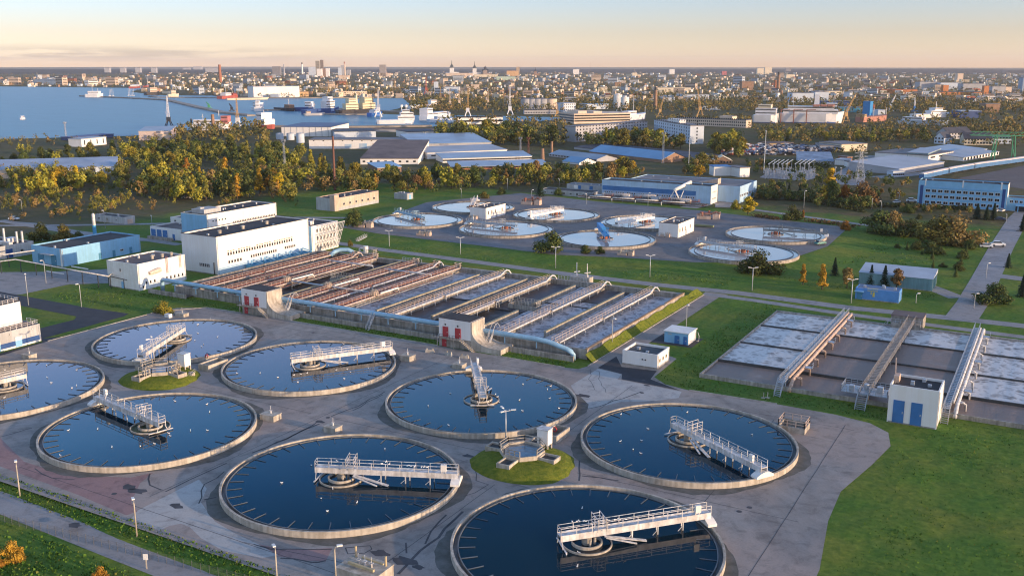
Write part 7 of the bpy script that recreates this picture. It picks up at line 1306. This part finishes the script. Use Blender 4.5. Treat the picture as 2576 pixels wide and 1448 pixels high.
church('church with a tall dark spire on a white tower','b',1918,345,197,wall_white,M('dark copper spire',(.05,.06,.055),.6,.2,.1),26); church('church with a dark pointed spire right of the taller one','b',2138,345,207,wall_white,M('dark copper spire',(.05,.06,.055),.6,.2,.1),24); church('many domed church right of the two spires','b',2240,345,245,M('dark domed church wall',(.34,.26,.22),.8,.2,.1),dark_steel,26,True); church('small spired church in the middle town','c',278,345,265,brownb,dark_steel,18); church('pale stepped church tower in the middle town','c',1232,355,280,cream,roof_grey,26)
chimney('red stack beside the works towers','b',885,348,212,6,peach,rust); block('tower at the right end of the castle','c',92,124,345,262,M('stone tower',(.40,.30,.20),.9,.15,.1))
# ---------------------------------------------------------------- houses of the town, each one, then the mass behind them
SEA = [(-900,372),(0,350),(200,345),(430,334),(560,318),(850,323),(1085,320),(1135,309),(1420,302),(1260,292),(1030,290),(1030,262),(1012,247),(640,247),(535,241),(330,232),(400,222),(100,219),(-1600,216)]
def house_mesh(kind, wm, rm):
    b = MB()
    if kind == 'gable':
        b.box(-6,6,-4,4,-.5,5.5).add([(-6.4,-4.4,5.4),(6.4,-4.4,5.4),(6.4,0,9),(-6.4,0,9),(-6.4,4.4,5.4),(6.4,4.4,5.4)],[(0,1,2,3),(3,2,5,4)],1).add([(-6,-4,5.5),(-6,4,5.5),(-6,0,8.8),(6,-4,5.5),(6,4,5.5),(6,0,8.8)],[(0,2,1),(3,4,5)],0).box(-2,-1.2,-.5,.3,7.5,10,0)
        for x in (-4,-1.3,1.3,4): b.box(x-.6,x+.6,-4.06,-3.9,1.2,2.8,2).box(x-.6,x+.6,-4.06,-3.9,3.6,4.9,2)
    else:
        n = {'flat':3,'slab':5}[kind]; b.box(-10,10,-5,5,-.5,n*3,0).box(-10.2,10.2,-5.2,5.2,n*3+.002,n*3+.5,1)
        for j in range(n): b.box(-9.4,9.4,-5.06,-4.9,j*3+1,j*3+2.3,2).box(9.9,10.06,-4,4,j*3+1,j*3+2.3,2)
    return b.mesh('house', [wm, rm, glass])
HM = [(house_mesh('gable',cream,roof_rd),'cream house with red roof'),(house_mesh('gable',wall_white,slate),'white house with dark roof'),(house_mesh('gable',peach,roof_brown),'peach house with brown roof'),(house_mesh('gable',brownb,roof_grey),'brown house with grey roof'),(house_mesh('flat',wall_white,roof_grey),'white flat roofed building'),(house_mesh('flat',cream,roof_brown),'cream flat roofed building'),(house_mesh('slab',peach,roof_grey),'peach apartment slab'),(house_mesh('slab',bluewh,roof_grey),'blue white apartment slab'),(house_mesh('flat',greyc,roof_wh),'grey store with pale roof'),(house_mesh('flat',brick,slate),'red brick building')]
ZONES = [(-30,330,200,216,'on the far shore at the left'),(330,800,196,238,'behind the far quay'),(800,1290,205,245,'below the old town hill'),(1290,1750,196,262,'in the middle of the town'),(1750,2150,190,250,'in the right part of the town'),(2150,2600,190,262,'at the far right of the town')]
hn = 0; hp = []
while hn < 290:
    z = ZONES[RND.randrange(6)]; x = RND.uniform(z[0],z[1]); y = z[2]+(z[3]-z[2])*RND.random()**1.25
    if inside(x, y, SEA): continue
    p = at(x,y); k = RND.randrange(10); s = RND.uniform(.8,1.5)*(1.0 if y > 215 else 1.35)
    if any((p-a).length < 26*s for a in hp): continue
    hp.append(p); o = link('town_house', HM[k][0], None, p, RND.choice((0,0,.3,-.25,1.57,YAW))+RND.uniform(-.1,.1)); o.scale = (s,s,min(s*RND.uniform(.7,1.0), max(.45,(69-18*p.length/2450)/(16 if k in (6,7) else 10)))); tag(o, HM[k][1]+' '+z[4], 'house', 'houses of the town '+z[4]); hn += 1
dm = [cream, wall_white, peach, brownb, bluewh, roof_rd, roof_grey, slate]; db = MB(); n = 0
while n < 2500:
    y = 178+80*RND.random()**2.0; x = RND.uniform(-80,2680)
    if inside(x, y, SEA) or (x < 330 and 197 > y): continue
    p = at(x,y); s = RND.uniform(3.5,9)*(1 if y > 200 else 1.5); h_ = min(RND.uniform(4,10), max(3,69-17*p.length/2450)); a = RND.choice((0,.3,1.57,-.3)); ca, sa = math.cos(a)*s, math.sin(a)*s; r_ = RND.uniform(.4,.8)
    c = [(p.x+i*ca-j*sa*r_, p.y+i*sa+j*ca*r_) for i, j in ((-1,-1),(1,-1),(1,1),(-1,1))]; db.prism(c, 0, h_, RND.choice((0,0,1,2,2,2,3,4)), RND.choice((5,6,6,7))); n += 1
tag(db.build('distant_town', dm), kind='stuff')
# far crowns: between the houses, round the port and filling the woods
fw = []; n = 0
while n < 13000:
    y = 181+RND.random()**1.6*105; x = RND.uniform(-100,2700)
    if inside(x, y, SEA): continue
    p = at(x,y); fw.append((p.x, p.y, RND.uniform(7,13), RND.choice((0,0,1,1,2,3)))); n += 1
for poly, cnt, hh in (([(1030,252),(1250,250),(1290,275),(1120,288),(1030,285)],130,(10,16)),([(1270,250),(1750,240),(1760,275),(1280,275)],220,(10,16)),([(1700,262),(1960,258),(2600,262),(2600,290),(2300,292),(1720,285)],300,(11,17)),([(2300,300),(2600,290),(2600,345),(2380,340)],110,(9,14)),([(680,212),(1250,215),(1250,240),(720,240)],260,(10,15)),([(1880,318),(2000,322),(2360,324),(2360,332),(1890,335)],90,(6,9)),([(2340,318),(2600,320),(2600,352),(2480,356),(2350,345)],130,(7,12)),([(2080,385),(2300,375),(2310,392),(2090,398)],30,(4,8)),([(1905,336),(2345,334),(2345,362),(1905,364)],190,(8,12)),([(1450,352),(1720,360),(1720,378),(1470,376)],70,(8,13)),([(2150,300),(2350,300),(2350,330),(2200,330)],60,(7,11)),([(1090,348),(1420,352),(1435,372),(1100,362)],90,(9,14)),([(0,352),(330,352),(440,345),(440,362),(0,372)],70,(4,8)),([(2300,355),(2600,352),(2600,372),(2350,372)],50,(5,9)),([(1640,300),(1900,305),(1880,318),(1660,312)],60,(9,13)),([(420,205),(700,205),(640,240),(540,236)],110,(8,13)),([(1080,300),(1420,310),(1440,345),(1100,340)],90,(10,14)),([(440,325),(670,325),(680,372),(440,366)],150,(10,14))):
    xs = [p[0] for p in poly]; ys = [p[1] for p in poly]; n = 0
    while n < cnt:
        x, y = RND.uniform(min(xs),max(xs)), RND.uniform(min(ys),max(ys))
        if not inside(x, y, poly): continue
        n += 1
        if inside(x, y, SEA): continue
        p = at(x,y); fw.append((p.x,p.y,RND.uniform(*hh),RND.choice((0,0,1,1,2,3))))
merged('far_woodland', fw, tri=16, lob=3, kinds=('far','fardark','farbrown','far'))
wd = []
for lab, grp, poly, kinds, cols_, hh, cnt in WOODS:
    xs = [p[0] for p in poly]; ys = [p[1] for p in poly]; n = 0
    while n < cnt*(1.3 if 'bay' in lab or 'block' in lab or 'dock' in lab else .75):
        x, y = RND.uniform(min(xs),max(xs)), RND.uniform(min(ys),max(ys))
        if inside(x, y, poly): p = at(x,y); wd.append((p.x,p.y,RND.uniform(.55,.85)*hh[1],RND.choice((0,0,1,2,3)))); n += 1
merged('woodland', wd, tri=260, lob=9, kinds=('olive','green','olive','lime'))
# ---------------------------------------------------------------- air
def haze(dens):
    b = MB().box(-16000,16000,-3200,16500,-60,190); o = b.build('haze', []); m = bpy.data.materials.new('thin evening haze'); m.use_nodes = True; N = m.node_tree.nodes; L = m.node_tree.links
    N.remove(N['Principled BSDF']); v = N.new('ShaderNodeVolumePrincipled'); v.inputs['Color'].default_value = (.95,.93,.95,1); v.inputs['Density'].default_value = dens; v.inputs['Anisotropy'].default_value = .2
    L.new(v.outputs[0], N['Material Output'].inputs['Volume']); o.data.materials.append(m); tag(o, kind='stuff')
haze(3.2e-5)
# ---------------------------------------------------------------- tufts of longer grass on the lawns
tm_ = [M('dry grass blades',(.16,.18,.045),.95,.2,1,spec=.1), M('fresh grass blades',(.10,.19,.03),.95,.2,1,spec=.1), M('dark grass blades',(.05,.105,.018),.95,.2,1,spec=.1)]
tb = MB()
def tufts(x0, x1, y0, y1, n, hmax, ok=lambda x, y: True):
    clump = [(RND.uniform(x0,x1), RND.uniform(y0,y1)) for _ in range(max(3, n//40))]
    for _ in range(n):
        if RND.random() < .7: c = RND.choice(clump); x, y = RND.gauss(c[0],2.2), RND.gauss(c[1],1.4)
        else: x, y = RND.uniform(x0,x1), RND.uniform(y0,y1)
        if not (x0 < x < x1 and y0 < y < y1) or not ok(x, y): continue
        z = zat2(x, y); a = RND.uniform(0,6.28); h = RND.uniform(.10,hmax); w2 = h*RND.uniform(.3,.7); dx, dy = math.cos(a)*w2, math.sin(a)*w2; m = RND.choice((0,1,1,1,1,2,2,2,2,2,2))
        tb.add([(x-dx,y-dy,z-.03),(x+dx,y+dy,z-.03),(x+dx*.8+dy*.4,y+dy*.8-dx*.4,z+h),(x-dx*.7+dy*.4,y-dy*.7-dx*.4,z+h*.8)], [(0,1,2,3)], m)
def zat2(x, y): r = min(1.0, max(0.0, (93.2-(y-(x+130)*-.03))/5.0)); return -.8*r*r*(3-2*r)*(1 if x < 80 else 0)
def edge_(x): return (x+130)*-.03
tufts(-230,-40,88.8,93.4,6000,.34,lambda x,y: 88.9 < y-edge_(x) < 93.2)
tufts(-210,-20,66,83.5,12000,.42,lambda x,y: y-edge_(x) < 83.2)
tufts(-21.5,40,96,203,8000,.22); tufts(-75,-24,196.5,203.5,900,.3); tufts(-76,-68,204,283,1300,.3); tufts(-245,-203,197.5,203,700,.3); tufts(-222,-187,187,200,400,.3,lambda x,y: y > 198)
tufts(-185,-134,197.8,200.8,900,.3); tufts(-116,-97,197,201,500,.3); tufts(-94.6,-92.9,205,284,500,.3); tufts(-268,-229,182,200,900,.3); tufts(-225,-90,297,314,2200,.3); tufts(-80,-30,312,322,600,.3); tufts(-78,-34,340,420,1600,.4)
tag(tb.build('grass_tufts', tm_), kind='stuff')
